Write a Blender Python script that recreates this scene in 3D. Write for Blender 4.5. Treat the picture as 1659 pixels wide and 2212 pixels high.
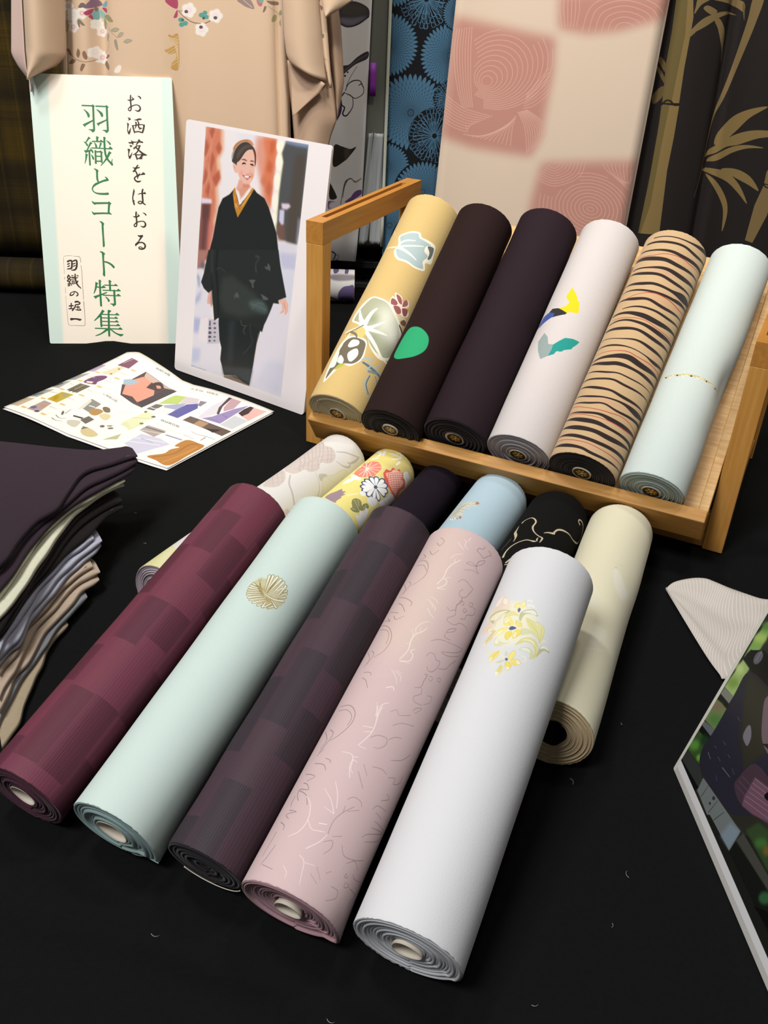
import bpy, bmesh, math, random
import numpy as np
from mathutils import Vector, Matrix

for _o in list(bpy.data.objects):
    bpy.data.objects.remove(_o)
SC = bpy.context.scene
COL = SC.collection
rnd = random.Random(7)

# ------------------------------------------------------------------ camera
CAM_F, CAM_PITCH, CAM_ROLL, CAM_H = 2017.7689, 0.548542, 0.051689, 0.66405
def make_camera():
    cp, sp = math.cos(CAM_PITCH), math.sin(CAM_PITCH)
    fw = Vector((0, cp, -sp)); rt = Vector((1, 0, 0)); up = rt.cross(fw)
    c, s = math.cos(CAM_ROLL), math.sin(CAM_ROLL)
    r2 = c * rt + s * up; u2 = -s * rt + c * up
    cd = bpy.data.cameras.new('camera'); cd.sensor_fit = 'HORIZONTAL'; cd.sensor_width = 36.0
    cd.lens = CAM_F / 1659.0 * 36.0; cd.clip_start = 0.02; cd.clip_end = 50
    co = bpy.data.objects.new('camera', cd); COL.objects.link(co)
    m = Matrix.Identity(4)
    for i in range(3):
        m[i][0] = r2[i]; m[i][1] = u2[i]; m[i][2] = -fw[i]
    m[0][3], m[1][3], m[2][3] = 0, 0, CAM_H
    co.matrix_world = m
    SC.camera = co
make_camera()

# ------------------------------------------------------------------ world, lamps, exposure
W = bpy.data.worlds.new('hall'); SC.world = W; W.use_nodes = True
W.node_tree.nodes['Background'].inputs[0].default_value = (1.0, 0.97, 0.94, 1)
W.node_tree.nodes['Background'].inputs[1].default_value = 0.15
def area(name, loc, target, size, power, color):
    ld = bpy.data.lights.new(name, 'AREA'); ld.shape = 'DISK'; ld.size = size; ld.energy = power; ld.color = color
    lo = bpy.data.objects.new(name, ld); COL.objects.link(lo); lo.location = loc
    d = Vector(target) - Vector(loc)
    lo.rotation_euler = d.to_track_quat('-Z', 'Y').to_euler()
area('ceiling_spot', (-0.85, 0.95, 2.6), (0.0, 0.9, 0.0), 0.40, 22, (1.0, 0.985, 0.965))
area('ceiling_spot', (0.55, 1.25, 2.7), (0.2, 1.0, 0.0), 0.35, 12, (1.0, 0.97, 0.93))
area('hall_lamp', (-0.95, -0.55, 2.6), (0.0, 1.35, 0.2), 0.8, 66, (1.0, 0.99, 0.985))
def spot(name, loc, target, angle, power, color, size):
    ld = bpy.data.lights.new(name, 'SPOT'); ld.energy = power; ld.color = color; ld.spot_size = math.radians(angle); ld.spot_blend = .6; ld.shadow_soft_size = size
    lo = bpy.data.objects.new(name, ld); COL.objects.link(lo); lo.location = loc
    lo.rotation_euler = (Vector(target) - Vector(loc)).to_track_quat('-Z', 'Y').to_euler()
spot('track_spot', (-0.60, 0.45, 2.5), (-0.36, 1.88, .38), 54, 98, (1.0, 0.90, 0.77), .12)
spot('track_spot', (0.45, 0.45, 2.5), (0.30, 1.96, .40), 54, 96, (1.0, 0.90, 0.77), .12)
SC.view_settings.view_transform = 'Standard'; SC.view_settings.look = 'None'
SC.view_settings.gamma = 1.0; SC.view_settings.use_curve_mapping = False
SC.view_settings.exposure = 0.0

# ------------------------------------------------------------------ helpers
GAIN = 0.80                      # photographed colour -> cloth colour
def lin(h):
    h = h.lstrip('#'); v = [int(h[i:i + 2], 16) / 255 for i in (0, 2, 4)]
    return tuple((x / 12.92 if x <= .04045 else ((x + .055) / 1.055) ** 2.4) * GAIN for x in v) + (1.0,)
def rgb(h):
    h = h.lstrip('#'); return np.array([int(h[i:i + 2], 16) / 255 for i in (0, 2, 4)], dtype=np.float32)

def set_in(n, names, v):
    for k in names:
        if k in n.inputs:
            n.inputs[k].default_value = v; return

def material(name, color=None, image=None, rough=.85, sheen=.0, spec=.25, bump=None, scale=1.0, strength=.2, mottling=0.0, metallic=0.0):
    """cloth / wood / card material: colour or printed image, fine weave bump, slight mottling"""
    m = bpy.data.materials.new(name); m.use_nodes = True
    nt = m.node_tree; b = nt.nodes['Principled BSDF']
    b.inputs['Roughness'].default_value = rough; b.inputs['Metallic'].default_value = metallic
    set_in(b, ('Specular IOR Level', 'Specular'), spec)
    set_in(b, ('Sheen Weight', 'Sheen'), sheen)
    tc = nt.nodes.new('ShaderNodeTexCoord')
    src = None
    if image is not None:
        ti = nt.nodes.new('ShaderNodeTexImage'); ti.image = image; ti.extension = 'EXTEND'
        nt.links.new(tc.outputs['UV'], ti.inputs['Vector'])
        mx = nt.nodes.new('ShaderNodeMix'); mx.data_type = 'RGBA'; mx.blend_type = 'MULTIPLY'
        mx.inputs['Factor'].default_value = 1.0
        nt.links.new(ti.outputs['Color'], mx.inputs['A']); mx.inputs['B'].default_value = (GAIN, GAIN, GAIN, 1)
        src = mx.outputs['Result']
    else:
        b.inputs['Base Color'].default_value = color
    if mottling > 0:
        nz = nt.nodes.new('ShaderNodeTexNoise'); nz.inputs['Scale'].default_value = 220 * scale; nz.inputs['Detail'].default_value = 3
        nt.links.new(tc.outputs['Object'], nz.inputs['Vector'])
        mr = nt.nodes.new('ShaderNodeMapRange'); mr.inputs['To Min'].default_value = 1 - mottling; mr.inputs['To Max'].default_value = 1 + mottling
        nt.links.new(nz.outputs['Fac'], mr.inputs['Value'])
        mm = nt.nodes.new('ShaderNodeMix'); mm.data_type = 'RGBA'; mm.blend_type = 'MULTIPLY'; mm.inputs['Factor'].default_value = 1.0
        if src is not None: nt.links.new(src, mm.inputs['A'])
        else: mm.inputs['A'].default_value = color
        nt.links.new(mr.outputs['Result'], mm.inputs['B']); src = mm.outputs['Result']
    if src is not None: nt.links.new(src, b.inputs['Base Color'])
    if bump:
        bp = nt.nodes.new('ShaderNodeBump'); bp.inputs['Strength'].default_value = strength; bp.inputs['Distance'].default_value = .0006
        if bump == 'crepe':
            t = nt.nodes.new('ShaderNodeTexNoise'); t.inputs['Scale'].default_value = 700 * scale; t.inputs['Detail'].default_value = 2
            nt.links.new(tc.outputs['Object'], t.inputs['Vector']); nt.links.new(t.outputs['Fac'], bp.inputs['Height'])
        else:
            t = nt.nodes.new('ShaderNodeTexWave'); t.wave_type = 'BANDS'; t.bands_direction = {'hoops': 'Y', 'ribs': 'X', 'courses': 'Z'}[bump]
            t.inputs['Scale'].default_value = 240 * scale; t.inputs['Distortion'].default_value = .6; t.inputs['Detail'].default_value = 1
            nt.links.new(tc.outputs['Object'], t.inputs['Vector']); nt.links.new(t.outputs['Fac'], bp.inputs['Height'])
        nt.links.new(bp.outputs['Normal'], b.inputs['Normal'])
    return m

def wood_mat(name, c1, c2, axis, scale=60, rough=.45):
    m = bpy.data.materials.new(name); m.use_nodes = True
    nt = m.node_tree; b = nt.nodes['Principled BSDF']; b.inputs['Roughness'].default_value = rough
    set_in(b, ('Specular IOR Level', 'Specular'), .3)
    tc = nt.nodes.new('ShaderNodeTexCoord'); mp = nt.nodes.new('ShaderNodeMapping')
    sc = [scale, scale, scale]; sc[axis] = scale * .06
    mp.inputs['Scale'].default_value = sc
    nz = nt.nodes.new('ShaderNodeTexNoise'); nz.inputs['Scale'].default_value = 3.0; nz.inputs['Detail'].default_value = 6; nz.inputs['Distortion'].default_value = .4
    cr = nt.nodes.new('ShaderNodeValToRGB'); cr.color_ramp.elements[0].color = c1; cr.color_ramp.elements[1].color = c2
    cr.color_ramp.elements[0].position = .3; cr.color_ramp.elements[1].position = .72
    nt.links.new(tc.outputs['Object'], mp.inputs['Vector']); nt.links.new(mp.outputs['Vector'], nz.inputs['Vector'])
    nt.links.new(nz.outputs['Fac'], cr.inputs['Fac']); nt.links.new(cr.outputs['Color'], b.inputs['Base Color'])
    bp = nt.nodes.new('ShaderNodeBump'); bp.inputs['Strength'].default_value = .08; bp.inputs['Distance'].default_value = .001
    nt.links.new(nz.outputs['Fac'], bp.inputs['Height']); nt.links.new(bp.outputs['Normal'], b.inputs['Normal'])
    return m

def empty(name, loc=(0, 0, 0)):
    o = bpy.data.objects.new(name, None); o.empty_display_size = .02; COL.objects.link(o); o.location = loc; return o
def tag(o, label, cat, group=None):
    o['label'] = label; o['category'] = cat
    if group: o['group'] = group
    return o
def structure(o, label=None):
    o['kind'] = 'structure'
    if label: o['label'] = label
    return o
def mesh(name, verts, faces, mat, parent=None, smooth=True, uvs=None, solid=0.0, bevel=0.0):
    me = bpy.data.meshes.new(name); me.from_pydata([tuple(v) for v in verts], [], faces)
    if uvs is not None:
        lay = me.uv_layers.new(name='UVMap')
        idx = np.empty(len(me.loops), dtype=np.int32); me.loops.foreach_get('vertex_index', idx)
        lay.data.foreach_set('uv', np.asarray(uvs, dtype=np.float32)[idx].ravel())
    if smooth: me.polygons.foreach_set('use_smooth', [True] * len(me.polygons))
    me.materials.append(mat); me.update()
    o = bpy.data.objects.new(name, me); COL.objects.link(o)
    if parent is not None: o.parent = parent
    if solid:
        md = o.modifiers.new('thickness', 'SOLIDIFY'); md.thickness = solid; md.offset = 0
    if bevel:
        md = o.modifiers.new('bevel', 'BEVEL'); md.width = bevel; md.segments = 2; md.limit_method = 'ANGLE'
    return o
def grid_faces(nu, nv, wrap=False):
    f = []
    for i in range(nv - 1):
        for j in range(nu - (0 if wrap else 1)):
            k = (j + 1) % nu
            f.append((i * nu + j, i * nu + k, (i + 1) * nu + k, (i + 1) * nu + j))
    return f
def box_geo(lo, hi, basis=None, origin=(0, 0, 0)):
    v = [Vector((x, y, z)) for x in (lo[0], hi[0]) for y in (lo[1], hi[1]) for z in (lo[2], hi[2])]
    if basis: v = [Vector(origin) + basis[0] * p.x + basis[1] * p.y + basis[2] * p.z for p in v]
    f = [(0, 1, 3, 2), (4, 6, 7, 5), (0, 4, 5, 1), (2, 3, 7, 6), (0, 2, 6, 4), (1, 5, 7, 3)]
    return v, f
def box(name, lo, hi, mat, parent=None, bevel=.0012, basis=None, origin=(0, 0, 0)):
    v, f = box_geo(lo, hi, basis, origin)
    return mesh(name, v, f, mat, parent, smooth=False, bevel=bevel)
def tube_geo(a, b, r, n=20):
    a, b = Vector(a), Vector(b); d = (b - a).normalized()
    t = Vector((0, 0, 1)) if abs(d.z) < .9 else Vector((1, 0, 0))
    e = d.cross(t).normalized(); g = d.cross(e)
    v = []
    for p in (a, b):
        for k in range(n):
            an = 2 * math.pi * k / n; v.append(p + e * (r * math.cos(an)) + g * (r * math.sin(an)))
    f = grid_faces(n, 2, True) + [tuple(range(n))[::-1], tuple(range(n, 2 * n))]
    return v, f
def resample(pts, n, smooth=False):
    p = np.array(pts, dtype=float)
    if smooth and len(p) > 2:
        p = np.array(catmull(p, 8, False))
    d = np.concatenate([[0], np.cumsum(np.linalg.norm(np.diff(p, axis=0), axis=1))])
    t = np.linspace(0, d[-1], n)
    return np.stack([np.interp(t, d, p[:, k]) for k in range(p.shape[1])], 1)
def catmull(p, n, closed):
    p = np.asarray(p, dtype=float); m = len(p); out = []
    rng = m if closed else m - 1
    for i in range(rng):
        if closed: a, b, c, d = p[(i - 1) % m], p[i], p[(i + 1) % m], p[(i + 2) % m]
        else: a, b, c, d = p[max(i - 1, 0)], p[i], p[i + 1], p[min(i + 2, m - 1)]
        for k in range(n):
            t = k / n
            out.append(.5 * ((2 * b) + (-a + c) * t + (2 * a - 5 * b + 4 * c - d) * t * t + (-a + 3 * b - 3 * c + d) * t ** 3))
    if not closed: out.append(p[-1])
    return out

# ------------------------------------------------------------------ woven / printed pattern drawing (numpy, no files)
class Canvas:
    """a pattern drawn in millimetres on cloth or paper: x to the right, y up, lower-left corner at (x0, y0)"""
    def __init__(self, x0, y0, w, h, ppm, base):
        self.x0, self.y0, self.p = x0, y0, ppm
        self.W, self.H = int(w * ppm), int(h * ppm)
        self.a = np.empty((self.H, self.W, 3), dtype=np.float32); self.a[:] = rgb(base)
    def px(self, pts):
        p = np.asarray(pts, dtype=float).copy(); p[:, 0] = (p[:, 0] - self.x0) * self.p; p[:, 1] = (p[:, 1] - self.y0) * self.p; return p
    def blend(self, ix, iy, cov, c):
        s = self.a[iy:iy + cov.shape[0], ix:ix + cov.shape[1]]
        s += (c - s) * cov[..., None].astype(np.float32)
    def poly(self, pts, c, soft=0.0):
        p = self.px(pts); pad = int(soft * self.p * 2.2) + 2
        x0 = max(int(p[:, 0].min()) - pad, 0); x1 = min(int(p[:, 0].max()) + pad + 1, self.W)
        y0 = max(int(p[:, 1].min()) - pad, 0); y1 = min(int(p[:, 1].max()) + pad + 1, self.H)
        if x1 <= x0 or y1 <= y0: return
        S = 3; w, h = (x1 - x0) * S, (y1 - y0) * S
        tg = np.zeros((h, w + 1), dtype=np.uint8)
        q = (p - [x0, y0]) * S
        for i in range(len(q)):
            ax, ay = q[i]; bx, by = q[(i + 1) % len(q)]
            if ay == by: continue
            if ay > by: ax, ay, bx, by = bx, by, ax, ay
            r0 = max(int(math.ceil(ay - .5)), 0); r1 = min(int(math.ceil(by - .5)), h)
            if r1 <= r0: continue
            rows = np.arange(r0, r1)
            xs = ax + (rows + .5 - ay) / (by - ay) * (bx - ax)
            cols = np.clip(np.ceil(xs - .5).astype(int), 0, w)
            tg[rows, cols] ^= 1
        m = np.bitwise_xor.accumulate(tg[:, :w], axis=1)
        cov = m.reshape(y1 - y0, S, x1 - x0, S).mean(axis=(1, 3), dtype=np.float32)
        if soft > 0: cov = blur(cov, soft * self.p * 1.0)
        self.blend(x0, y0, cov, c)
    def stroke(self, pts, c, soft=0.0):
        p = self.px([(a, b) for a, b, _ in pts]); r = np.array([w for _, _, w in pts]) * self.p * .5
        al = min(1.0, float(r.max()) / .42); r = np.maximum(r, .42)
        pad = int(r.max() + soft * self.p) + 2
        x0 = max(int(p[:, 0].min()) - pad, 0); x1 = min(int(p[:, 0].max()) + pad + 1, self.W)
        y0 = max(int(p[:, 1].min()) - pad, 0); y1 = min(int(p[:, 1].max()) + pad + 1, self.H)
        if x1 <= x0 or y1 <= y0: return
        cov = np.zeros((y1 - y0, x1 - x0), dtype=np.float32)
        for i in range(len(p) - 1):
            a, b = p[i] - [x0, y0], p[i + 1] - [x0, y0]; ra, rb = r[i], r[i + 1]; m = max(ra, rb) + 1.5
            sx0 = max(int(min(a[0], b[0]) - m), 0); sx1 = min(int(max(a[0], b[0]) + m) + 1, x1 - x0)
            sy0 = max(int(min(a[1], b[1]) - m), 0); sy1 = min(int(max(a[1], b[1]) + m) + 1, y1 - y0)
            if sx1 <= sx0 or sy1 <= sy0: continue
            X = np.arange(sx0, sx1, dtype=np.float32)[None, :] + .5 - a[0]; Y = np.arange(sy0, sy1, dtype=np.float32)[:, None] + .5 - a[1]
            d = b - a; L2 = float(d @ d) + 1e-9
            t = np.clip((X * d[0] + Y * d[1]) / L2, 0, 1)
            dist = np.sqrt((X - t * d[0]) ** 2 + (Y - t * d[1]) ** 2)
            s = cov[sy0:sy1, sx0:sx1]; np.maximum(s, np.clip(ra + (rb - ra) * t - dist + .5, 0, 1), out=s)
        if soft > 0: cov = blur(cov, soft * self.p * 1.0)
        self.blend(x0, y0, cov * al, c)
    def dots(self, pts, mmpx, c):
        q = resample(pts, max(2, int(np.linalg.norm(np.diff(np.array(pts), axis=0), axis=1).sum() / (9.5 * mmpx))), True)
        R = 3.5 * mmpx * self.p
        for x, y in self.px(q):
            ix, iy = int(x - R - 1), int(y - R - 1); n = int(2 * R + 4)
            if ix < 0 or iy < 0 or ix + n >= self.W or iy + n >= self.H: continue
            g = np.arange(n, dtype=np.float32) + .5
            cov = np.clip(R - np.sqrt((g[None] + ix - x) ** 2 + (g[:, None] + iy - y) ** 2) + .5, 0, 1)
            self.blend(ix, iy, cov, c)
    def draw(self, art):
        for ln in art.strip().split('\n'):
            t = ln.split(); op = t[0]; c = rgb(t[1]); soft = float(t[2])
            pts = [tuple(map(float, s.split(','))) for s in t[3:]]
            if op == 'p': self.poly(pts, c, soft)
            elif op == 'c': self.poly(catmull(pts, 6, True), c, soft)
            elif op == 'l': self.stroke(pts, c, soft)
            elif op == 's': self.stroke([tuple(v) for v in catmull(pts, 6, False)] if len(pts) > 2 else pts, c, soft)
            elif op == 'd': self.dots(pts, soft, c)
        return self
    def image(self, name):
        im = bpy.data.images.new(name, self.W, self.H)
        b = np.ones((self.H, self.W, 4), dtype=np.float32); b[..., :3] = np.clip(self.a, 0, 1)
        im.pixels.foreach_set(b.ravel()); im.update(); im.pack(); return im
def blur(a, r):
    r = int(max(1, round(r)))
    for _ in range(2):
        for ax in (0, 1):
            pad = [(0, 0), (0, 0)]; pad[ax] = (r + 1, r)
            c = np.cumsum(np.pad(a, pad, mode='edge'), axis=ax, dtype=np.float64); n = a.shape[ax]
            a = ((np.take(c, np.arange(2 * r + 1, 2 * r + 1 + n), axis=ax) - np.take(c, np.arange(0, n), axis=ax)) / (2 * r + 1)).astype(np.float32)
    return a

# ------------------------------------------------------------------ drawn patterns, in mm on their own surface
# p polygon, c closed smooth shape, s smooth stroke (x,y,width), l straight stroke, d row of dots; colour; soft edge in mm
ART = {}
ART['B1'] = '''
c #d2c7c1 0.00 350.8,-28.3 349.4,-16.8 336.1,-4.2 337.0,5.4 331.9,14.7 323.8,21.3 313.5,23.3 304.7,20.9 298.4,15.6 293.0,16.6 285.6,20.3 276.6,19.6 269.1,15.5 267.0,9.0 259.8,8.5 249.5,4.8 248.2,-3.0 255.0,-13.7 287.7,-28.3 307.0,-28.3 324.4,-24.0
c #d2c7c1 0.00 205.5,-11.5 229.5,-21.6 244.7,-21.6 253.2,-15.9 243.3,-4.0 233.1,3.3 223.1,6.2 212.6,6.1 205.7,0.4
s #b9aaa4 0.00 346.2,-14.5,0.76 320.6,3.3,0.65 297.5,15.1,0.57
s #b9aaa4 0.00 342.5,-18.1,0.76 314.6,1.7,0.66 298.3,8.7,0.60 286.5,19.6,0.56
s #b9aaa4 0.00 336.0,-19.7,0.76 302.3,3.7,0.63 290.7,6.0,0.61 273.6,17.0,0.56
s #b9aaa4 0.00 326.7,-20.3,0.76 296.4,2.2,0.64 282.7,4.8,0.61 269.4,14.2,0.56
s #b9aaa4 0.00 317.5,-21.1,0.75 284.7,4.6,0.62 277.2,0.9,0.64 266.3,8.4,0.58
s #b9aaa4 0.00 311.9,-23.3,0.75 275.4,4.3,0.61 271.1,-1.5,0.66 258.5,7.2,0.59
s #b9aaa4 0.00 303.5,-24.6,0.75 266.3,4.0,0.61 259.5,1.1,0.63
s #b9aaa4 0.00 334.9,0.1,0.68 319.9,11.2,0.60 305.7,20.2,0.57
s #b9aaa4 0.00 335.2,6.0,0.64 322.9,15.0,0.59 312.0,22.5,0.57
s #b9aaa4 0.00 291.7,-16.3,0.59 294.7,-0.0,0.53 305.6,7.1,0.49 318.6,12.0,0.48 326.4,18.7,0.46
s #b9aaa4 0.00 275.5,-6.8,0.58 286.1,3.6,0.50 299.3,11.4,0.47 318.4,20.8,0.46
s #b9aaa4 0.00 258.0,-1.2,0.52 272.8,3.9,0.49 285.5,13.0,0.46 293.6,15.5,0.46
s #b9aaa4 0.00 304.2,-18.4,0.60 312.9,-5.6,0.59 321.6,4.3,0.51 331.4,12.7,0.48
s #b9aaa4 0.00 322.7,-17.3,0.60 326.7,-7.0,0.60 332.7,6.0,0.51
s #b9aaa4 0.00 220.4,-13.9,0.56 229.6,-6.1,0.55 233.9,1.7,0.49
s #b9aaa4 0.00 209.9,-9.2,0.56 218.9,-1.7,0.50 226.2,5.0,0.47
s #b9aaa4 0.00 235.0,-19.8,0.57 209.1,2.2,0.47
s #b9aaa4 0.00 242.7,-17.3,0.57 214.4,5.9,0.46
s #b9aaa4 0.00 248.3,-13.3,0.57 224.3,5.3,0.46
s #c0bcb8 0.00 334.3,15.5,1.42 346.0,23.7,2.56 354.3,32.0,2.11 363.6,40.1,1.94
s #c0bcb8 0.00 363.6,40.1,3.15 353.6,41.4,3.63 342.3,39.5,2.84 337.7,36.4,1.17
s #c0bcb8 0.00 342.3,39.5,2.37 338.2,42.9,3.61 330.1,39.3,2.81 324.6,33.5,1.60 320.7,25.9,0.91
s #bfbcb8 0.00 243.8,3.3,1.93 228.5,12.6,2.18 219.5,25.3,2.48 211.3,37.9,2.71
s #c8c4b8 0.00 276.1,21.3,0.55 271.5,32.7,1.09 265.1,43.0,1.58 256.9,50.1,2.13
c #c4bfb2 0.00 279.3,26.1 290.5,31.8 287.9,36.4 280.7,37.2 274.4,33.1
c #dedbc9 0.00 289.9,34.2 301.3,38.6 316.3,39.2 327.9,42.5 330.5,47.7 313.3,52.2 297.3,55.1 282.2,54.1 272.0,57.4 265.7,54.3 277.2,35.5
s #c2bfb0 0.00 290.2,33.9,0.44 302.9,38.8,0.46 319.4,39.6,0.46 328.8,43.9,0.48 330.9,48.9,0.50
s #c2bfb0 0.00 276.0,34.9,0.55 271.4,44.9,0.57 262.5,53.8,0.62
s #c2bfb0 0.00 288.1,34.4,0.33 293.2,43.0,0.35 304.7,51.9,0.38
c #d2c7c1 1.04 198.4,42.3 196.3,44.1 193.2,44.3 190.3,42.9 188.9,40.4 189.6,37.9 192.1,36.2 195.2,36.0 197.8,37.3 199.0,39.7
p #dedb9e 1.08 -28.8,-9.4 -0.2,-28.3 -1.4,3.5 36.6,-5.5 50.1,-28.1 -5.5,-28.0
p #e4e0b0 2.80 -1.4,3.5 36.6,-5.5 49.2,-28.3 5.1,-7.9
'''
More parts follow.
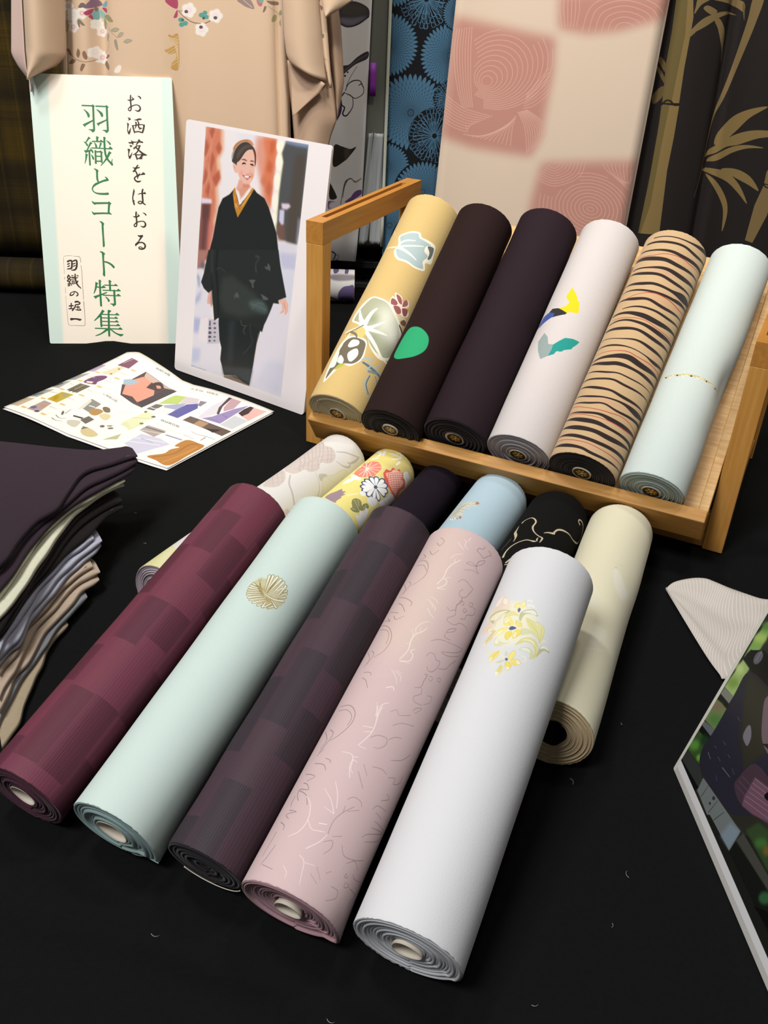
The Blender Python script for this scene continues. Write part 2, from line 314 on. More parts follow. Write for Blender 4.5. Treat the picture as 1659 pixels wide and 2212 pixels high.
ART['B2'] = '''
c #d8ca88 7.00 327.6,13.4 363.8,31.5 373.5,41.6 381.6,54.7 352.0,48.3 299.6,60.3 266.8,43.7
s #fafaf2 0.00 377.0,-29.8,4.07 357.6,-10.7,4.81 349.2,-10.0,3.99
s #fafaf2 0.00 354.4,-4.2,3.84 366.1,-8.6,5.37
s #fafaf2 0.00 339.2,-13.1,5.29 343.1,-7.6,3.97
s #fafaf2 0.00 361.7,1.4,2.39 363.7,8.0,3.38 366.8,16.5,2.16
s #fafaf2 0.00 351.3,9.9,1.76 357.5,14.5,3.24 366.7,17.7,2.16
s #fafaf2 0.00 369.7,16.9,2.17 372.0,11.4,3.33 368.3,8.4,1.80
s #fafaf2 0.00 348.2,20.2,2.11 356.8,20.4,3.61
p #ea8e7c 0.00 291.6,-15.2 307.3,-19.4 313.6,-16.1 328.7,-21.4 325.0,-13.8 330.6,-10.2 332.3,-0.8 327.3,6.7 320.4,11.0 315.2,11.6 305.2,11.5 298.7,12.4 291.4,7.9 285.4,3.8 282.5,-3.7
s #f8e8d8 0.00 307.6,-4.4,1.23 301.2,-14.6,1.03
s #f8e8d8 0.00 307.6,-4.4,1.23 287.9,-4.9,0.97
s #f8e8d8 0.00 307.6,-4.4,1.23 285.7,1.8,0.89
s #f8e8d8 0.00 307.6,-4.4,1.23 289.5,6.2,0.85
s #f8e8d8 0.00 307.6,-4.4,1.23 295.1,9.6,0.84
s #f8e8d8 0.00 307.6,-4.4,1.23 305.2,11.5,0.84
s #f8e8d8 0.00 307.6,-4.4,1.23 315.2,11.6,0.84
s #f8e8d8 0.00 307.6,-4.4,1.23 323.6,8.7,0.86
s #f8e8d8 0.00 307.6,-4.4,1.23 328.6,1.3,0.93
s #f8e8d8 0.00 307.6,-4.4,1.23 328.7,-8.2,1.05
s #f8e8d8 0.00 307.6,-4.4,1.23 325.3,-15.1,1.05
s #f8e8d8 0.00 307.6,-4.4,1.23 317.9,-16.6,1.05
p #d95a48 0.00 315.3,17.1 326.2,15.2 329.4,20.9 338.3,19.7 340.1,25.7 347.1,27.2 344.9,32.1 349.8,36.3 343.9,39.1 349.1,46.1 346.2,50.2 344.3,55.0 331.5,53.5 323.4,58.0 318.5,59.4 309.0,49.0 308.1,42.3 305.9,35.8 305.6,28.1 309.2,22.8
c #f2c2b4 0.00 318.3,19.0 328.5,22.7 336.9,22.9 344.0,29.7 346.6,35.8 340.2,39.2 342.0,45.5 335.5,48.9 324.9,48.4 319.1,53.9 311.7,42.2 310.1,33.3 314.3,26.6
s #d96a5a 0.00 320.2,19.0,0.72 307.7,29.2,0.72 308.9,46.2,0.81
s #d96a5a 0.00 322.9,21.3,0.72 311.4,32.0,0.72 311.9,46.4,0.81
s #d96a5a 0.00 325.8,23.6,0.72 315.4,34.9,0.74 315.0,46.6,0.82
s #d96a5a 0.00 328.9,25.9,0.72 319.8,37.9,0.75 318.1,46.8,0.82
s #d96a5a 0.00 332.3,28.2,0.73 324.6,41.1,0.78 321.2,47.0,0.83
s #d96a5a 0.00 335.8,30.6,0.74 329.9,44.4,0.81 324.3,47.3,0.83
s #d96a5a 0.00 339.6,33.0,0.75 335.7,48.1,0.85 327.5,47.5,0.84
s #d96a5a 0.00 343.6,35.5,0.76 342.4,52.1,0.91 330.6,47.7,0.84
s #d96a5a 0.00 319.2,20.7,0.72 333.4,26.8,0.73 349.1,35.0,0.76
s #d96a5a 0.00 316.9,23.4,0.72 330.6,29.0,0.73 345.8,36.9,0.77
s #d96a5a 0.00 314.8,26.0,0.72 328.0,31.2,0.73 342.7,38.7,0.78
s #d96a5a 0.00 312.9,28.7,0.72 325.6,33.5,0.74 339.7,40.6,0.79
s #d96a5a 0.00 311.4,31.4,0.72 323.4,35.8,0.75 336.9,42.6,0.80
s #d96a5a 0.00 310.1,34.2,0.73 321.4,38.1,0.76 334.2,44.6,0.81
s #d96a5a 0.00 309.1,37.0,0.74 319.7,40.6,0.77 331.8,46.8,0.83
s #d96a5a 0.00 308.4,39.9,0.76 318.2,43.1,0.79 329.6,49.0,0.86
s #d96a5a 0.00 308.1,43.0,0.78 316.9,45.7,0.81 327.6,51.4,0.89
s #d96a5a 0.00 308.2,46.3,0.81 316.0,48.6,0.84 326.0,54.0,0.92
s #4e5c78 0.00 283.9,24.1,3.97 287.7,17.0,6.62 291.0,12.4,8.61 293.3,9.6,1.46
s #4e5c78 0.00 283.9,24.1,3.97 291.9,19.7,6.61 297.4,16.8,8.51 300.7,15.2,1.43
s #4e5c78 0.00 283.9,24.1,3.97 295.7,24.0,6.62 303.3,24.0,8.48 307.5,24.0,1.42
s #4e5c78 0.00 283.9,24.1,3.97 294.9,28.3,6.65 302.3,30.9,8.59 306.6,32.5,1.45
s #4e5c78 0.00 283.9,24.1,3.97 291.3,31.6,6.70 297.3,36.8,8.80 301.0,39.8,1.50
s #4e5c78 0.00 283.9,24.1,3.97 287.2,32.4,6.69 290.6,38.1,8.82 293.2,41.4,1.51
s #4e5c78 0.00 283.9,24.1,3.97 279.2,32.1,6.63 277.3,37.4,8.67 276.8,40.6,1.48
s #4e5c78 0.00 283.9,24.1,3.97 275.1,29.0,6.54 269.9,32.3,8.37 267.2,34.1,1.40
s #4e5c78 0.00 283.9,24.1,3.97 271.5,24.7,6.47 263.7,25.1,8.17 259.4,25.3,1.36
s #4e5c78 0.00 283.9,24.1,3.97 271.2,20.3,6.48 263.6,17.8,8.22 259.4,16.4,1.37
s #4e5c78 0.00 283.9,24.1,3.97 273.5,17.5,6.53 267.5,13.2,8.39 264.5,10.8,1.41
s #4e5c78 0.00 283.9,24.1,3.97 277.7,16.1,6.58 275.0,10.8,8.56 273.9,7.6,1.46
s #4e5c78 0.00 283.9,24.1,3.97 282.2,15.8,6.61 282.4,10.4,8.64 282.9,7.1,1.47
s #fafafa 0.00 284.8,22.1,1.19 287.7,17.0,4.22 290.7,13.0,5.72 292.3,10.8,0.62
s #fafafa 0.00 286.1,22.9,1.19 291.9,19.7,4.21 296.8,17.2,5.67 299.2,15.9,0.61
s #fafafa 0.00 287.2,24.1,1.19 295.7,24.0,4.21 302.2,24.1,5.65 305.6,24.0,0.61
s #fafafa 0.00 286.9,25.2,1.19 294.9,28.3,4.23 301.3,30.6,5.71 304.6,31.8,0.62
s #fafafa 0.00 285.7,26.2,1.19 291.3,31.6,4.26 296.4,36.2,5.84 299.3,38.5,0.64
s #fafafa 0.00 284.5,26.4,1.19 287.2,32.4,4.26 290.2,37.3,5.85 292.0,39.9,0.64
s #fafafa 0.00 282.3,26.3,1.19 279.2,32.1,4.22 277.5,36.8,5.76 277.0,39.2,0.63
s #fafafa 0.00 281.4,25.5,1.19 275.1,29.0,4.16 270.6,31.9,5.58 268.4,33.3,0.60
s #fafafa 0.00 280.4,24.2,1.19 271.5,24.7,4.12 264.8,25.0,5.45 261.4,25.2,0.58
s #fafafa 0.00 280.3,23.0,1.19 271.2,20.3,4.12 264.5,18.1,5.48 261.2,17.1,0.59
s #fafafa 0.00 280.9,22.2,1.19 273.5,17.5,4.15 268.2,13.8,5.58 265.9,11.9,0.60
s #fafafa 0.00 282.0,21.8,1.19 277.7,16.1,4.19 275.3,11.4,5.69 274.4,9.0,0.62
s #fafafa 0.00 283.1,21.8,1.19 282.2,15.8,4.21 282.1,11.1,5.73 282.6,8.6,0.62
c #4e5c78 0.00 286.8,25.7 285.0,26.3 282.7,26.1 280.9,25.2 280.3,23.8 281.1,22.5 283.0,21.8 285.3,22.0 287.0,23.0 287.5,24.4
c #a08a94 0.00 221.4,-16.9 231.7,-15.3 236.4,-10.6 245.3,-5.8 240.4,-2.1 242.0,1.9 235.5,1.7 236.3,4.8 227.5,2.8 227.3,4.7 215.7,3.6 211.8,5.0 212.7,-4.4
c #f6f6f2 0.00 254.4,15.5 260.1,17.0 260.8,21.9 256.7,23.7 252.3,20.1
c #fafaf2 0.00 258.7,-13.0 272.2,-14.6 279.3,-11.1 289.7,-19.7 284.1,-4.6 280.3,2.2 274.8,2.5 273.0,-3.7 264.6,-6.2
s #c8c8b8 0.00 264.1,-11.5,0.50 273.7,-7.8,0.51
c #ececee 0.00 256.1,29.3 263.5,28.5 268.4,32.9 272.4,37.6 267.5,42.3 258.8,40.6 254.4,34.0
s #b0b4c0 0.00 261.5,30.3,0.39 262.1,40.5,0.42
c #ececee 0.00 275.6,42.7 285.1,43.7 296.2,45.5 305.2,44.5 313.8,53.2 311.0,62.5 297.9,60.3 278.1,49.2
s #b0b4c0 0.00 304.6,46.0,0.46 297.4,59.1,0.52
s #b0b4c0 0.00 286.2,45.1,0.45 295.4,58.0,0.52
c #eceef0 0.00 348.5,35.7 358.6,36.7 359.8,42.7 362.9,49.7 351.5,51.8 346.2,54.9 347.2,46.1
s #b0b4c0 0.00 354.2,37.4,0.44 352.0,48.3,0.49
c #8c8c5a 0.00 219.7,22.8 224.2,23.4 229.0,18.9 235.9,16.4 242.2,19.4 244.2,24.8 240.5,30.5 244.4,29.8 251.2,32.4 251.1,37.7 244.5,37.9 234.6,34.7 226.6,33.2 220.1,27.9
s #d8d4a8 0.00 236.5,18.0,0.67 232.8,26.3,0.66 230.5,32.5,0.67
s #d8d4a8 0.00 241.4,21.1,0.67 235.6,27.9,0.67
s #d8d4a8 0.00 221.8,24.0,0.65 225.8,28.2,0.66
s #d8d4a8 0.00 248.3,33.6,0.69 239.5,34.5,0.68
c #f4f4f6 0.00 220.2,33.5 227.7,37.3 232.1,32.5 236.4,38.2 245.0,35.5 247.2,41.0 241.8,45.2 225.8,51.9 219.9,49.7 219.4,42.6
s #b8bcc4 0.00 232.5,33.6,0.39 231.5,43.5,0.42
s #b8bcc4 0.00 244.4,36.1,0.40 235.8,41.4,0.41
s #fbf4c0 0.79 235.1,7.3,2.01 250.2,15.2,1.95
'''
ART['B4'] = '''
c #c9c9ba 0.98 261.1,-30.5 280.2,-30.2 294.8,-27.4 293.7,-21.3 292.1,-13.5 294.4,-6.6 290.3,-1.3 283.7,-2.7 279.0,-10.5 276.1,-17.3 271.2,-10.5 267.9,-16.0 261.5,-11.6 260.5,-17.0 254.9,-10.0 250.3,-13.9 248.3,-20.1
s #8f917c 0.00 261.0,-25.7,0.99 273.0,-23.3,1.28 283.1,-20.1,1.29 285.0,-9.9,0.68
s #a3a48e 0.00 256.5,-21.6,0.84 269.1,-19.5,0.71 279.0,-10.5,0.55
s #f2f0e2 0.00 288.2,-22.2,1.15 292.5,-15.6,0.86
s #f2f0e2 0.00 281.7,-16.5,1.14 290.9,-11.1,0.84
s #f2f0e2 0.00 280.2,-13.9,1.00 289.2,-7.6,0.80
s #f2f0e2 0.00 277.9,-17.0,1.00 279.1,-8.7,0.67
s #f2f0e2 0.00 275.8,-19.2,1.00 273.1,-6.9,0.52
s #f2f0e2 0.00 271.5,-20.5,0.99 267.9,-13.1,0.70
s #f2f0e2 0.00 264.9,-18.8,0.85 258.7,-10.9,0.54
s #f2f0e2 0.00 261.9,-20.7,0.99 254.9,-10.0,0.53
s #f2f0e2 0.00 282.0,-9.7,0.81 281.8,-2.5,0.51
c #b87e68 0.00 291.5,-6.0 293.6,-4.0 289.2,-1.4 286.3,-2.3 287.0,-4.4
c #b87e68 0.00 253.2,-14.1 253.4,-10.8 247.9,-9.2 247.8,-11.5
c #6a8494 0.00 247.9,-13.3 247.0,-13.1 246.4,-13.4 246.5,-13.9 247.1,-14.6 248.1,-15.2 249.1,-15.4 249.6,-15.1 249.5,-14.6 248.8,-13.9
c #5a7484 0.00 290.5,-0.8 290.1,-0.7 289.7,-0.9 289.5,-1.3 289.6,-1.6 290.0,-1.9 290.4,-1.9 290.8,-1.7 291.0,-1.4 290.9,-1.0
s #fdfdf4 0.00 252.4,-25.7,1.13 248.6,-24.2,1.40
s #fdfdf4 0.00 248.9,-21.4,1.12 245.3,-19.9,1.40
s #fdfdf4 0.00 250.5,-18.5,0.98 247.2,-17.0,1.12
s #fdfdf4 0.00 249.8,-28.5,0.56 254.5,-28.4,0.56
'''
ART['B5'] = '''
s #d0c2a4 0.00 291.0,-25.9,2.47 294.9,-24.8,1.80 298.9,-20.5,1.35 299.8,-15.4,1.78 294.9,-10.1,2.09 287.8,-7.2,2.02 277.2,-7.4,2.20 268.0,-3.8,1.74 262.0,1.7,1.49 260.0,6.7,2.01 259.9,9.7,2.18 256.1,10.2,1.99 249.3,9.9,0.90
s #d0c2a4 0.00 256.9,5.5,0.55 251.7,5.4,1.82 248.8,6.7,0.90
s #d0c2a4 0.00 247.4,4.9,1.99 246.1,2.5,3.10 245.8,-0.3,2.03 245.3,-4.4,1.89 242.0,-8.9,1.56 234.7,-15.1,1.65 225.8,-19.3,1.93 215.2,-20.7,2.13 203.9,-19.5,2.74
s #d0c2a4 0.00 284.0,-27.9,0.45 274.4,-27.2,2.00 266.7,-26.7,3.54 256.8,-22.2,3.73 248.7,-20.0,1.74 241.4,-19.7,0.87
s #9a8f78 0.00 251.8,-26.4,0.44 239.9,-27.9,0.54 226.8,-31.1,0.54
s #d0c2a4 0.00 191.0,-11.3,2.27 199.2,-9.3,1.87 207.2,-6.5,1.29
s #d0c2a4 0.00 186.5,-10.8,1.87 189.8,-4.7,1.61
s #d0c2a4 0.00 270.9,8.4,0.92 275.6,12.3,2.03 280.2,18.0,3.34 284.2,18.3,2.24 291.7,20.0,2.45 297.7,24.3,2.89 302.0,29.8,2.38 305.3,35.8,1.67 307.9,44.7,1.36 315.1,52.7,2.28 323.7,58.3,1.61 336.1,59.2,0.70 347.0,54.3,1.17 351.9,49.5,1.64 351.7,42.7,2.10 347.6,38.0,1.78 343.3,38.2,1.99 342.8,42.2,2.55
'''
ART['B6'] = '''
s #cfc8a0 0.33 232.9,10.0,0.82 239.9,12.7,1.00 237.1,14.7,0.67
s #d8d2ac 0.34 248.0,16.1,1.02 247.0,18.5,0.86
s #f4f2e0 0.00 229.4,16.2,1.66 226.3,19.8,2.36 214.9,17.7,1.65
s #efecd2 0.00 211.3,18.5,2.31 213.4,26.0,1.74
c #eeead4 1.69 223.9,28.9 219.1,28.3 212.9,25.4 208.1,21.4 206.7,17.9 208.8,16.1 213.2,16.6 218.4,19.2 222.9,23.0 225.1,26.8
c #f2efdc 1.97 234.7,10.1 233.8,18.3 219.3,27.9 212.6,38.4 194.0,31.0 204.2,18.9
c #e6e4cc 2.87 174.7,-6.6 175.4,4.6 157.7,8.0 147.6,-3.5
c #f0edd6 2.19 121.9,6.1 128.1,24.9 98.4,20.9 96.9,6.8
s #dedab8 0.56 134.6,-9.6,0.86 145.7,1.3,0.84 141.0,11.5,0.84
s #f4f2e2 0.68 224.1,17.5,1.26 207.9,35.1,1.45
s #f4f2e2 0.55 82.0,5.6,1.03 97.8,26.8,1.15
'''
ART['F2'] = '''
c #cdc9a4 0.48 245.4,29.5 235.7,27.2 228.3,19.2 227.4,8.4 233.8,-2.1 244.2,-8.1 252.7,-5.4 257.0,4.0 257.2,15.3 253.2,24.9
c #c2b07c 1.40 243.8,10.5 240.7,11.2 237.8,10.2 236.3,7.7 236.9,4.7 239.3,2.2 242.6,1.3 245.4,2.5 246.7,5.1 246.1,8.1
c #bda870 1.35 239.9,19.8 237.7,19.9 235.1,18.5 233.2,15.9 232.7,13.3 233.9,11.5 236.1,11.3 238.5,12.8 240.3,15.4 240.9,18.1
l #9b8f60 0.00 246.7,-7.1,3.31 244.5,1.8,1.44
l #9b8f60 0.00 243.9,-7.7,3.16 243.2,2.5,1.43
l #9b8f60 0.00 241.2,-7.8,3.16 241.9,4.0,1.42
l #9b8f60 0.00 238.2,-7.0,2.81 241.1,5.9,1.40
l #9b8f60 0.00 235.5,-6.3,2.78 239.8,7.4,1.39
l #9b8f60 0.00 232.8,-4.9,2.72 238.4,8.9,1.38
l #9b8f60 0.00 229.9,-1.7,2.92 237.4,10.2,1.37
l #9b8f60 0.00 227.8,1.1,2.56 237.5,13.0,1.36
l #9b8f60 0.00 226.4,5.0,2.77 234.7,13.9,1.35
l #9b8f60 0.00 226.0,10.3,2.70 230.4,13.5,1.68
l #9b8f60 0.00 261.0,3.2,3.27 244.7,7.4,1.25
l #9b8f60 0.00 262.3,6.3,3.43 242.8,9.6,1.03
l #9b8f60 0.00 263.0,10.5,3.44 243.0,11.3,1.03
l #9b8f60 0.00 262.5,14.8,3.40 243.9,11.9,1.03
l #9b8f60 0.00 261.6,18.2,3.38 241.3,15.2,1.02
l #9b8f60 0.00 259.5,22.0,3.38 243.3,20.8,1.22
l #9b8f60 0.00 256.1,25.3,2.77 251.9,22.6,1.37
l #9b8f60 0.00 253.6,26.9,2.56 248.3,22.5,1.36
l #9b8f60 0.00 249.8,28.1,2.56 243.7,22.9,1.36
l #9b8f60 0.00 227.2,15.0,3.21 234.9,14.9,1.21
l #9b8f60 0.00 228.1,16.3,2.34 235.4,20.2,2.01
l #9b8f60 0.00 229.0,19.9,2.33 233.9,22.7,2.35
l #9b8f60 0.00 234.8,25.7,3.25 238.2,18.2,1.14
l #f3f1dc 0.00 246.7,-7.1,1.73 245.7,-2.7,0.60
l #f3f1dc 0.00 243.9,-7.7,1.82 243.3,0.6,0.73
l #f3f1dc 0.00 241.2,-7.8,1.89 241.6,2.3,0.72
l #f3f1dc 0.00 238.2,-7.0,1.48 240.3,3.4,0.57
l #f3f1dc 0.00 235.5,-6.3,1.46 239.2,5.5,0.56
l #f3f1dc 0.00 232.8,-4.9,1.36 237.8,7.1,0.42
l #f3f1dc 0.00 229.9,-1.7,1.61 237.3,9.5,0.69
l #f3f1dc 0.00 227.8,1.1,1.35 237.0,12.6,0.54
l #f3f1dc 0.00 226.4,5.0,1.66 234.7,13.9,0.61
l #f3f1dc 0.00 226.0,10.3,1.49 229.8,13.2,1.01
l #f3f1dc 0.00 261.0,3.2,2.03 244.7,7.4,0.42
l #f3f1dc 0.00 262.3,6.3,2.07 242.5,9.8,0.34
l #f3f1dc 0.00 263.0,10.5,2.10 249.6,9.7,0.69
l #f3f1dc 0.00 262.5,14.8,2.08 243.9,11.9,0.41
l #f3f1dc 0.00 261.6,18.2,2.07 241.3,15.2,0.41
l #f3f1dc 0.00 259.5,22.0,2.07 243.3,20.8,0.54
l #f3f1dc 0.00 255.3,20.2,1.17 249.6,17.5,0.61
l #f3f1dc 0.00 256.1,25.3,1.45 253.1,23.5,0.62
l #f3f1dc 0.00 253.6,26.9,1.39 248.3,22.8,0.61
l #f3f1dc 0.00 249.8,28.1,1.32 244.5,23.2,0.48
l #f3f1dc 0.00 227.2,15.0,1.94 234.9,14.9,0.40
l #f3f1dc 0.00 228.3,16.6,1.20 235.2,19.9,1.01
l #f3f1dc 0.00 229.0,19.9,0.80 233.8,22.8,1.34
l #f3f1dc 0.00 234.8,25.7,2.03 238.2,18.2,0.40
s #9b8f60 0.00 249.7,-0.9,1.11 245.0,2.9,0.93 241.4,8.6,1.24 239.8,15.0,1.69 241.1,21.8,2.37 244.9,28.3,2.96
s #f4f1e0 0.00 242.9,5.9,0.35 240.4,10.6,0.75 239.7,16.1,1.15 241.1,21.8,1.49 245.1,28.2,1.93
s #8f8452 0.00 249.4,-0.5,1.48 246.2,1.5,1.01
s #bcae7a 0.00 249.6,-1.2,1.11 253.1,-4.3,0.61 255.1,-5.1,0.31
s #bcae7a 0.00 249.7,-0.9,1.11 253.1,-2.6,0.60 256.3,-4.1,0.31
s #bcae7a 0.00 249.8,-0.6,0.96 253.5,-1.7,0.52 256.7,-2.8,0.30
s #c9bc8c 0.00 249.9,-0.3,0.74 254.1,-1.3,0.37 256.9,-1.6,0.23
'''
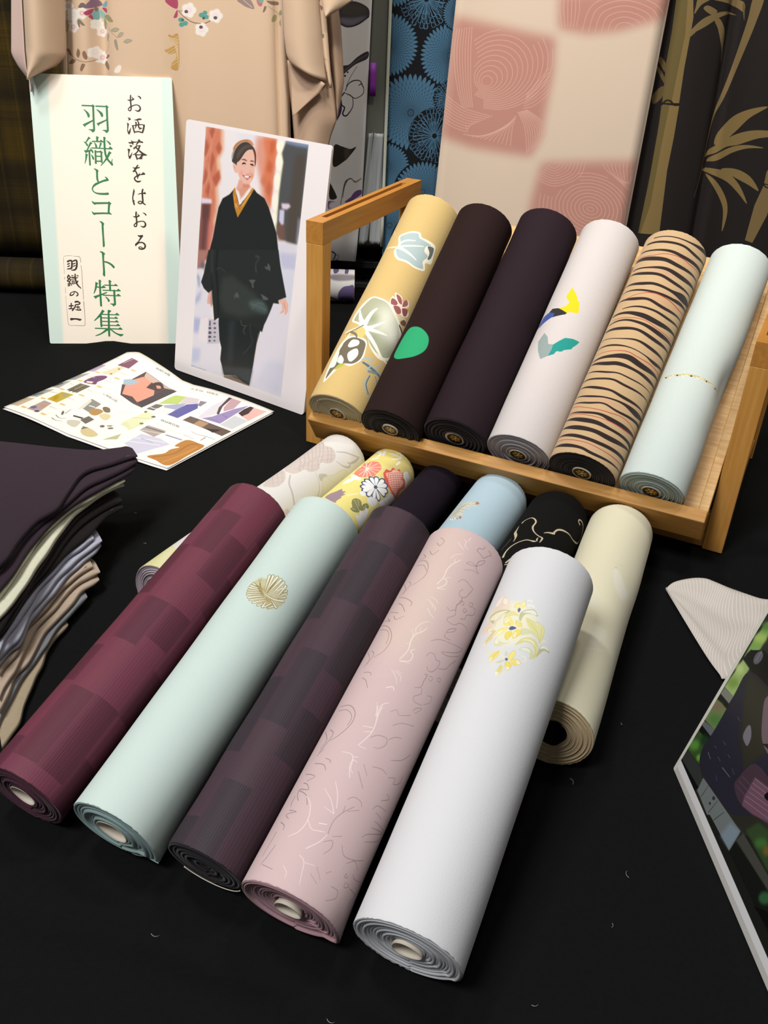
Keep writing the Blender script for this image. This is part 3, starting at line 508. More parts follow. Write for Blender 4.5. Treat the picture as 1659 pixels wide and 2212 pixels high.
ART['F4'] = '''
c #e3cdbd 16.15 367.1,-21.5 368.3,-2.4 297.2,7.4 233.4,7.6 207.7,-6.7 236.7,-20.8 290.7,-17.2
s #f3e4da 0.00 362.4,4.5,0.58 360.5,7.9,0.58 355.7,8.0,0.58 353.6,12.5,0.57
s #f3e4da 0.00 357.2,1.0,0.59 353.7,4.1,0.58 350.8,8.9,0.57
s #f3e4da 0.00 367.7,9.8,0.58 362.4,9.1,0.58
s #f6e8de 0.00 302.1,1.0,0.74 311.2,3.6,0.74 321.3,3.2,0.75 329.3,5.4,0.75 332.8,7.6,0.75 338.3,11.0,0.56
s #f6e8de 0.00 332.4,6.9,0.56 336.4,5.4,0.47
s #f3e4da 0.00 335.7,1.1,0.48 341.7,4.2,0.57 345.5,10.1,0.38
s #f6e8de 0.00 310.5,4.7,0.74 308.9,8.1,0.73 303.0,7.7,0.73 297.8,2.8,0.73 299.8,9.9,0.54
s #f3e4da 0.00 311.4,5.3,0.55 314.7,9.4,0.46
s #f0e2d8 0.00 282.8,0.0,0.55 279.4,4.9,0.62 275.3,7.5,0.53
s #f0e2d8 0.00 286.2,0.4,0.46 285.4,6.0,0.54 282.1,10.0,0.44
s #f0e2d8 0.00 279.8,5.6,0.53 276.5,9.6,0.70 272.6,10.3,0.44
s #f0e2d8 0.00 273.2,3.1,0.53 268.3,8.6,0.61 265.7,13.2,0.43
s #f6e8de 0.00 213.6,1.7,0.59 224.0,4.8,0.67 235.4,3.4,0.85 241.9,4.0,0.69 248.5,9.0,0.68 253.9,11.1,0.43
s #f6e8de 0.00 243.4,5.1,0.51 247.5,2.6,0.52 251.9,3.2,0.52 257.5,6.1,0.52 260.6,10.0,0.43
s #f3e4da 0.00 239.8,4.0,0.51 246.3,-0.4,0.35
s #f3e4da 0.00 232.5,3.7,0.51 230.1,0.5,0.34
s #f3e4da 0.00 246.6,7.2,0.43 251.0,5.8,0.34
s #f6e8de 0.00 228.5,9.7,0.50 225.2,7.3,0.67 222.0,10.7,0.66 215.7,10.1,0.66 211.9,2.5,0.50 213.7,10.9,0.41
s #efe0d8 0.00 201.0,-0.3,0.42 197.3,4.6,0.49 190.2,9.4,0.40
s #efe0d8 0.00 201.3,2.9,0.41 198.6,9.1,0.48 193.9,11.1,0.32
s #f6ece4 0.00 183.0,2.7,0.64 186.1,7.1,0.72 183.7,9.8,0.55
s #efe0d8 0.00 202.8,3.9,0.33 200.9,9.7,0.32
s #f3e6de 0.00 150.8,8.2,0.61 159.5,5.9,0.62 167.1,6.5,0.63 171.1,10.5,0.47
s #efe0d8 0.00 155.9,5.9,0.39 167.6,1.4,0.32
s #8f7c78 0.00 357.2,20.9,0.48 361.1,21.3,0.49 363.6,25.7,0.50 367.6,26.1,0.40
s #8f7c78 0.00 357.2,20.9,0.39 356.3,25.6,0.49 355.1,29.7,0.50 360.7,33.2,0.42 365.0,36.5,0.54 366.4,31.6,0.52
s #9a8884 0.00 337.6,17.0,0.38 341.6,19.3,0.38 341.7,26.7,0.49 339.3,22.3,0.38 337.8,17.4,0.38
s #8f7c78 0.00 341.7,26.7,0.59 348.0,27.1,0.49 354.2,32.7,0.41 348.6,31.7,0.41 340.9,27.1,0.39 336.6,31.6,0.50
s #a08e8a 0.00 329.6,17.3,0.37 334.8,25.4,0.39 336.6,32.8,0.41
s #9a8884 0.00 314.0,18.0,0.37 318.9,19.9,0.37 320.2,24.5,0.47 318.8,29.6,0.49 318.0,33.8,0.50 311.0,32.4,0.49 305.0,30.7,0.48 301.8,25.5,0.37 305.3,22.8,0.37 310.2,24.8,0.37
s #8f7c78 0.00 302.3,27.4,0.57 297.7,28.6,0.57 291.3,26.1,0.55 285.9,27.6,0.46
s #9a8884 0.00 297.1,26.6,0.47 299.8,31.0,0.38 296.0,31.8,0.48 295.3,29.7,0.38
s #9a8884 0.00 303.6,36.7,0.41 306.4,41.0,0.53 301.9,40.9,0.53 301.4,36.6,0.40
s #9a8884 0.00 294.5,33.9,0.49 294.7,37.9,0.51 290.9,36.0,0.50 293.0,33.4,0.39
s #9a8884 0.00 303.8,43.0,0.55 304.5,48.7,0.60 298.2,47.8,0.59 291.3,40.1,0.52 286.8,40.0,0.52 282.7,35.4,0.49
s #a08e8a 0.00 283.3,18.6,0.36 282.3,23.0,0.45 286.1,26.5,0.46 281.4,28.7,0.46 274.2,23.7,0.36 270.5,24.4,0.36
s #a08e8a 0.00 271.0,25.2,0.36 272.6,32.2,0.47 279.2,37.5,0.50 281.9,47.8,0.58 279.2,50.9,0.49
s #9a8884 0.00 259.9,28.5,0.36 264.8,29.3,0.46 271.1,35.6,0.48 267.5,35.1,0.38 260.9,29.1,0.36
s #9a8884 0.00 258.6,28.1,0.45 255.6,29.6,0.45 257.6,35.7,0.38
s #a08e8a 0.00 243.6,19.1,0.34 249.3,24.2,0.44 253.4,31.9,0.46
s #a08e8a 0.00 253.4,33.1,0.37 261.5,50.1,0.47 264.0,56.9,0.51 253.0,47.4,0.56 241.6,32.5,0.37
s #a08e8a 0.00 240.9,32.9,0.37 244.2,41.8,0.50 255.6,55.6,0.51
s #9a8884 0.00 228.0,21.5,0.34 233.1,23.0,0.34 234.4,27.4,0.44 231.4,31.2,0.45 232.7,35.3,0.46 227.3,36.0,0.46 219.9,33.0,0.45 217.5,28.7,0.35 220.5,26.1,0.34
s #9a8884 0.00 226.7,37.7,0.47 233.1,45.6,0.53 240.7,48.7,0.56 249.5,54.4,0.63
s #9a8884 0.00 212.4,27.1,0.43 213.4,29.8,0.52 206.3,29.3,0.51 200.4,29.2,0.43 196.0,24.4,0.33
s #a08e8a 0.00 214.0,31.7,0.35 215.2,35.7,0.46 211.3,35.7,0.36 211.3,32.0,0.35
s #a08e8a 0.00 218.2,40.6,0.39 221.4,44.6,0.51 218.3,45.6,0.52 217.0,41.5,0.39
s #a08e8a 0.00 200.3,30.3,0.34 195.1,32.1,0.43 188.5,27.2,0.41 185.0,30.1,0.42 187.4,38.1,0.36
s #a08e8a 0.00 198.3,38.8,0.37 200.9,44.5,0.50 195.9,45.3,0.40 189.4,39.4,0.37
s #a08e8a 0.00 177.4,32.2,0.34 181.7,34.3,0.43 185.0,39.8,0.37 176.7,34.9,0.35
s #a08e8a 0.00 164.6,15.1,0.31 168.9,19.1,0.31 166.2,23.1,0.32 172.4,31.8,0.42
s #9c8474 0.00 353.3,-20.5,0.60 349.2,-15.6,0.55 355.3,-13.2,0.43 360.5,-19.6,0.47
s #9c8474 0.00 343.0,-24.5,0.63 337.2,-18.4,0.57 343.1,-13.9,0.43
s #9c8474 0.00 340.6,-32.0,0.55 335.0,-26.2,0.65 333.9,-33.5,0.55
s #9c8474 0.00 332.4,-35.5,0.55 329.5,-23.4,0.61 321.7,-16.4,0.55 310.1,-14.2,0.52 302.1,-18.5,0.44 297.2,-24.7,0.48
s #9c8474 0.00 325.7,-34.0,0.55 323.4,-22.5,0.48 315.8,-15.8,0.43
s #9c8474 0.00 304.9,-31.7,0.54 298.7,-26.7,0.63 288.5,-30.8,0.66
s #9c8474 0.00 311.2,-48.3,0.03 295.5,-31.2,0.67 286.8,-32.4,0.53
s #9c8474 0.00 285.2,-34.2,0.53 279.7,-20.0,0.55 275.3,-13.0,0.50 270.9,-12.9,0.40
s #9c8474 0.00 275.8,-29.3,0.65 272.2,-22.5,0.57 264.3,-15.5,0.51
s #9c8474 0.00 271.5,-48.3,0.03 264.6,-28.7,0.51 262.3,-21.6,0.44
s #9c8474 0.00 259.6,-25.7,0.59 254.7,-20.8,0.54 259.0,-14.0,0.40
s #9c8474 0.00 258.7,-34.3,0.52 253.6,-28.2,0.62 261.1,-48.3,0.03
s #9c8474 0.00 253.5,-44.3,0.52 246.9,-26.5,0.59 237.7,-17.2,0.50 227.5,-14.2,0.48 217.2,-16.7,0.49 211.3,-23.8,0.43
s #9c8474 0.00 246.7,-39.3,0.52 242.4,-25.0,0.46 235.6,-19.2,0.41 226.3,-17.4,0.40
s #9c8474 0.00 219.9,-31.7,0.63 214.6,-25.7,0.56 204.0,-28.6,0.59
s #9c8474 0.00 219.8,-37.8,0.50 210.1,-28.9,0.48 201.4,-30.6,0.49
s #9c8474 0.00 194.7,-26.1,0.56 194.3,-18.4,0.49 191.5,-16.0,0.38
s #9c8474 0.00 188.7,-24.6,0.54 185.6,-18.6,0.48 178.4,-13.0,0.45
s #907e7c 0.00 158.9,-33.3,0.58 158.7,-20.2,0.59 151.7,-11.8,0.52 140.9,-10.6,0.51 129.2,-16.4,0.54 123.5,-22.7,0.47
s #907e7c 0.00 154.3,-33.0,0.58 154.2,-21.3,0.47 148.1,-13.3,0.42 139.4,-13.1,0.42
s #907e7c 0.00 134.9,-30.7,0.56 131.0,-23.6,0.60 122.4,-24.6,0.60 112.1,-28.5,0.65
s #907e7c 0.00 134.1,-37.2,0.57 124.8,-27.6,0.65 115.4,-29.5,0.53
s #907e7c 0.00 109.0,-29.2,0.53 115.0,-25.0,0.48
s #907e7c 0.00 101.5,-26.4,0.61 100.9,-16.1,0.52 96.6,-11.6,0.39
s #907e7c 0.00 106.9,-17.4,0.42 105.7,-12.3,0.50 103.4,-11.0,0.39
s #907e7c 0.00 91.5,-30.6,0.67 91.2,-24.6,0.58 89.5,-18.5,0.42 85.1,-24.3,0.57
s #907e7c 0.00 83.1,-27.0,0.73 82.1,-22.3,0.55 77.5,-18.1,0.51 77.2,-28.1,0.74 71.2,-26.3,0.59 67.3,-22.3,0.54
s #907e7c 0.00 76.1,-27.3,0.60 72.7,-17.4,0.51 65.0,-11.8,0.47
s #907e7c 0.00 71.3,-29.4,0.63 65.4,-29.0,0.62 61.4,-27.3,0.47
s #907e7c 0.00 58.5,-26.4,0.58 57.6,-18.2,0.40 54.7,-27.6,0.59 51.0,-22.2,0.42
s #907e7c 0.00 48.0,-29.5,0.62 45.3,-23.2,0.53 41.6,-21.8,0.42
s #907e7c 0.00 39.5,-28.3,0.59 28.4,-29.1,0.47 19.3,-30.1,0.48
s #907e7c 0.00 28.8,-21.3,0.41 18.6,-23.8,0.52 12.2,-26.7,0.44
s #907e7c 0.00 12.3,-24.1,0.42 10.6,-12.7,0.35
s #f3e4e0 0.00 165.0,7.2,0.66 156.2,7.2,0.75 146.1,8.8,0.74 137.1,8.1,0.73 125.5,3.8,0.64
s #f3e4e0 0.00 164.4,3.5,0.57 155.4,5.6,0.66
s #f3e4e0 0.00 142.5,-0.2,0.47 144.4,7.7,0.65
s #f3e4e0 0.00 137.9,2.9,0.46 141.0,8.3,0.64
s #f3e4e0 0.00 125.0,5.0,0.55 125.3,10.6,0.45
s #f3e4e0 0.00 115.5,-6.1,0.38 116.2,1.4,0.55 113.5,4.6,0.63 105.7,5.5,0.62 97.5,9.3,0.52
s #f3e4e0 0.00 114.3,4.2,0.54 116.2,8.1,0.45
s #f3e4e0 0.00 112.6,5.0,0.54 111.7,9.3,0.44
s #f3e4e0 0.00 111.8,5.4,0.54 104.4,7.0,0.53 102.0,10.1,0.44
s #f3e4e0 0.00 89.6,0.9,0.44 81.4,6.7,0.60 71.0,10.9,0.59
s #f3e4e0 0.00 81.6,-4.7,0.36 74.6,4.5,0.51 66.3,10.9,0.67
s #f3e4e0 0.00 67.8,2.3,0.34 66.1,10.5,0.59
s #f3e4e0 0.00 71.8,-16.8,0.40 66.5,-9.6,0.55 54.6,-5.1,0.61 43.7,-7.0,0.61 37.4,-13.4,0.46
s #f3e4e0 0.00 53.8,-4.7,0.52 48.4,0.9,0.50 49.3,6.9,0.58 50.4,10.9,0.49
s #f6eae4 0.00 54.6,4.3,0.67 56.3,9.8,0.66
s #f3e4e0 0.00 33.4,4.0,0.65 42.0,10.6,0.65 50.2,13.8,0.49
s #f3e4e0 0.00 27.1,1.9,0.41 24.1,7.0,0.56 15.8,9.5,0.47 8.3,11.7,0.39
s #f3e4e0 0.00 23.8,8.1,0.40 25.1,15.6,0.32
s #f3e4e0 0.00 15.4,-5.6,0.33 11.9,-1.0,0.40 7.7,-0.5,0.32
s #a48c8a 0.00 50.2,13.8,0.41 60.9,13.1,0.41 70.6,16.8,0.42 78.8,22.6,0.43
s #a48c8a 0.00 70.6,16.8,0.42 75.9,16.1,0.34
s #a48c8a 0.00 73.1,19.5,0.34 79.2,27.7,0.35
s #a48c8a 0.00 43.6,13.5,0.32 47.6,18.9,0.41 42.3,20.7,0.41 35.9,17.4,0.32
s #a48c8a 0.00 50.4,17.5,0.33 54.4,24.2,0.34
s #a48c8a 0.00 81.2,15.4,0.34 85.4,19.2,0.43 85.4,25.4,0.44 82.4,28.2,0.36
s #a48c8a 0.00 112.6,14.7,0.35 106.2,20.8,0.36
s #a48c8a 0.00 105.6,13.1,0.35 95.2,22.3,0.44
s #a48c8a 0.00 135.8,9.7,0.37 140.6,14.4,0.46 142.2,21.9,0.47 136.9,23.5,0.47 131.3,19.8,0.37 129.7,15.5,0.36
s #a48c8a 0.00 142.5,24.0,0.38 147.6,28.2,0.48 150.8,34.1,0.41
s #a48c8a 0.00 155.2,22.0,0.38 161.5,28.0,0.39 167.2,40.0,0.44
s #a48c8a 0.00 129.3,33.7,0.39 136.7,44.1,0.56 147.4,51.8,0.53
s #a48c8a 0.00 114.9,21.7,0.36 117.8,29.1,0.47 117.3,35.8,0.40
s #a48c8a 0.00 116.6,39.2,0.51 120.7,46.5,0.57 115.8,47.0,0.57 122.3,55.4,0.68 127.7,54.0,0.54
s #a48c8a 0.00 97.6,42.3,0.52 104.0,50.4,0.60 105.3,44.8,0.44
s #a48c8a 0.00 86.9,37.9,0.39 92.3,41.6,0.51 95.0,53.7,0.52
s #a48c8a 0.00 87.0,42.5,0.41 87.5,52.5,0.50
s #a48c8a 0.00 63.6,40.2,0.39 69.6,45.2,0.53 82.4,66.7,0.79 75.4,45.4,0.42
s #a48c8a 0.00 82.4,66.7,0.66 74.2,63.5,0.65 63.2,45.5,0.42
s #a48c8a 0.00 84.6,67.2,0.66 81.3,45.6,0.43
s #a48c8a 0.00 49.0,27.3,0.34 43.4,32.9,0.44 46.8,44.3,0.50 53.0,55.1,0.50
s #a48c8a 0.00 40.1,37.6,0.37 46.2,44.8,0.51 43.2,52.2,0.47
s #a48c8a 0.00 34.6,41.8,0.48 31.5,41.2,0.47 32.8,44.9,0.50 34.0,42.3,0.38
s #a48c8a 0.00 29.2,44.7,0.50 25.7,46.3,0.51 29.0,50.7,0.55 29.6,46.1,0.41
s #a48c8a 0.00 28.7,53.5,0.59 29.7,67.7,0.62 22.5,62.8,0.61 16.7,63.5,0.48
s #a48c8a 0.00 37.9,49.2,0.43 36.9,55.7,0.62 42.7,72.7,0.03
s #a48c8a 0.00 29.5,72.7,0.03 26.6,72.5,0.04 21.5,72.6,0.04
s #a48c8a 0.00 19.4,34.1,0.34 20.2,41.3,0.47 15.0,42.6,0.47 8.9,35.1,0.34
s #a48c8a 0.00 24.7,25.4,0.33 28.3,28.6,0.33
s #b09894 0.00 18.8,15.2,0.31 14.6,23.1,0.32
s #b09894 0.00 25.2,17.4,0.32 18.5,23.9,0.32
'''
ART['F5'] = '''
c #f2efd6 3.08 286.3,11.3 271.5,11.3 258.7,3.7 254.6,-9.0 263.1,-24.3 282.0,-38.5 298.1,-39.7 303.2,-25.8 303.0,-9.9 297.5,3.4
c #efdccb 1.94 314.5,-35.8 307.4,-24.3 295.7,-18.1 286.2,-22.0 278.3,-26.1 267.6,-31.6 271.5,-42.2 282.0,-38.5 296.0,-36.9
c #f8efe0 0.00 302.8,-36.6 308.0,-35.6 312.8,-31.1 304.0,-31.1 300.3,-33.4
c #f8efe0 0.00 308.5,-28.1 306.8,-24.1 300.3,-22.3 303.6,-27.4
c #e6dcc0 0.69 298.0,-37.1 297.4,-32.1 296.0,-33.4
c #efe3cf 0.47 297.8,-26.3 299.0,-21.3 295.7,-18.1 295.0,-24.1
c #c9c79c 0.00 287.2,-37.9 292.4,-33.8 293.9,-24.8 292.4,-15.9 289.6,-18.5 289.0,-25.2 285.0,-29.3 277.6,-28.6
c #f5f0cf 0.00 284.8,-36.3 290.0,-32.1 292.3,-22.0 291.5,-18.6 287.7,-24.7 282.2,-27.6
c #f7ec9a 0.00 297.7,-13.5 301.5,-12.6 301.9,-9.4 305.6,-7.7 305.8,-5.8 300.1,-3.9 297.8,-5.7 298.4,-8.7 295.7,-10.2 295.4,-12.1
c #f4f0c0 0.00 300.8,-9.0 304.8,-7.4 304.5,-5.9 300.5,-4.7
c #6f7090 0.16 294.0,-9.5 296.9,-8.7 295.1,-7.0 291.3,-7.5
c #c9cb9e 0.00 284.1,-5.2 291.1,-6.0 295.9,-1.9 298.8,4.2 295.5,8.5 292.9,9.2 293.0,5.9 291.5,-0.6 286.6,-2.8 282.4,-2.9
c #eef0e4 0.00 292.1,-4.4 295.6,-0.9 297.8,4.5 294.8,8.2 293.4,6.7 293.2,0.8
s #f4f3ea 0.00 301.3,-2.1,1.52 302.7,1.1,1.51 301.0,3.5,1.30
s #f4f3ea 0.00 306.6,-3.7,1.44 307.7,-1.3,1.33 305.8,0.2,0.81
c #e9e2a4 0.00 283.6,-18.7 288.4,-18.6 292.1,-14.9 290.9,-9.7 287.4,-6.3 287.1,-10.8 285.5,-14.6
c #f6e98a 0.00 275.8,-17.3 281.2,-17.1 284.9,-14.4 281.3,-9.9 277.5,-7.8 275.3,-10.4 274.2,-13.8
c #f5e48c 0.00 278.9,-6.9 282.3,-7.5 280.9,-3.8 280.5,-1.4 276.1,-0.5 275.0,-3.8
c #f3e27a 0.00 261.5,-4.2 268.0,-5.7 272.1,-3.8 273.4,0.3 268.6,1.4 264.1,-1.4
c #f3df70 0.00 263.3,-12.1 267.4,-11.6 269.3,-7.5 265.1,-5.7 261.2,-7.7 258.7,-8.7
c #f6ec9c 0.00 263.6,-21.6 269.9,-19.7 272.4,-15.1 272.2,-11.2 267.2,-13.4 263.5,-17.0
c #f7f3d8 0.00 276.4,-16.5 280.6,-16.0 283.7,-14.1 279.0,-13.5
c #f7f3d8 0.00 262.8,-3.7 266.6,-4.4 269.4,-3.0 264.9,-2.5
c #f7f3d8 0.00 264.1,-20.7 268.1,-18.6 268.8,-15.9 264.6,-17.4
c #5c6488 0.15 271.1,-10.4 273.9,-9.9 274.8,-7.9 273.7,-4.3 271.4,-6.3 270.3,-8.3
c #e9e4a0 0.00 287.0,0.1 286.8,5.4 284.6,10.3 278.8,13.6 270.0,17.9 272.7,13.1 276.1,8.7 279.3,4.5
c #eee8a6 0.00 287.6,10.4 285.8,15.3 282.6,19.4 277.6,20.6 269.7,20.1 267.2,19.8 274.5,15.9 281.3,12.8
s #c4c28a 0.00 284.9,2.3,0.30 280.5,9.3,0.29 276.4,14.4,0.29 268.0,19.3,0.39
s #c4c28a 0.00 283.3,16.1,0.30 275.8,18.0,0.30 269.1,19.2,0.29
c #dfe0b8 0.00 274.8,0.8 276.4,5.8 274.7,11.5 271.1,16.1 272.6,9.8 269.6,5.1 267.6,1.7
c #e6e09a 0.00 254.9,0.1 260.6,1.5 265.7,5.4 268.6,11.0 267.2,16.3 262.4,19.4 251.5,20.0 249.7,18.1 258.2,17.3 262.6,13.4 262.1,7.5 258.2,2.7
c #f3f0d0 0.00 263.0,4.4 265.9,8.1 266.2,12.8 262.6,16.3 264.3,11.4
s #c0bf88 0.00 257.2,1.7,0.29 263.6,7.0,0.29 263.3,13.7,0.29 258.2,18.3,0.29 251.4,19.0,0.38
c #d9dcb0 0.00 252.2,4.6 256.2,7.0 258.3,11.9 256.4,16.4 250.9,18.2 247.4,15.4 252.1,14.8 253.3,11.1
c #eef0e0 0.00 253.3,5.6 256.3,8.3 256.8,12.4 254.2,14.6 253.8,10.0
c #c5c898 0.00 253.0,20.5 259.6,20.3 265.7,20.9 268.6,24.2 267.4,29.3 265.1,30.8 264.1,25.8 260.1,23.4
c #f2f3ea 0.00 263.1,21.2 267.4,22.4 268.5,27.1 266.5,29.6 265.9,25.1
s #f0efdc 0.00 270.0,20.5,1.48 272.9,22.1,1.50 273.0,25.4,0.81
s #f2f0de 0.00 247.1,8.9,1.13 247.4,11.6,1.22 244.4,13.1,1.13 242.3,11.4,0.65
c #e7d9a8 0.00 269.1,-24.2 273.3,-28.0 273.6,-31.8 270.6,-33.6 267.6,-26.3 262.2,-28.7 256.8,-30.5 249.4,-28.5 254.8,-26.2 259.0,-22.5 263.6,-22.6 268.9,-21.9
c #f5efd4 0.00 271.8,-31.6 272.8,-28.4 270.1,-26.7 269.3,-31.1
c #f5efd4 0.00 250.0,-28.5 254.8,-29.7 256.1,-27.3
s #bda878 0.00 268.4,-23.4,0.34 261.7,-26.2,0.35 253.9,-28.1,0.36
c #e2e0b4 0.00 253.0,-18.7 261.1,-19.6 257.2,-15.8 255.6,-9.6 256.9,-5.4 254.0,-9.1 251.1,-12.8 250.8,-16.5
c #f3f1d8 0.00 254.2,-18.2 259.4,-18.5 256.0,-15.4 253.7,-15.6
s #e9e6c0 0.00 246.5,-24.6,1.36 243.4,-20.8,1.40 244.5,-18.2,1.26 246.8,-18.5,1.06
s #ece9c8 0.00 256.6,-5.3,0.78 252.4,-8.5,0.99 245.9,-10.1,1.29 241.3,-7.7,1.26 239.4,-4.4,0.95
c #f0df88 0.00 237.2,-18.0 242.9,-16.6 246.3,-11.1 240.8,-10.2 236.5,-12.5 232.3,-15.3
c #f6f0d0 0.00 233.4,-15.9 237.2,-17.0 238.5,-15.1 235.2,-14.4
s #c0aa60 0.00 245.7,-11.0,0.25 240.3,-13.8,0.25 235.1,-15.3,0.25
c #d8dabb 0.00 243.0,-5.5 247.5,-5.2 245.3,-3.1 242.0,-3.0
c #d4d6b2 0.00 233.0,-10.0 236.4,-7.0 238.0,-3.5 233.9,-6.2
c #f5e88c 0.00 240.3,-1.5 245.2,-1.7 250.2,1.2 247.1,3.0 242.5,2.7 239.4,0.5
c #f4e47c 0.00 238.9,0.7 242.5,5.4 240.0,10.3 237.2,8.0 235.2,5.0
c #f7f4d8 0.00 241.6,5.7 239.8,9.9 237.6,7.8
c #f3df74 0.00 236.0,-2.8 237.4,-0.2 235.0,3.3 230.0,3.1 228.3,1.8 231.6,-1.0
c #f8f4dc 0.00 231.3,-0.4 231.4,2.6 228.6,1.7
c #615f84 0.14 238.5,-3.6 240.4,-2.9 239.3,-1.2 237.4,-1.9
c #e6dc96 0.00 221.1,-6.9 226.6,-6.9 231.9,-5.5 231.0,-3.0 226.9,-2.1 220.9,-3.7 219.7,-6.0
c #f8f4dc 0.00 220.2,-6.4 223.8,-6.9 224.0,-4.3 220.7,-4.5
s #bfb070 0.00 231.0,-4.8,0.24 226.0,-4.9,0.24 221.6,-5.3,0.23
s #efe9cc 0.00 227.2,-12.1,0.88 229.1,-11.9,0.88 227.5,-9.9,0.68
s #cfccb0 0.00 272.8,-25.0,0.35 281.4,-26.7,0.36 283.8,-21.6,0.46
s #b9b68c 0.00 290.9,-18.9,0.22 283.6,-19.0,0.22 276.4,-16.5,0.22 279.0,-13.5,0.21 274.7,-10.2,0.20
s #b9b68c 0.00 263.5,-21.0,0.22 269.9,-18.2,0.22 272.7,-11.4,0.21
s #b9b68c 0.00 262.7,-11.9,0.20 258.7,-8.3,0.20 267.2,-6.8,0.20
s #b9b68c 0.00 262.2,-3.9,0.20 265.5,-0.9,0.19 271.4,1.0,0.19 279.3,-1.5,0.20 282.1,-6.0,0.20 277.8,-6.5,0.20
s #b9b68c 0.00 295.9,-13.0,0.21 300.2,-13.6,0.22 302.4,-10.4,0.21 301.4,-9.2,0.21 305.8,-5.8,0.21 300.1,-3.9,0.20
s #b9b68c 0.00 293.4,9.1,0.20 297.3,6.0,0.20 297.6,1.3,0.20 294.8,-3.4,0.20 286.4,-5.5,0.20
s #b9b68c 0.00 287.0,0.3,0.20 286.8,5.4,0.20 285.6,10.0,0.20 287.8,10.8,0.20 285.8,16.3,0.20 282.1,19.6,0.20 270.9,20.2,0.20
s #b9b68c 0.00 255.6,0.4,0.19 263.6,3.3,0.19 267.8,8.5,0.19 267.6,15.2,0.19 263.3,19.1,0.19
s #b9b68c 0.00 240.4,-1.1,0.19 246.0,-1.1,0.19 250.2,1.2,0.19 246.6,3.2,0.19 240.3,1.6,0.19
s #b9b68c 0.00 239.5,0.9,0.19 242.5,5.4,0.19 240.0,10.3,0.19 235.9,6.6,0.19 236.4,2.8,0.19
s #b9b68c 0.00 236.1,-2.4,0.19 231.5,-1.4,0.19 228.3,1.8,0.18 233.5,3.7,0.19 236.9,-0.0,0.19
'''
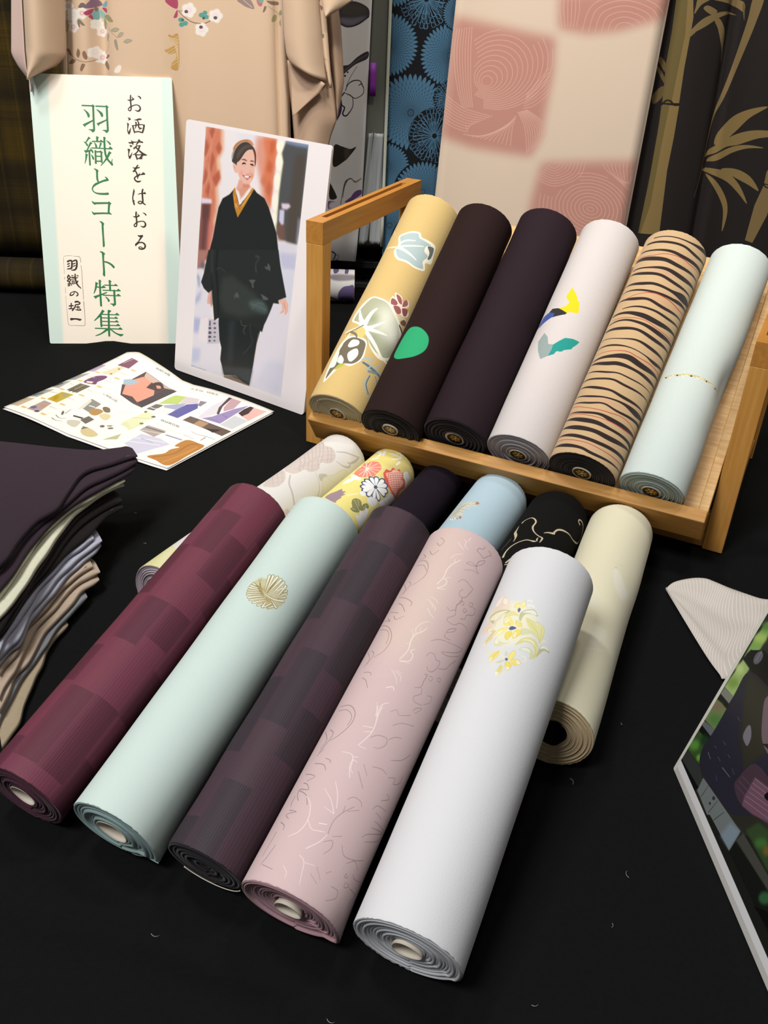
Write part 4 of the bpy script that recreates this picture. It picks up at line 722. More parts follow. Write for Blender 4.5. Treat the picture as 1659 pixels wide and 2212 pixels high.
ART['R1'] = '''
c #f0ecd8 0.00 289.0,-15.7 295.1,-8.7 300.8,2.5 301.9,13.9 295.7,19.0 296.8,30.0 297.3,43.7 284.3,47.5 269.2,50.7 261.4,40.5 250.6,44.7 242.7,29.8 243.8,14.2 244.9,-0.5 258.7,-11.0 271.9,-9.5
c #a9bcbe 0.00 286.9,-12.5 292.7,-6.3 297.8,3.7 298.7,12.5 292.7,16.8 292.6,28.8 292.6,36.8 285.6,30.4 276.5,31.4 273.6,39.5 260.5,35.7 250.9,40.6 245.1,28.8 247.1,14.3 248.4,0.8 260.3,-8.2 266.9,-8.1 273.7,-5.4
c #5e6a68 0.00 287.4,32.7 292.6,42.3 284.0,45.4 273.9,45.2 269.7,40.7 280.2,39.6
s #f0ecd8 0.00 266.9,-9.5,3.68 274.9,11.2,2.70 283.0,27.0,1.08
s #f0ecd8 0.00 267.0,-6.1,5.33 261.3,10.0,4.04 255.7,25.6,1.33
s #f0ecd8 0.00 273.5,-8.1,2.72 280.8,-1.5,3.16 285.4,12.4,1.62
s #e8e2c8 0.00 274.1,-45.3,0.04 268.6,-21.1,2.17 267.7,-8.5,3.03
s #d8d2b8 0.00 312.6,-41.5,1.16 295.6,-26.7,1.16 288.4,-32.8,0.96
s #cfcab4 0.00 231.3,-40.1,0.96 221.4,-40.0,1.14 196.3,-32.3,0.95
s #cfcab4 0.00 218.9,-32.4,0.95 201.6,-25.3,0.95
c #f2eedc 0.00 129.9,-26.4 146.9,-26.4 159.4,-21.1 172.3,-10.5 172.7,2.7 170.8,13.6 168.7,21.0 160.5,31.5 153.3,43.5 142.5,55.8 131.8,64.8 114.9,66.4 94.4,56.0 83.4,38.6 91.5,20.7 110.0,6.8 121.6,-9.9
c #a7ab92 0.00 130.3,-22.1 143.9,-21.1 157.1,-16.6 170.1,-8.1 169.9,3.8 168.2,14.7 162.6,23.5 156.3,31.9 148.6,43.4 139.8,52.6 128.3,60.6 112.7,60.0 95.8,52.2 88.4,37.5 94.5,20.7 113.9,5.2 124.7,-8.6
c #e6e8da 11.49 145.2,41.5 128.8,37.4 118.1,29.0 117.8,19.7 127.8,12.5 143.4,10.2 158.3,13.7 167.3,21.7 168.0,31.3 160.0,39.0
c #eceee2 8.28 138.0,54.1 129.8,57.1 120.5,53.9 114.5,46.8 114.9,39.2 121.2,33.6 130.3,31.6 138.4,33.7 142.9,39.4 142.7,47.0
c #8e9478 6.48 138.2,12.8 132.3,13.5 127.3,11.2 125.5,6.5 127.6,1.2 133.0,-2.8 139.1,-3.7 143.5,-0.9 144.8,4.1 142.9,9.3
c #8a9078 6.22 109.5,23.4 104.7,24.0 100.2,22.0 97.9,18.2 98.9,14.0 102.8,11.0 107.8,10.4 111.9,12.4 113.9,16.3 113.0,20.5
s #f4f1e2 0.00 118.3,-0.5,7.97 130.4,-0.4,6.68 144.6,1.4,5.31 153.5,5.4,2.61
s #f4f1e2 0.00 121.4,-0.5,7.98 132.2,-10.6,5.85 146.7,-19.2,2.65
s #f4f1e2 0.00 117.6,2.4,6.52 122.1,10.6,5.05 138.0,23.2,1.77
s #f4f1e2 0.00 116.6,4.1,5.69 118.5,18.4,4.99 122.0,34.7,1.82
s #f4f1e2 0.00 112.6,5.7,5.63 99.4,23.8,5.46 89.0,40.5,3.98 88.4,55.8,2.19
s #f0ecd8 0.00 123.3,1.3,2.63 114.0,-12.1,2.66 108.9,-27.6,2.60
s #6e6a54 0.00 121.1,-1.7,1.88 112.5,-11.4,1.75 105.6,-23.6,1.77
c #f0e2d2 0.00 171.5,17.8 182.4,17.9 181.8,22.1 189.3,19.1 189.1,30.2 183.1,34.6 191.1,40.5 184.5,47.3 176.3,41.4 178.1,50.7 171.3,53.5 163.8,44.9 163.8,39.4 159.4,32.0 164.5,24.1
c #9a5c5c 0.00 178.0,18.4 179.4,23.2 175.7,29.0 171.0,26.8 169.9,20.4
c #9a5c5c 0.00 187.8,21.7 187.1,29.7 178.8,35.0 178.8,29.0
c #9a5c5c 0.00 184.0,35.7 190.0,39.3 184.8,44.1 176.4,37.9
c #9a5c5c 0.00 168.3,25.1 172.7,33.3 166.9,39.5 161.1,34.2
c #8a4c4c 0.00 173.8,38.4 178.8,47.9 169.5,49.7 166.4,44.3
c #6c4a46 0.00 156.5,45.4 164.9,53.3 157.4,57.1 152.6,48.0
s #4a3a34 0.00 149.3,45.9,1.99 146.9,52.1,3.05 144.8,60.2,1.73
s #d8d0c4 0.00 158.5,40.5,1.09 163.2,49.6,1.49 163.8,57.3,1.33
c #f2eedc 0.00 20.6,-21.1 42.3,-26.5 67.6,-28.2 89.9,-25.1 100.1,-15.5 101.1,-1.6 98.3,12.6 83.3,17.2 68.8,18.4 55.6,11.0 51.3,4.7 52.6,-5.7 37.0,-10.9
c #6f6757 0.00 26.1,-19.9 43.3,-22.4 67.9,-21.1 88.9,-19.9 98.1,-10.7 98.4,2.9 94.4,12.6 80.7,15.8 67.4,15.7 56.7,8.9 52.8,-4.1 44.5,-12.7
c #f2eee0 0.00 84.6,-9.9 94.4,-7.2 94.5,2.9 87.3,4.3 81.2,-4.8
c #f2eee0 0.00 71.8,-4.1 81.7,4.9 72.4,10.4 59.4,6.2 61.4,0.5
c #f2eee0 0.00 55.8,-14.6 67.3,-14.6 60.1,-5.7 52.6,-5.7
c #f2eee0 0.00 47.7,-25.0 68.4,-23.7 73.5,-19.9 48.3,-14.6
c #a9b24c 0.00 40.7,-12.7 50.2,-10.0 54.0,-3.0 49.3,-2.6
s #f2eedc 0.00 83.3,-21.1,2.17 91.1,-21.1,2.61 107.9,-15.5,2.40
c #e2c078 0.00 110.0,-7.2 118.5,-2.3 112.7,5.1 103.2,5.8 99.7,0.7
s #7a725c 0.00 107.9,-15.5,4.00 104.2,-6.4,3.60 99.0,-2.4,1.74
s #a9b6ba 0.00 65.0,18.3,2.22 71.8,20.4,2.22 76.0,32.6,2.29 67.5,25.6,1.59 68.6,40.4,2.05 81.5,47.0,1.82
s #5e7078 0.00 65.0,21.6,3.17 64.2,34.5,3.94 64.1,53.8,3.13
s #a9b6ba 0.00 70.4,35.3,1.65 57.4,30.2,1.93 62.1,44.1,1.75
s #7d8e94 0.00 57.9,33.7,3.92 63.4,45.8,3.56
s #a9b6ba 0.00 52.4,36.4,1.65 38.7,35.5,1.96 29.1,45.0,2.44 28.9,56.8,2.82
s #5e7078 0.00 53.5,37.9,1.67 38.9,38.4,1.99 29.8,48.4,1.80
s #8a9a9e 0.00 58.3,46.5,2.15 50.9,58.6,1.68
s #a9b6ba 0.00 62.6,59.0,2.12 68.0,53.9,1.96 67.3,41.1,1.71
'''
ART['R2'] = '''
c #2f9e6c 0.00 91.6,-27.5 109.1,-29.0 129.6,-26.8 139.9,-21.5 141.0,-9.0 136.4,2.6 127.7,12.3 114.4,15.9 101.7,12.9 90.0,1.9 84.5,-15.9
'''
ART['R4'] = '''
p #e9cb1e 0.00 247.2,-10.8 240.0,-4.5 232.4,1.2 229.1,3.3 226.0,3.7 224.5,7.1 209.4,11.5 205.5,10.7 204.7,0.8 202.0,-2.3 209.5,-17.0 213.7,-8.0 220.8,-5.1 225.9,-10.4 231.6,-13.8 238.7,-12.3
p #2b2b2c 0.00 211.2,-28.1 209.9,-17.1 202.0,-2.3 199.3,-4.2 196.6,-12.1 194.3,-20.8 206.2,-31.7
p #3a509c 0.00 205.7,-31.5 201.5,-20.5 195.7,-19.9 190.7,-28.6 184.1,-40.5 185.6,-53.3 175.9,-53.2 191.6,-53.2 202.4,-43.4
p #8f9e9d 0.00 167.8,-23.1 160.2,-15.0 148.1,-9.5 148.2,-3.0 140.1,-2.0 128.6,-3.1 121.9,-10.9 126.7,-14.4 137.9,-21.3 153.8,-27.7
p #22938a 0.00 162.8,8.4 166.1,18.6 166.7,23.8 166.8,28.5 160.0,25.8 153.1,22.2 150.9,22.3 144.2,13.1 141.2,11.7 139.5,8.6 139.8,6.7 138.3,4.7 133.4,3.4 128.6,-3.1 140.1,-2.0 147.9,-2.9 155.3,2.5
'''
ART['R5'] = '''
p #c9a27c 4.44 334.9,-56.3 327.8,-16.0 332.6,15.2 333.2,50.7 341.5,76.6 323.6,27.8 320.9,-13.7
p #c29a7c 4.22 312.9,-56.3 303.8,-16.4 305.9,13.9 306.1,35.3 295.7,10.5
p #c9a27c 4.28 247.2,-34.8 259.7,-1.9 264.5,31.0 275.4,76.7 249.1,27.1
p #c29a7c 3.41 83.1,-46.9 82.9,-12.6 84.2,11.7 85.4,32.2 78.1,10.7
p #c9a27c 3.22 19.2,-43.9 17.9,-12.4 14.2,18.2 8.7,10.8
s #2b201f 0.00 363.3,-28.0,1.86 363.0,-2.6,1.85 363.6,22.6,2.57 368.8,44.3,5.68 376.8,65.7,4.99
s #2b201f 0.00 355.3,-36.6,3.41 352.8,-7.6,4.15 353.3,17.0,3.96 352.5,41.1,4.59 365.1,76.7,0.19
s #2b201f 0.00 342.8,-43.4,2.45 338.3,-19.7,2.89 337.8,5.2,4.65 337.3,28.6,5.61 347.4,69.9,4.97
s #2b201f 0.00 328.9,-47.5,5.41 322.5,-17.7,7.24 321.6,2.3,6.43 319.9,27.2,5.52 332.2,76.6,0.21
s #2b201f 0.00 310.8,-45.5,2.45 306.1,-17.2,2.78 307.0,6.9,5.28 306.1,35.3,6.96 319.3,76.6,0.21
s #2b201f 0.00 306.5,-56.3,0.15 296.3,-22.7,5.04 294.8,2.8,4.58 291.4,30.4,4.82 302.3,76.5,0.17
s #2b201f 0.00 284.7,-56.3,0.13 277.3,-19.3,5.21 278.1,0.1,4.58 277.4,25.8,4.67 282.4,49.2,11.31 291.3,76.6,0.42
s #2b201f 0.00 271.4,-56.3,0.06 266.2,-22.4,2.89 264.7,1.3,3.49 266.5,28.1,4.34 271.2,46.1,5.15 280.3,76.6,0.17
s #2b201f 0.00 256.3,-56.3,0.13 249.9,-20.0,5.18 251.0,0.9,4.17 247.5,27.7,4.65 261.6,76.6,0.17
s #2b201f 0.00 234.3,-29.0,1.34 236.4,-6.9,2.86 236.5,13.7,3.41 237.8,38.9,3.88 250.5,76.6,0.12
s #2b201f 0.00 227.7,-45.6,2.92 225.6,-18.1,4.64 223.4,2.1,7.53 222.4,29.9,7.16 235.8,76.6,0.27
s #2b201f 0.00 212.7,-45.1,1.94 213.1,-17.0,3.05 210.6,6.3,4.38 208.9,36.0,6.70 219.7,76.6,0.20
s #2b201f 0.00 201.6,-47.2,2.91 198.9,-18.7,5.00 199.5,3.6,4.05 196.3,32.8,5.41 207.1,76.6,0.18
s #2b201f 0.00 187.6,-51.3,0.97 181.5,-15.7,1.48 183.5,9.0,2.99 182.0,34.9,4.74 188.6,76.6,0.18
s #2b201f 0.00 172.6,-50.3,1.46 170.6,-18.5,3.03 169.7,4.2,1.66 167.9,26.6,1.71 168.4,45.0,4.85 180.3,76.7,0.20
s #2b201f 0.00 150.3,-47.0,2.41 151.6,-18.3,5.25 154.6,6.1,8.22 151.7,31.4,7.70 162.4,76.7,0.26
s #2b201f 0.00 147.7,-56.3,0.16 140.0,-20.8,5.75 141.3,-1.8,6.01 140.7,20.8,3.97 142.3,46.6,4.89 148.7,76.6,0.20
s #2b201f 0.00 133.7,-56.3,0.08 126.0,-17.2,2.93 127.2,3.0,1.96 126.8,26.2,2.01 135.7,76.6,0.10
s #2b201f 0.00 118.7,-51.1,1.93 115.1,-19.9,3.00 115.9,0.8,2.94 113.9,24.0,3.30 123.6,76.6,0.16
s #2b201f 0.00 108.5,-56.3,0.14 101.0,-19.5,4.08 99.5,3.3,3.22 97.0,27.2,4.33 105.8,76.6,0.20
s #2b201f 0.00 94.8,-56.3,0.10 86.9,-22.7,3.06 87.5,1.3,2.25 88.7,23.2,3.26 89.5,47.6,8.07 97.9,76.7,0.26
s #2b201f 0.00 83.6,-56.3,0.10 76.2,-20.1,2.95 78.1,1.5,2.24 75.0,25.1,3.26 86.0,73.4,4.25
s #2b201f 0.00 67.3,-56.3,0.08 61.2,-21.1,2.96 61.7,2.7,3.80 60.0,27.6,6.56 68.1,76.6,0.21
s #2b201f 0.00 56.7,-56.3,0.16 49.9,-20.0,6.19 48.8,2.6,5.99 47.6,25.5,3.87 52.5,68.2,4.74
s #2b201f 0.00 43.4,-56.3,0.14 37.9,-22.1,6.31 36.5,4.0,5.62 36.2,30.3,6.58 48.9,76.7,0.19
s #2b201f 0.00 30.3,-56.3,0.12 26.1,-24.3,4.55 23.2,2.6,4.67 23.5,24.7,4.76 30.0,70.4,4.25
s #2b201f 0.00 14.9,-56.3,0.14 10.9,-26.9,5.08 8.9,-2.8,3.78 6.1,19.7,3.71 14.3,76.6,0.17
s #a8483a 0.00 334.5,-51.8,0.99 328.4,-19.8,1.03 331.7,-0.9,1.09 333.4,18.4,1.08 333.8,39.8,1.22 345.1,76.6,0.05
s #a8483a 0.00 251.3,-34.5,0.96 258.7,-12.8,0.94 262.8,5.1,1.38 262.6,25.7,1.43 262.8,48.5,1.33 273.8,76.6,0.04
s #b0503e 0.00 218.0,-39.5,0.96 217.0,-11.7,1.09 216.8,9.0,1.01 213.9,29.4,0.89 218.1,58.5,1.22
s #b4543c 0.00 159.6,-43.8,0.96 160.6,-18.2,1.13 162.5,3.5,1.33 160.3,24.0,1.35 166.2,68.8,1.21
s #b4543c 0.00 76.2,-48.6,0.96 68.5,-17.1,1.07 68.0,11.2,1.26 71.2,30.5,1.01 71.1,65.4,1.19
s #b0503e 0.00 63.9,-54.2,0.95 57.4,-14.4,1.04 56.8,9.0,0.94 58.6,41.2,1.46 67.8,74.5,1.10
s #b0503e 0.00 22.1,-50.2,0.95 18.5,-17.5,1.05 17.5,1.6,0.93 16.0,24.2,1.10 18.2,50.6,1.23 21.2,65.2,0.94
'''
ART['R6'] = '''
s #d2c58e 0.00 147.9,-45.0,2.30 148.7,-33.8,2.51 148.5,-23.0,2.63 149.1,-14.0,3.14 150.2,-3.9,3.18 150.8,6.3,3.12 150.9,17.2,2.95 151.3,27.1,2.87 151.7,38.1,2.68 153.2,52.4,2.64
s #f7f5e6 0.00 147.2,-42.4,1.15 148.4,-39.3,1.30 147.4,-36.3,0.97
s #f7f5e6 0.00 148.4,-28.7,1.14 146.4,-25.9,1.09 149.0,-23.8,1.06 147.5,-20.8,0.90
s #f7f5e6 0.00 149.2,-11.7,0.95 147.6,-9.3,1.05 149.8,-6.3,1.03 148.9,-3.4,0.91
s #f7f5e6 0.00 150.2,6.5,0.89 148.7,8.6,1.00 151.4,12.0,1.01 150.1,15.8,0.90
s #f7f5e6 0.00 151.0,25.6,0.83 150.2,28.3,0.97 151.7,31.3,0.99 150.3,34.3,0.90
s #f7f5e6 0.00 152.4,41.5,0.85 151.8,44.9,0.90 153.6,49.6,0.99 152.8,51.9,0.83
c #2c3a30 0.00 147.7,-32.7 147.0,-32.6 146.8,-33.2 147.2,-34.2 148.0,-35.3 149.0,-36.1 149.6,-36.1 149.8,-35.4 149.3,-34.4 148.5,-33.3
c #2c3a30 0.00 148.4,-15.9 147.7,-15.9 147.3,-16.4 147.3,-17.1 147.8,-17.9 148.6,-18.4 149.3,-18.4 149.7,-17.9 149.6,-17.2 149.2,-16.4
c #2c3a30 0.00 149.9,1.4 149.1,1.4 148.5,1.0 148.3,0.3 148.6,-0.4 149.2,-0.9 150.0,-0.9 150.6,-0.5 150.8,0.3 150.5,1.0
c #2c3a30 0.00 150.8,21.0 150.2,21.1 149.5,20.7 149.1,20.1 149.2,19.5 149.6,19.1 150.3,19.1 151.0,19.4 151.3,20.0 151.3,20.6
c #2c3a30 0.00 152.0,38.2 151.3,38.2 150.5,37.8 150.0,37.0 149.8,36.3 150.1,35.8 150.8,35.8 151.6,36.2 152.1,36.9 152.3,37.7
'''
ART['bamboo'] = '''
p #8a7448 0.00 507.1,595.8 534.1,596.9 541.2,564.9 542.1,529.9 542.5,476.2 545.6,413.5 514.8,412.3 509.5,482.9 509.2,538.3
p #6f6038 0.00 507.1,595.8 524.4,596.5 532.1,535.4 530.7,412.9 514.8,412.3 509.5,482.9 509.2,538.3
p #8a7448 0.00 514.2,409.1 546.7,408.3 548.3,350.7 547.8,284.4 557.1,154.3 515.5,152.8 517.3,269.7 516.1,371.0
p #6f6038 0.00 514.2,409.1 528.2,408.6 527.1,328.0 528.0,214.9 519.2,153.0 515.5,152.8 517.3,269.7 516.1,371.0
s #231c16 0.00 514.5,408.1,2.63 520.8,416.7,3.06 529.0,416.0,3.06 536.0,410.0,3.51 546.2,410.4,3.94
c #85704a 0.00 657.9,602.2 677.5,603.1 673.0,560.8 665.2,521.3 652.1,464.4 641.3,414.2 634.4,384.2 630.1,332.0 627.4,291.9 626.0,287.4 627.4,353.8 637.0,422.4 645.7,490.5 655.4,560.0
s #85704a 0.00 627.4,291.9,3.23 623.9,264.6,1.40 619.0,232.3,0.71
p #85704a 0.00 769.9,315.3 760.3,288.0 761.4,265.2 784.3,261.5
p #85704a 0.00 762.0,263.0 784.9,259.2 783.2,200.8 769.1,140.1 753.0,144.4 754.0,218.6
s #231c16 0.00 758.5,267.4,1.87 765.6,258.5,2.35 775.9,256.6,2.35
c #85704a 0.00 542.1,570.7 551.8,586.3 571.0,598.5 545.0,597.4 541.8,582.1
c #85704a 0.00 543.8,537.8 541.4,543.6 561.3,563.8 589.8,574.6 613.6,576.6 633.8,570.7 612.5,571.7 592.0,565.1 568.7,550.6
p #85704a 0.00 541.0,529.9 539.2,543.5 551.1,540.1
c #85704a 0.00 557.7,579.9 565.1,585.9 586.9,577.3 577.5,570.2
c #85704a 0.00 585.2,560.9 595.5,564.3 612.4,544.6 619.5,519.4 623.8,487.6 613.2,513.2 596.5,545.9
c #85704a 0.00 571.4,596.6 605.7,600.0 640.2,593.9 644.5,576.9 626.8,585.7 598.8,592.1
c #6f6038 0.00 639.9,586.3 643.3,590.2 649.4,561.7
c #8a7448 0.00 644.8,334.8 646.9,361.0 666.3,387.6 694.9,403.6 731.8,412.5 703.3,389.1 681.8,362.4 659.0,339.7
c #8a7448 0.00 630.4,309.9 646.5,332.7 676.9,353.5 713.9,365.8 755.9,367.5 758.2,358.9 727.1,351.1 692.9,336.7 668.2,331.3 643.6,314.9
c #8a7448 0.00 638.6,300.2 648.3,315.0 679.9,331.7 711.7,337.4 743.4,334.2 713.4,330.8 684.9,320.9 659.8,306.6
c #8a7448 0.00 629.4,283.0 652.1,288.4 685.2,280.6 715.2,256.6 738.9,220.4 713.8,242.7 687.1,262.4 655.3,274.9
c #8a7448 0.00 667.8,287.8 699.9,289.0 732.2,275.5 754.8,248.9 731.4,259.5 696.3,274.2
c #8a7448 0.00 642.4,273.3 656.8,268.1 678.4,248.3 697.1,221.2 703.8,193.2 700.8,159.5 693.1,202.2 678.0,229.8
c #6f5c3c 0.00 497.5,486.4 500.7,492.6 509.9,480.9 510.5,466.8
c #6f5c3c 0.00 497.3,470.3 499.9,474.4 513.0,454.6 512.4,446.4
c #6f5c3c 0.00 498.8,423.1 511.0,442.2 513.6,423.7 502.1,406.5
'''
ART['floral'] = '''
c #3a3740 0.00 -135.5,549.2 -124.7,560.1 -108.0,564.5 -91.1,561.5 -77.4,553.2 -76.9,539.7 -90.2,531.6 -110.3,521.7 -127.4,524.0 -134.4,535.8
c #4a453c 2.54 -124.7,557.1 -107.9,560.8 -87.6,557.2 -82.2,547.0 -107.4,539.9 -127.8,543.6
c #6e6a78 2.56 -131.0,535.9 -107.3,536.9 -80.3,541.1 -93.5,530.0 -110.4,523.2 -127.4,527.1
s #26242c 0.00 -132.5,526.8,1.60 -117.1,521.4,1.93 -96.8,526.8,2.24 -76.9,540.5,1.91
c #3a3438 0.00 -125.6,437.2 -125.0,453.1 -112.1,456.8 -95.2,471.6 -76.5,481.7 -77.0,469.2 -100.0,457.3 -118.7,442.3
s #5a545a 0.00 -120.5,445.4,2.32 -100.1,462.0,1.98 -78.1,475.4,1.97
c #3a3438 0.00 -117.4,436.7 -117.8,435.6 -118.8,434.9 -120.1,434.8 -121.1,435.5 -121.6,436.6 -121.2,437.7 -120.2,438.5 -118.9,438.5 -117.8,437.9
c #3a3438 0.00 -112.7,443.3 -113.0,442.4 -113.8,441.7 -114.9,441.7 -115.8,442.2 -116.1,443.2 -115.8,444.1 -115.0,444.7 -113.9,444.8 -113.0,444.2
s #4a443c 0.00 -96.4,454.2,0.83 -108.1,436.3,0.83 -116.4,418.4,1.01
s #2f2a2c 0.00 -118.0,410.2,1.35 -113.0,421.7,1.68 -102.7,428.6,2.01 -90.5,429.1,1.67 -85.0,421.3,2.01 -82.1,414.9,1.35 -84.4,405.1,1.35 -98.3,397.2,1.36 -109.0,402.5,2.03 -117.9,405.4,1.01
s #2f2a2c 0.00 -92.0,421.0,1.34 -86.8,424.4,2.01
s #2f2a2c 0.00 -119.7,406.9,2.36 -126.6,398.5,2.37 -133.5,390.1,1.70
c #3c2a5a 0.00 -138.7,385.0 -130.0,393.5 -124.5,382.3 -126.0,369.0 -134.6,357.1
s #2a2428 0.00 -126.5,393.7,2.37 -124.5,383.9,2.38 -119.1,379.2,2.73 -122.4,367.5,2.74 -115.2,364.5,2.41 -106.6,374.8,1.71 -102.4,384.8,1.36 -103.7,399.5,1.35
c #2c2a24 0.00 -138.3,308.0 -122.9,306.9 -106.5,302.3 -94.0,307.1 -104.4,292.1 -118.7,277.6 -139.5,268.1
c #4a443c 1.77 -117.4,301.9 -104.6,299.0 -115.1,281.3
c #2a2624 0.00 -145.4,232.6 -139.7,225.6 -132.0,207.9 -145.0,205.6
s #4a4648 0.00 -119.0,206.6,1.10 -115.8,228.3,1.45 -108.7,242.9,1.81 -101.4,244.9,1.45 -93.8,238.1,1.09 -81.2,245.7,0.72
c #6a4a88 0.00 -102.3,207.2 -93.3,220.2 -81.4,224.2 -81.1,215.2 -94.8,205.3
c #2a2624 0.00 -146.5,236.0 -141.0,225.8 -131.0,206.3 -146.1,204.7
c #5a4470 0.00 -149.2,198.3 -135.2,198.8 -134.0,190.4 -144.7,183.6 -149.1,185.5
c #d6d0da 2.14 -144.9,196.3 -123.3,201.3 -118.7,188.8 -144.7,183.6
c #6a4a88 0.00 -114.6,197.4 -101.9,208.5 -82.8,221.7 -81.5,215.5 -101.7,200.0
s #4a4648 0.00 -123.2,192.9,1.29 -118.4,222.5,1.27 -113.4,239.3,2.10 -102.8,244.9,1.68 -94.1,240.0,1.26 -81.5,247.7,0.84
s #3a3430 0.00 -139.0,94.4,3.12 -132.2,87.9,2.68 -136.5,76.5,2.24
s #5a5458 0.00 -130.0,88.0,1.12 -125.5,83.7,0.90 -130.9,74.5,0.90
c #6a5480 0.00 -135.4,74.3 -127.6,76.8 -120.8,72.6 -125.1,64.5 -134.1,63.0
c #6a5480 0.00 -111.6,63.8 -105.1,73.1 -101.7,71.0 -104.9,62.9
c #8a8488 1.36 -139.6,60.6 -90.2,61.1 -90.0,54.3 -120.4,51.0 -139.5,53.7
c #6a5c8a 0.00 -124.4,24.4 -115.6,38.5 -102.1,42.4 -91.2,40.5 -90.7,-2.5 -108.1,6.3 -121.7,4.7
c #4c4070 1.84 -119.6,15.2 -97.0,18.3 -91.9,-2.5 -110.4,6.2
s #3a3638 0.00 -138.9,14.6,3.22 -124.0,3.4,2.77 -109.8,-17.3,2.33
'''
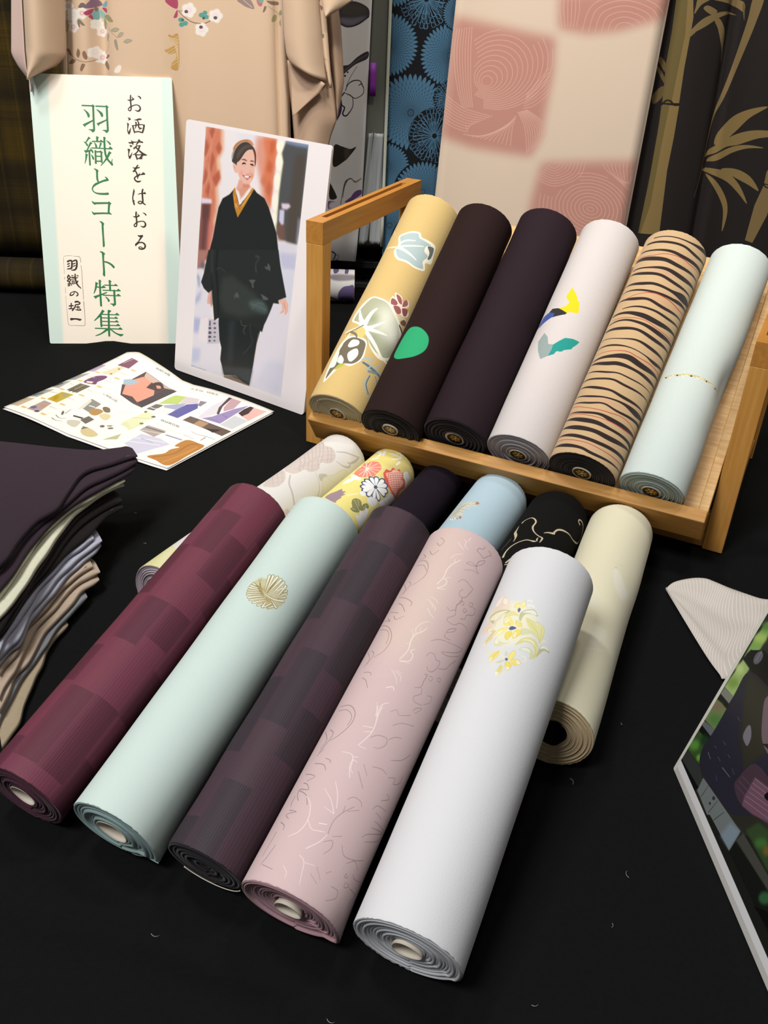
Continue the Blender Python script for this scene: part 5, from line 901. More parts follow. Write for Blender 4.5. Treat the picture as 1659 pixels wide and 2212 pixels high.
ART['kimono'] = '''
c #f7f0ea 0.45 -574.1,545.1 -575.3,542.8 -577.7,541.2 -580.4,541.1 -582.5,542.4 -583.0,544.7 -581.8,547.0 -579.4,548.5 -576.7,548.7 -574.7,547.4
c #f7f0ea 0.45 -578.1,540.7 -579.3,538.4 -581.7,536.9 -584.5,536.7 -586.5,538.1 -587.0,540.3 -585.9,542.7 -583.5,544.2 -580.7,544.3 -578.7,543.0
c #f7f0ea 0.45 -583.7,542.0 -584.8,539.7 -587.2,538.1 -590.0,538.0 -592.0,539.3 -592.6,541.6 -591.4,544.0 -589.0,545.5 -586.2,545.6 -584.2,544.3
c #f7f0ea 0.44 -583.0,547.3 -584.1,545.0 -586.5,543.5 -589.3,543.3 -591.3,544.7 -591.8,546.9 -590.7,549.3 -588.3,550.8 -585.5,550.9 -583.5,549.6
c #f7f0ea 0.44 -577.1,549.1 -578.2,546.8 -580.6,545.3 -583.4,545.1 -585.4,546.5 -585.9,548.7 -584.8,551.0 -582.4,552.6 -579.6,552.7 -577.6,551.4
c #e2b0a8 1.19 -580.1,544.8 -581.0,543.0 -582.9,541.8 -585.1,541.7 -586.7,542.7 -587.1,544.5 -586.2,546.3 -584.3,547.5 -582.2,547.6 -580.6,546.6
c #fffaf0 0.45 -582.4,544.7 -582.7,544.1 -583.4,543.6 -584.2,543.6 -584.7,544.0 -584.9,544.6 -584.6,545.3 -583.9,545.7 -583.1,545.7 -582.5,545.4
c #f7f0ea 0.45 -549.7,535.8 -550.9,533.2 -553.6,531.5 -556.6,531.3 -558.9,532.8 -559.5,535.3 -558.3,537.9 -555.6,539.6 -552.6,539.7 -550.3,538.3
c #f7f0ea 0.45 -554.2,530.8 -555.5,528.2 -558.2,526.5 -561.2,526.3 -563.5,527.8 -564.1,530.3 -562.9,533.0 -560.2,534.7 -557.1,534.8 -554.9,533.3
c #f7f0ea 0.45 -560.4,532.3 -561.7,529.7 -564.3,528.0 -567.4,527.9 -569.7,529.4 -570.3,531.9 -569.0,534.5 -566.3,536.2 -563.3,536.3 -561.0,534.9
c #f7f0ea 0.45 -559.7,538.2 -560.9,535.6 -563.6,533.9 -566.6,533.8 -568.9,535.3 -569.5,537.8 -568.3,540.4 -565.6,542.1 -562.5,542.2 -560.3,540.7
c #f7f0ea 0.45 -553.1,540.4 -554.3,537.8 -557.0,536.1 -560.0,535.9 -562.3,537.4 -562.9,539.9 -561.7,542.5 -559.0,544.2 -556.0,544.3 -553.7,542.9
c #e2b0a8 1.19 -556.4,535.5 -557.4,533.4 -559.5,532.0 -562.0,531.9 -563.8,533.1 -564.3,535.1 -563.3,537.2 -561.2,538.6 -558.7,538.7 -556.9,537.5
c #fffaf0 0.45 -558.9,535.3 -559.3,534.6 -560.0,534.1 -560.9,534.1 -561.6,534.5 -561.8,535.2 -561.4,536.0 -560.6,536.5 -559.8,536.5 -559.1,536.1
c #f7f0ea 0.45 -568.3,513.8 -569.5,511.2 -572.2,509.4 -575.3,509.3 -577.6,510.8 -578.2,513.3 -576.9,516.0 -574.2,517.7 -571.2,517.8 -568.9,516.4
c #f7f0ea 0.45 -572.9,508.8 -574.2,506.1 -576.9,504.4 -580.0,504.2 -582.2,505.7 -582.8,508.3 -581.6,511.0 -578.9,512.7 -575.8,512.8 -573.5,511.3
c #f7f0ea 0.45 -579.1,510.3 -580.4,507.7 -583.1,505.9 -586.1,505.8 -588.4,507.3 -589.0,509.9 -587.7,512.5 -585.0,514.2 -582.0,514.4 -579.7,512.9
c #f7f0ea 0.45 -578.3,516.3 -579.6,513.7 -582.3,512.0 -585.4,511.8 -587.6,513.3 -588.2,515.9 -586.9,518.5 -584.3,520.2 -581.2,520.3 -578.9,518.9
c #f7f0ea 0.45 -571.7,518.5 -572.9,515.8 -575.6,514.1 -578.7,514.0 -581.0,515.5 -581.6,518.0 -580.3,520.6 -577.6,522.3 -574.6,522.5 -572.3,521.0
c #e2b0a8 1.21 -575.0,513.5 -576.0,511.4 -578.2,510.0 -580.7,509.9 -582.5,511.1 -583.0,513.1 -582.0,515.3 -579.8,516.6 -577.3,516.8 -575.5,515.6
c #fffaf0 0.45 -577.6,513.4 -577.9,512.6 -578.7,512.1 -579.6,512.1 -580.3,512.5 -580.5,513.2 -580.1,514.0 -579.3,514.5 -578.4,514.5 -577.7,514.1
c #f7f0ea 0.45 -524.2,507.3 -525.4,504.8 -527.9,503.2 -530.8,503.1 -532.9,504.5 -533.5,506.9 -532.4,509.4 -529.9,511.0 -527.0,511.1 -524.8,509.7
c #f7f0ea 0.45 -528.6,502.5 -529.7,500.1 -532.3,498.4 -535.1,498.3 -537.3,499.7 -537.9,502.1 -536.7,504.6 -534.2,506.2 -531.4,506.3 -529.2,504.9
c #f7f0ea 0.45 -534.3,504.0 -535.5,501.5 -538.0,499.9 -540.9,499.7 -543.1,501.2 -543.7,503.6 -542.5,506.0 -540.0,507.7 -537.1,507.8 -534.9,506.4
c #f7f0ea 0.45 -533.7,509.7 -534.8,507.2 -537.3,505.6 -540.2,505.5 -542.4,506.9 -543.0,509.3 -541.8,511.8 -539.3,513.4 -536.4,513.5 -534.3,512.1
c #f7f0ea 0.45 -527.5,511.7 -528.7,509.2 -531.2,507.6 -534.1,507.5 -536.2,508.9 -536.8,511.3 -535.7,513.7 -533.2,515.4 -530.3,515.5 -528.2,514.1
c #e2b0a8 1.21 -530.6,507.0 -531.6,505.0 -533.5,503.8 -535.8,503.7 -537.5,504.8 -538.0,506.7 -537.1,508.6 -535.1,509.9 -532.8,510.0 -531.1,508.9
c #fffaf0 0.45 -533.0,506.9 -533.4,506.2 -534.1,505.8 -534.8,505.7 -535.4,506.1 -535.6,506.8 -535.3,507.5 -534.6,507.9 -533.8,507.9 -533.2,507.6
c #f7f0ea 0.46 -527.5,466.0 -528.9,463.1 -531.7,461.2 -535.1,461.1 -537.6,462.7 -538.3,465.5 -536.9,468.4 -534.0,470.3 -530.7,470.5 -528.2,468.8
c #f7f0ea 0.46 -532.3,460.5 -533.7,457.6 -536.6,455.7 -539.9,455.6 -542.4,457.2 -543.1,460.0 -541.7,462.9 -538.9,464.8 -535.5,465.0 -533.0,463.3
c #f7f0ea 0.46 -539.1,462.1 -540.5,459.2 -543.4,457.3 -546.7,457.2 -549.2,458.8 -549.9,461.6 -548.5,464.5 -545.6,466.4 -542.3,466.6 -539.8,464.9
c #f7f0ea 0.46 -538.4,468.9 -539.7,466.0 -542.6,464.1 -545.9,463.9 -548.4,465.6 -549.1,468.4 -547.7,471.3 -544.8,473.2 -541.5,473.3 -539.1,471.7
c #f7f0ea 0.46 -531.2,471.1 -532.5,468.2 -535.4,466.3 -538.7,466.2 -541.2,467.8 -541.9,470.6 -540.5,473.5 -537.6,475.4 -534.3,475.5 -531.9,473.9
c #e2b0a8 1.23 -534.8,465.7 -535.9,463.4 -538.2,461.9 -540.8,461.8 -542.8,463.1 -543.3,465.3 -542.2,467.6 -540.0,469.1 -537.3,469.2 -535.4,467.9
c #fffaf0 0.46 -537.6,465.6 -538.0,464.8 -538.8,464.3 -539.7,464.2 -540.3,464.7 -540.5,465.4 -540.2,466.2 -539.4,466.7 -538.5,466.8 -537.8,466.3
c #f7f0ea 0.45 -564.6,531.6 -566.0,528.6 -569.1,526.7 -572.5,526.5 -575.1,528.2 -575.8,531.1 -574.3,534.0 -571.3,535.9 -567.9,536.1 -565.3,534.4
c #f7f0ea 0.45 -569.8,525.9 -571.2,522.9 -574.2,521.0 -577.7,520.8 -580.3,522.5 -580.9,525.4 -579.5,528.3 -576.5,530.2 -573.0,530.4 -570.5,528.7
c #f7f0ea 0.45 -576.8,527.7 -578.3,524.7 -581.3,522.8 -584.8,522.6 -587.3,524.3 -588.0,527.1 -586.6,530.1 -583.5,532.0 -580.1,532.2 -577.5,530.5
c #f7f0ea 0.45 -576.0,534.4 -577.4,531.5 -580.4,529.6 -583.9,529.4 -586.4,531.1 -587.1,533.9 -585.7,536.9 -582.6,538.8 -579.2,538.9 -576.7,537.3
c #f7f0ea 0.45 -568.4,536.9 -569.8,533.9 -572.8,532.0 -576.3,531.8 -578.8,533.5 -579.5,536.4 -578.1,539.3 -575.1,541.2 -571.6,541.4 -569.1,539.7
c #efe6d8 1.20 -572.3,531.2 -573.4,528.9 -575.8,527.3 -578.6,527.2 -580.6,528.5 -581.2,530.8 -580.0,533.2 -577.6,534.7 -574.9,534.8 -572.8,533.5
c #fffaf0 0.45 -575.1,531.1 -575.5,530.3 -576.4,529.7 -577.4,529.7 -578.1,530.1 -578.3,531.0 -577.9,531.8 -577.0,532.3 -576.1,532.4 -575.3,531.9
c #f7f0ea 0.45 -530.5,519.1 -531.7,516.5 -534.3,514.9 -537.3,514.7 -539.5,516.2 -540.1,518.6 -538.9,521.2 -536.3,522.8 -533.4,523.0 -531.2,521.5
c #f7f0ea 0.45 -534.9,514.2 -536.1,511.6 -538.7,510.0 -541.7,509.8 -543.9,511.3 -544.5,513.8 -543.3,516.3 -540.7,518.0 -537.8,518.1 -535.5,516.7
c #f7f0ea 0.45 -540.9,515.8 -542.2,513.2 -544.7,511.5 -547.7,511.4 -549.9,512.9 -550.6,515.3 -549.3,517.9 -546.8,519.5 -543.8,519.7 -541.6,518.2
c #f7f0ea 0.45 -540.3,521.5 -541.5,518.9 -544.1,517.2 -547.0,517.1 -549.3,518.5 -549.9,521.0 -548.7,523.6 -546.1,525.2 -543.1,525.3 -540.9,523.9
c #f7f0ea 0.45 -533.8,523.6 -535.0,521.0 -537.6,519.4 -540.6,519.2 -542.8,520.7 -543.4,523.1 -542.2,525.7 -539.6,527.3 -536.7,527.5 -534.5,526.0
c #efe6d8 1.20 -537.1,518.8 -538.1,516.7 -540.1,515.4 -542.5,515.3 -544.3,516.4 -544.8,518.4 -543.8,520.5 -541.7,521.8 -539.4,521.9 -537.6,520.7
c #fffaf0 0.45 -539.7,518.7 -540.0,518.0 -540.7,517.5 -541.5,517.5 -542.0,517.9 -542.2,518.5 -541.9,519.2 -541.2,519.7 -540.4,519.7 -539.8,519.3
c #f7f0ea 0.46 -538.5,475.0 -539.7,472.3 -542.4,470.5 -545.5,470.4 -547.9,471.9 -548.5,474.5 -547.2,477.2 -544.5,479.0 -541.4,479.1 -539.1,477.6
c #f7f0ea 0.46 -543.1,469.8 -544.4,467.1 -547.1,465.3 -550.2,465.2 -552.5,466.7 -553.2,469.4 -551.9,472.1 -549.2,473.8 -546.1,474.0 -543.7,472.5
c #f7f0ea 0.46 -549.4,471.4 -550.6,468.7 -553.4,466.9 -556.5,466.8 -558.8,468.3 -559.4,471.0 -558.2,473.7 -555.4,475.4 -552.3,475.6 -550.0,474.1
c #f7f0ea 0.46 -548.6,477.6 -549.9,474.9 -552.6,473.1 -555.7,473.0 -558.1,474.5 -558.7,477.1 -557.4,479.8 -554.7,481.6 -551.6,481.7 -549.3,480.2
c #f7f0ea 0.46 -541.9,479.8 -543.2,477.1 -545.9,475.3 -549.0,475.2 -551.3,476.7 -552.0,479.3 -550.7,482.0 -548.0,483.8 -544.9,483.9 -542.6,482.4
c #efe6d8 1.23 -545.3,474.7 -546.3,472.5 -548.5,471.1 -551.0,471.0 -552.9,472.2 -553.4,474.3 -552.4,476.5 -550.2,477.9 -547.7,478.0 -545.8,476.8
c #fffaf0 0.46 -547.9,474.6 -548.2,473.8 -549.0,473.3 -549.9,473.2 -550.6,473.7 -550.8,474.4 -550.4,475.2 -549.6,475.7 -548.7,475.8 -548.1,475.3
c #b8506c 0.00 -604.0,540.3 -591.9,542.2 -592.4,532.4 -598.7,520.9 -604.5,524.8
s #d88a98 0.00 -601.0,539.0,1.19 -598.9,530.7,1.20 -601.5,523.6,1.20
c #b79ab0 0.00 -603.6,520.0 -593.1,526.8 -587.9,518.6 -595.0,512.6 -602.9,513.6
c #c0a070 0.00 -601.3,513.7 -587.3,517.2 -589.4,507.1 -596.4,502.6
c #5aa0a0 0.00 -607.1,512.0 -600.6,506.6 -595.6,496.9 -599.2,493.8 -608.0,493.4
c #a078a8 0.00 -609.0,492.7 -595.1,494.0 -596.3,479.6 -600.1,475.0 -609.6,476.0
s #c8a8cc 0.00 -609.2,479.0,1.23 -603.2,475.6,1.23 -596.9,481.0,1.22
c #8a6a80 0.00 -556.9,543.8 -548.8,552.5 -541.8,558.3 -532.9,553.2 -530.4,547.8 -540.3,544.6 -549.9,542.7
c #7a6a68 0.00 -565.6,543.4 -560.0,550.6 -553.9,549.5 -556.0,544.5
c #b04a68 0.00 -557.0,536.8 -543.7,542.3 -547.0,534.5 -554.4,532.0
c #7fb6b4 0.00 -544.3,537.4 -537.4,541.9 -536.7,528.0 -541.0,524.9 -547.7,528.9
c #8cc0ba 0.00 -534.4,540.6 -525.7,534.1 -528.1,526.9 -534.1,529.5
c #b8486a 0.00 -530.9,543.6 -520.0,542.7 -521.5,536.4 -528.2,539.5
c #7fb0b0 0.00 -530.4,547.8 -518.6,555.2 -519.5,546.9 -527.6,544.4
c #8a7a70 0.00 -541.8,544.5 -537.2,543.3 -539.5,537.6 -543.1,540.2
c #b04a68 0.00 -551.5,530.1 -547.2,533.1 -545.7,525.4
c #a09a70 0.00 -527.6,531.2 -516.2,533.8 -507.6,525.1 -514.2,523.4 -524.9,527.1
c #98946a 0.00 -528.9,526.9 -523.7,522.9 -524.9,513.0 -529.0,511.4
c #8a8070 0.00 -569.7,523.6 -564.8,525.3 -557.8,517.1 -561.9,516.2 -565.6,518.9 -566.3,513.2 -569.2,515.2
s #8f8c72 0.00 -523.9,521.5,0.75 -515.6,510.6,0.75 -502.3,499.8,0.76
c #b4ae98 0.00 -514.0,510.6 -505.5,515.3 -497.6,514.2 -504.6,508.9
s #8f8c72 0.00 -513.2,510.7,0.75 -505.5,515.0,0.75 -498.0,513.9,0.75 -504.5,509.2,0.76 -513.2,510.4,0.75
c #b4ae98 0.00 -502.2,501.2 -496.6,508.6 -490.3,508.2 -495.7,502.2
s #8f8c72 0.00 -501.9,501.2,0.61 -496.6,508.3,0.60 -490.3,508.0,0.60 -495.7,502.4,0.61 -501.9,501.2,0.61
c #b4ae98 0.00 -491.6,494.5 -484.8,499.1 -476.1,497.8 -485.4,492.6
s #8f8c72 0.00 -491.6,494.5,0.61 -484.8,499.1,0.61 -476.1,497.8,0.61 -485.4,492.9,0.61 -491.6,494.5,0.61
c #a39c88 0.00 -509.2,495.1 -504.2,496.8 -502.7,481.0 -507.2,483.7
c #a39c88 0.00 -524.7,500.2 -520.0,506.1 -519.1,500.4 -524.0,491.6
s #9a947c 0.00 -519.7,494.6,0.76 -525.3,480.0,0.77 -532.6,472.4,0.77
c #93745f 0.00 -594.8,478.2 -590.2,476.9 -588.1,468.3 -592.7,469.6
c #93745f 0.00 -578.9,470.2 -574.5,479.9 -571.2,473.5 -575.5,465.3
c #93745f 0.00 -567.2,473.7 -562.8,476.8 -559.8,468.2 -562.0,463.0 -566.5,466.4
c #93745f 0.00 -595.5,454.8 -587.2,462.5 -581.0,460.6 -586.5,455.2
c #93745f 0.00 -574.6,446.9 -570.2,456.0 -564.7,454.8 -571.7,444.1
s #8a7a66 0.00 -588.1,468.3,0.92 -577.6,461.5,0.93 -561.7,459.3,0.93 -546.6,462.9,0.93
c #8a7058 0.00 -531.8,465.1 -526.2,471.9 -521.6,470.0 -528.7,464.5
c #8a7860 0.00 -535.3,456.1 -530.7,460.8 -525.0,453.7 -527.4,446.2 -533.5,450.3
c #f6eee2 0.00 -514.5,445.3 -510.5,452.9 -503.5,457.6 -499.7,454.9 -504.7,445.8
c #b4506c 0.00 -415.5,561.3 -396.9,563.9 -397.0,549.5 -408.0,552.6
c #b4506c 0.00 -404.1,535.6 -397.1,547.7 -397.9,536.8
s #8a7868 0.00 -395.2,546.0,1.16 -386.5,537.3,1.55 -372.5,529.7,1.56 -354.0,528.7,1.56 -341.4,533.0,1.56 -331.8,538.9,1.55
s #8a7868 0.00 -395.2,546.0,0.77 -382.9,545.3,0.77
c #f7f0ea 0.58 -364.2,548.3 -365.6,545.0 -368.8,542.9 -372.6,542.7 -375.6,544.6 -376.5,547.7 -375.2,551.0 -371.9,553.1 -368.1,553.3 -365.2,551.5
c #f7f0ea 0.58 -369.5,542.1 -370.9,538.8 -374.1,536.7 -377.9,536.5 -380.9,538.3 -381.9,541.5 -380.5,544.8 -377.3,546.9 -373.5,547.1 -370.5,545.2
c #f7f0ea 0.58 -377.4,544.1 -378.8,540.8 -382.0,538.7 -385.8,538.5 -388.8,540.4 -389.8,543.5 -388.4,546.8 -385.1,548.9 -381.3,549.1 -378.4,547.2
c #f7f0ea 0.58 -376.9,551.3 -378.3,548.1 -381.5,546.0 -385.4,545.8 -388.3,547.6 -389.3,550.8 -387.9,554.0 -384.7,556.1 -380.9,556.3 -377.9,554.5
c #f7f0ea 0.58 -368.8,554.1 -370.1,550.8 -373.3,548.7 -377.2,548.5 -380.1,550.4 -381.1,553.5 -379.7,556.7 -376.5,558.9 -372.7,559.0 -369.7,557.2
c #f0dce0 1.55 -372.6,547.9 -373.7,545.3 -376.3,543.6 -379.4,543.5 -381.7,544.9 -382.5,547.5 -381.4,550.1 -378.8,551.8 -375.8,551.9 -373.4,550.4
c #fffaf0 0.58 -375.9,547.8 -376.3,546.9 -377.2,546.3 -378.2,546.3 -379.0,546.8 -379.2,547.6 -378.9,548.5 -378.0,549.1 -377.0,549.1 -376.2,548.6
c #f7f0ea 0.58 -318.3,542.2 -319.5,539.2 -322.5,537.2 -326.1,537.0 -328.9,538.8 -329.8,541.7 -328.6,544.8 -325.6,546.7 -322.0,546.9 -319.2,545.2
c #f7f0ea 0.58 -323.1,536.4 -324.3,533.3 -327.3,531.3 -330.9,531.1 -333.7,532.9 -334.6,535.8 -333.4,538.9 -330.4,540.9 -326.8,541.1 -324.0,539.3
c #f7f0ea 0.58 -330.4,538.2 -331.7,535.2 -334.6,533.2 -338.2,533.0 -341.0,534.7 -342.0,537.7 -340.7,540.7 -337.7,542.7 -334.1,542.9 -331.4,541.2
c #f7f0ea 0.58 -330.1,545.2 -331.3,542.1 -334.3,540.1 -337.9,540.0 -340.6,541.7 -341.6,544.6 -340.3,547.7 -337.4,549.6 -333.8,549.8 -331.0,548.1
c #f7f0ea 0.58 -322.5,547.7 -323.8,544.6 -326.8,542.6 -330.3,542.5 -333.1,544.2 -334.1,547.1 -332.8,550.2 -329.8,552.2 -326.3,552.3 -323.5,550.6
c #f0dce0 1.55 -326.1,541.9 -327.1,539.5 -329.4,537.9 -332.2,537.8 -334.4,539.1 -335.2,541.5 -334.2,543.9 -331.8,545.4 -329.0,545.5 -326.9,544.2
c #fffaf0 0.58 -329.0,541.7 -329.3,540.9 -330.2,540.3 -331.2,540.3 -332.0,540.8 -332.3,541.6 -331.9,542.5 -331.1,543.0 -330.1,543.1 -329.3,542.6
c #f7f0ea 0.59 -344.1,520.0 -345.4,516.9 -348.4,514.9 -352.0,514.7 -354.8,516.4 -355.8,519.4 -354.5,522.5 -351.5,524.5 -347.9,524.7 -345.1,523.0
c #f7f0ea 0.59 -349.0,514.2 -350.3,511.1 -353.3,509.1 -356.9,508.9 -359.7,510.7 -360.7,513.7 -359.4,516.8 -356.4,518.8 -352.8,519.0 -350.0,517.2
c #f7f0ea 0.59 -356.4,515.9 -357.7,512.8 -360.7,510.8 -364.3,510.6 -367.1,512.4 -368.1,515.4 -366.8,518.5 -363.7,520.5 -360.1,520.6 -357.3,518.9
c #f7f0ea 0.59 -356.0,522.9 -357.3,519.8 -360.3,517.8 -363.9,517.7 -366.7,519.4 -367.6,522.4 -366.3,525.5 -363.3,527.5 -359.7,527.7 -356.9,525.9
c #f7f0ea 0.59 -348.4,525.3 -349.7,522.2 -352.7,520.2 -356.3,520.0 -359.1,521.8 -360.0,524.8 -358.7,527.9 -355.7,529.9 -352.1,530.0 -349.4,528.3
c #f0dce0 1.57 -352.0,519.6 -353.1,517.2 -355.4,515.6 -358.3,515.5 -360.5,516.8 -361.2,519.2 -360.2,521.6 -357.8,523.2 -355.0,523.3 -352.8,522.0
c #fffaf0 0.59 -355.0,519.5 -355.3,518.6 -356.2,518.0 -357.2,518.0 -358.0,518.5 -358.3,519.3 -357.9,520.2 -357.0,520.8 -356.0,520.8 -355.2,520.3
c #6a5a58 0.00 -379.0,545.5 -379.7,543.9 -381.4,542.9 -383.4,542.8 -385.0,543.7 -385.6,545.2 -384.8,546.7 -383.1,547.7 -381.1,547.8 -379.5,546.9
c #6a5a58 0.00 -327.9,538.9 -328.6,537.3 -330.3,536.3 -332.3,536.2 -333.9,537.1 -334.5,538.6 -333.8,540.1 -332.1,541.1 -330.1,541.2 -328.5,540.4
c #6a5a58 0.00 -354.1,523.2 -354.8,521.7 -356.6,520.6 -358.6,520.5 -360.2,521.4 -360.8,522.9 -360.0,524.4 -358.3,525.5 -356.3,525.6 -354.7,524.7
c #5fa59c 0.00 -387.0,532.7 -388.1,530.7 -390.7,529.4 -393.7,529.3 -396.1,530.3 -396.9,532.2 -395.9,534.2 -393.3,535.5 -390.2,535.7 -387.8,534.6
c #5fa59c 0.00 -380.5,527.5 -381.6,525.3 -383.9,523.9 -386.7,523.7 -388.9,525.0 -389.7,527.1 -388.6,529.3 -386.3,530.7 -383.5,530.9 -381.3,529.6
c #5fa59c 0.00 -386.9,525.4 -387.9,523.2 -390.3,521.7 -393.1,521.6 -395.3,522.8 -396.0,525.0 -395.0,527.2 -392.6,528.6 -389.8,528.7 -387.6,527.5
c #6a6a58 0.00 -386.8,532.2 -387.4,530.8 -388.7,530.0 -390.2,529.9 -391.4,530.7 -391.8,531.9 -391.2,533.3 -389.9,534.1 -388.4,534.2 -387.2,533.4
c #5fa59c 0.00 -350.4,541.7 -351.5,539.5 -354.0,538.0 -357.1,537.9 -359.5,539.1 -360.3,541.2 -359.2,543.4 -356.7,544.8 -353.6,545.0 -351.2,543.8
c #5fa59c 0.00 -344.8,545.6 -345.7,543.6 -347.9,542.3 -350.4,542.2 -352.4,543.3 -353.1,545.2 -352.2,547.1 -350.1,548.4 -347.5,548.5 -345.5,547.5
c #5fa59c 0.00 -342.7,539.3 -343.7,537.3 -346.0,536.0 -348.8,535.9 -351.0,537.0 -351.8,538.9 -350.8,540.9 -348.5,542.2 -345.7,542.3 -343.5,541.2
c #6a5a50 0.00 -349.4,537.2 -350.0,535.9 -351.2,535.0 -352.8,534.9 -354.0,535.7 -354.4,536.9 -353.8,538.3 -352.5,539.1 -351.0,539.2 -349.8,538.4
c #a08a84 0.00 -292.7,566.9 -274.1,571.3 -264.4,555.6 -276.7,556.8 -286.7,561.8
s #d8c0b4 0.00 -282.4,567.3,1.15 -268.4,557.2,1.15
c #c47a80 0.00 -259.9,570.1 -249.7,570.6 -252.0,559.7 -258.1,561.3
c #7fb0a4 0.00 -248.3,568.0 -249.2,566.1 -251.5,564.8 -254.3,564.6 -256.5,565.7 -257.3,567.6 -256.4,569.5 -254.1,570.8 -251.4,570.9 -249.2,569.8
c #8a7068 0.00 -250.2,550.8 -246.9,560.0 -243.9,558.3 -247.1,551.8
c #8a7468 0.00 -243.6,568.2 -225.3,566.3 -225.4,561.9 -235.6,562.3
s #a89c80 0.00 -241.8,560.2,0.77 -229.6,551.7,0.77 -221.6,543.0,0.77
c #a09a70 0.00 -236.1,536.9 -233.8,546.1 -228.7,546.3 -229.9,538.1
c #a09a70 0.00 -224.5,550.2 -219.3,554.9 -218.4,548.6 -222.5,546.6
c #a8a080 0.00 -223.8,533.8 -220.6,541.2 -219.7,530.3
s #b98a40 0.00 -413.4,508.5,1.58 -405.3,505.1,1.58 -398.9,507.3,1.58 -401.4,458.1,1.61 -412.1,455.6,1.62
c #c9a05c 0.60 -414.4,508.4 -409.4,506.8 -398.5,508.0 -401.2,458.1 -406.9,454.9 -414.2,456.5 -411.4,465.2 -404.5,473.2 -405.0,480.7 -413.6,478.4 -422.5,484.6 -412.7,489.8 -406.2,493.9 -411.9,501.1
s #e4c8a4 0.00 -419.8,506.3,0.79 -398.3,501.7,0.79
s #e4c8a4 0.00 -417.4,505.7,0.79 -398.7,496.1,0.79
s #e4c8a4 0.00 -414.9,505.0,0.79 -399.1,490.4,0.79
s #e4c8a4 0.00 -412.5,504.4,0.79 -399.5,484.8,0.80
s #e4c8a4 0.00 -410.0,503.8,0.79 -399.9,479.1,0.80
s #e4c8a4 0.00 -407.6,503.1,0.79 -400.3,473.4,0.80
s #e4c8a4 0.00 -405.1,502.5,0.79 -400.7,467.6,0.80
s #e4c8a4 0.00 -402.6,501.9,0.79 -401.1,461.9,0.81
s #e4c8a4 0.00 -400.2,501.2,0.79 -401.5,456.1,0.81
s #e4c8a4 0.00 -397.9,507.3,0.79 -418.6,495.2,0.79
s #e4c8a4 0.00 -398.2,502.5,0.79 -419.0,490.3,0.79
s #e4c8a4 0.00 -398.6,497.6,0.79 -419.3,485.4,0.80
s #e4c8a4 0.00 -398.9,492.7,0.79 -419.7,480.4,0.80
s #e4c8a4 0.00 -399.3,487.8,0.80 -420.1,475.5,0.80
s #e4c8a4 0.00 -399.6,482.9,0.80 -420.5,470.5,0.80
s #e4c8a4 0.00 -400.0,477.9,0.80 -420.9,465.6,0.80
s #e4c8a4 0.00 -400.3,473.0,0.80 -421.3,460.6,0.81
s #e4c8a4 0.00 -400.7,468.0,0.80 -421.6,455.6,0.81
c #e0c4a4 0.00 -424.0,479.9 -413.6,477.5 -405.1,479.8 -404.5,473.2 -412.5,465.2 -415.3,455.5 -425.9,455.0
c #e0c4a4 0.00 -417.6,508.3 -411.9,500.1 -407.2,493.8 -413.8,489.8 -423.4,486.5 -421.8,508.1
c #8a6a5c 0.00 -157.6,573.9 -151.9,573.3 -154.9,568.7
c #8a6a5c 0.00 -151.8,566.1 -147.7,562.7 -149.7,558.1
c #8e8870 0.00 -151.4,520.6 -145.2,522.7 -144.8,517.2 -149.3,516.0
s #9a9480 0.00 -148.3,517.0,0.78 -147.0,496.5,0.79 -142.7,481.6,0.80
s #9a9480 0.00 -144.8,485.3,0.80 -139.6,482.7,0.80
s #9a9480 0.00 -142.5,464.5,1.21 -138.3,462.7,1.21
c #a09a84 0.00 -139.9,462.7 -140.3,459.9 -141.3,458.2 -142.7,458.1 -143.7,459.8 -144.2,462.5 -143.8,465.2 -142.8,466.9 -141.5,467.0 -140.4,465.3
'''
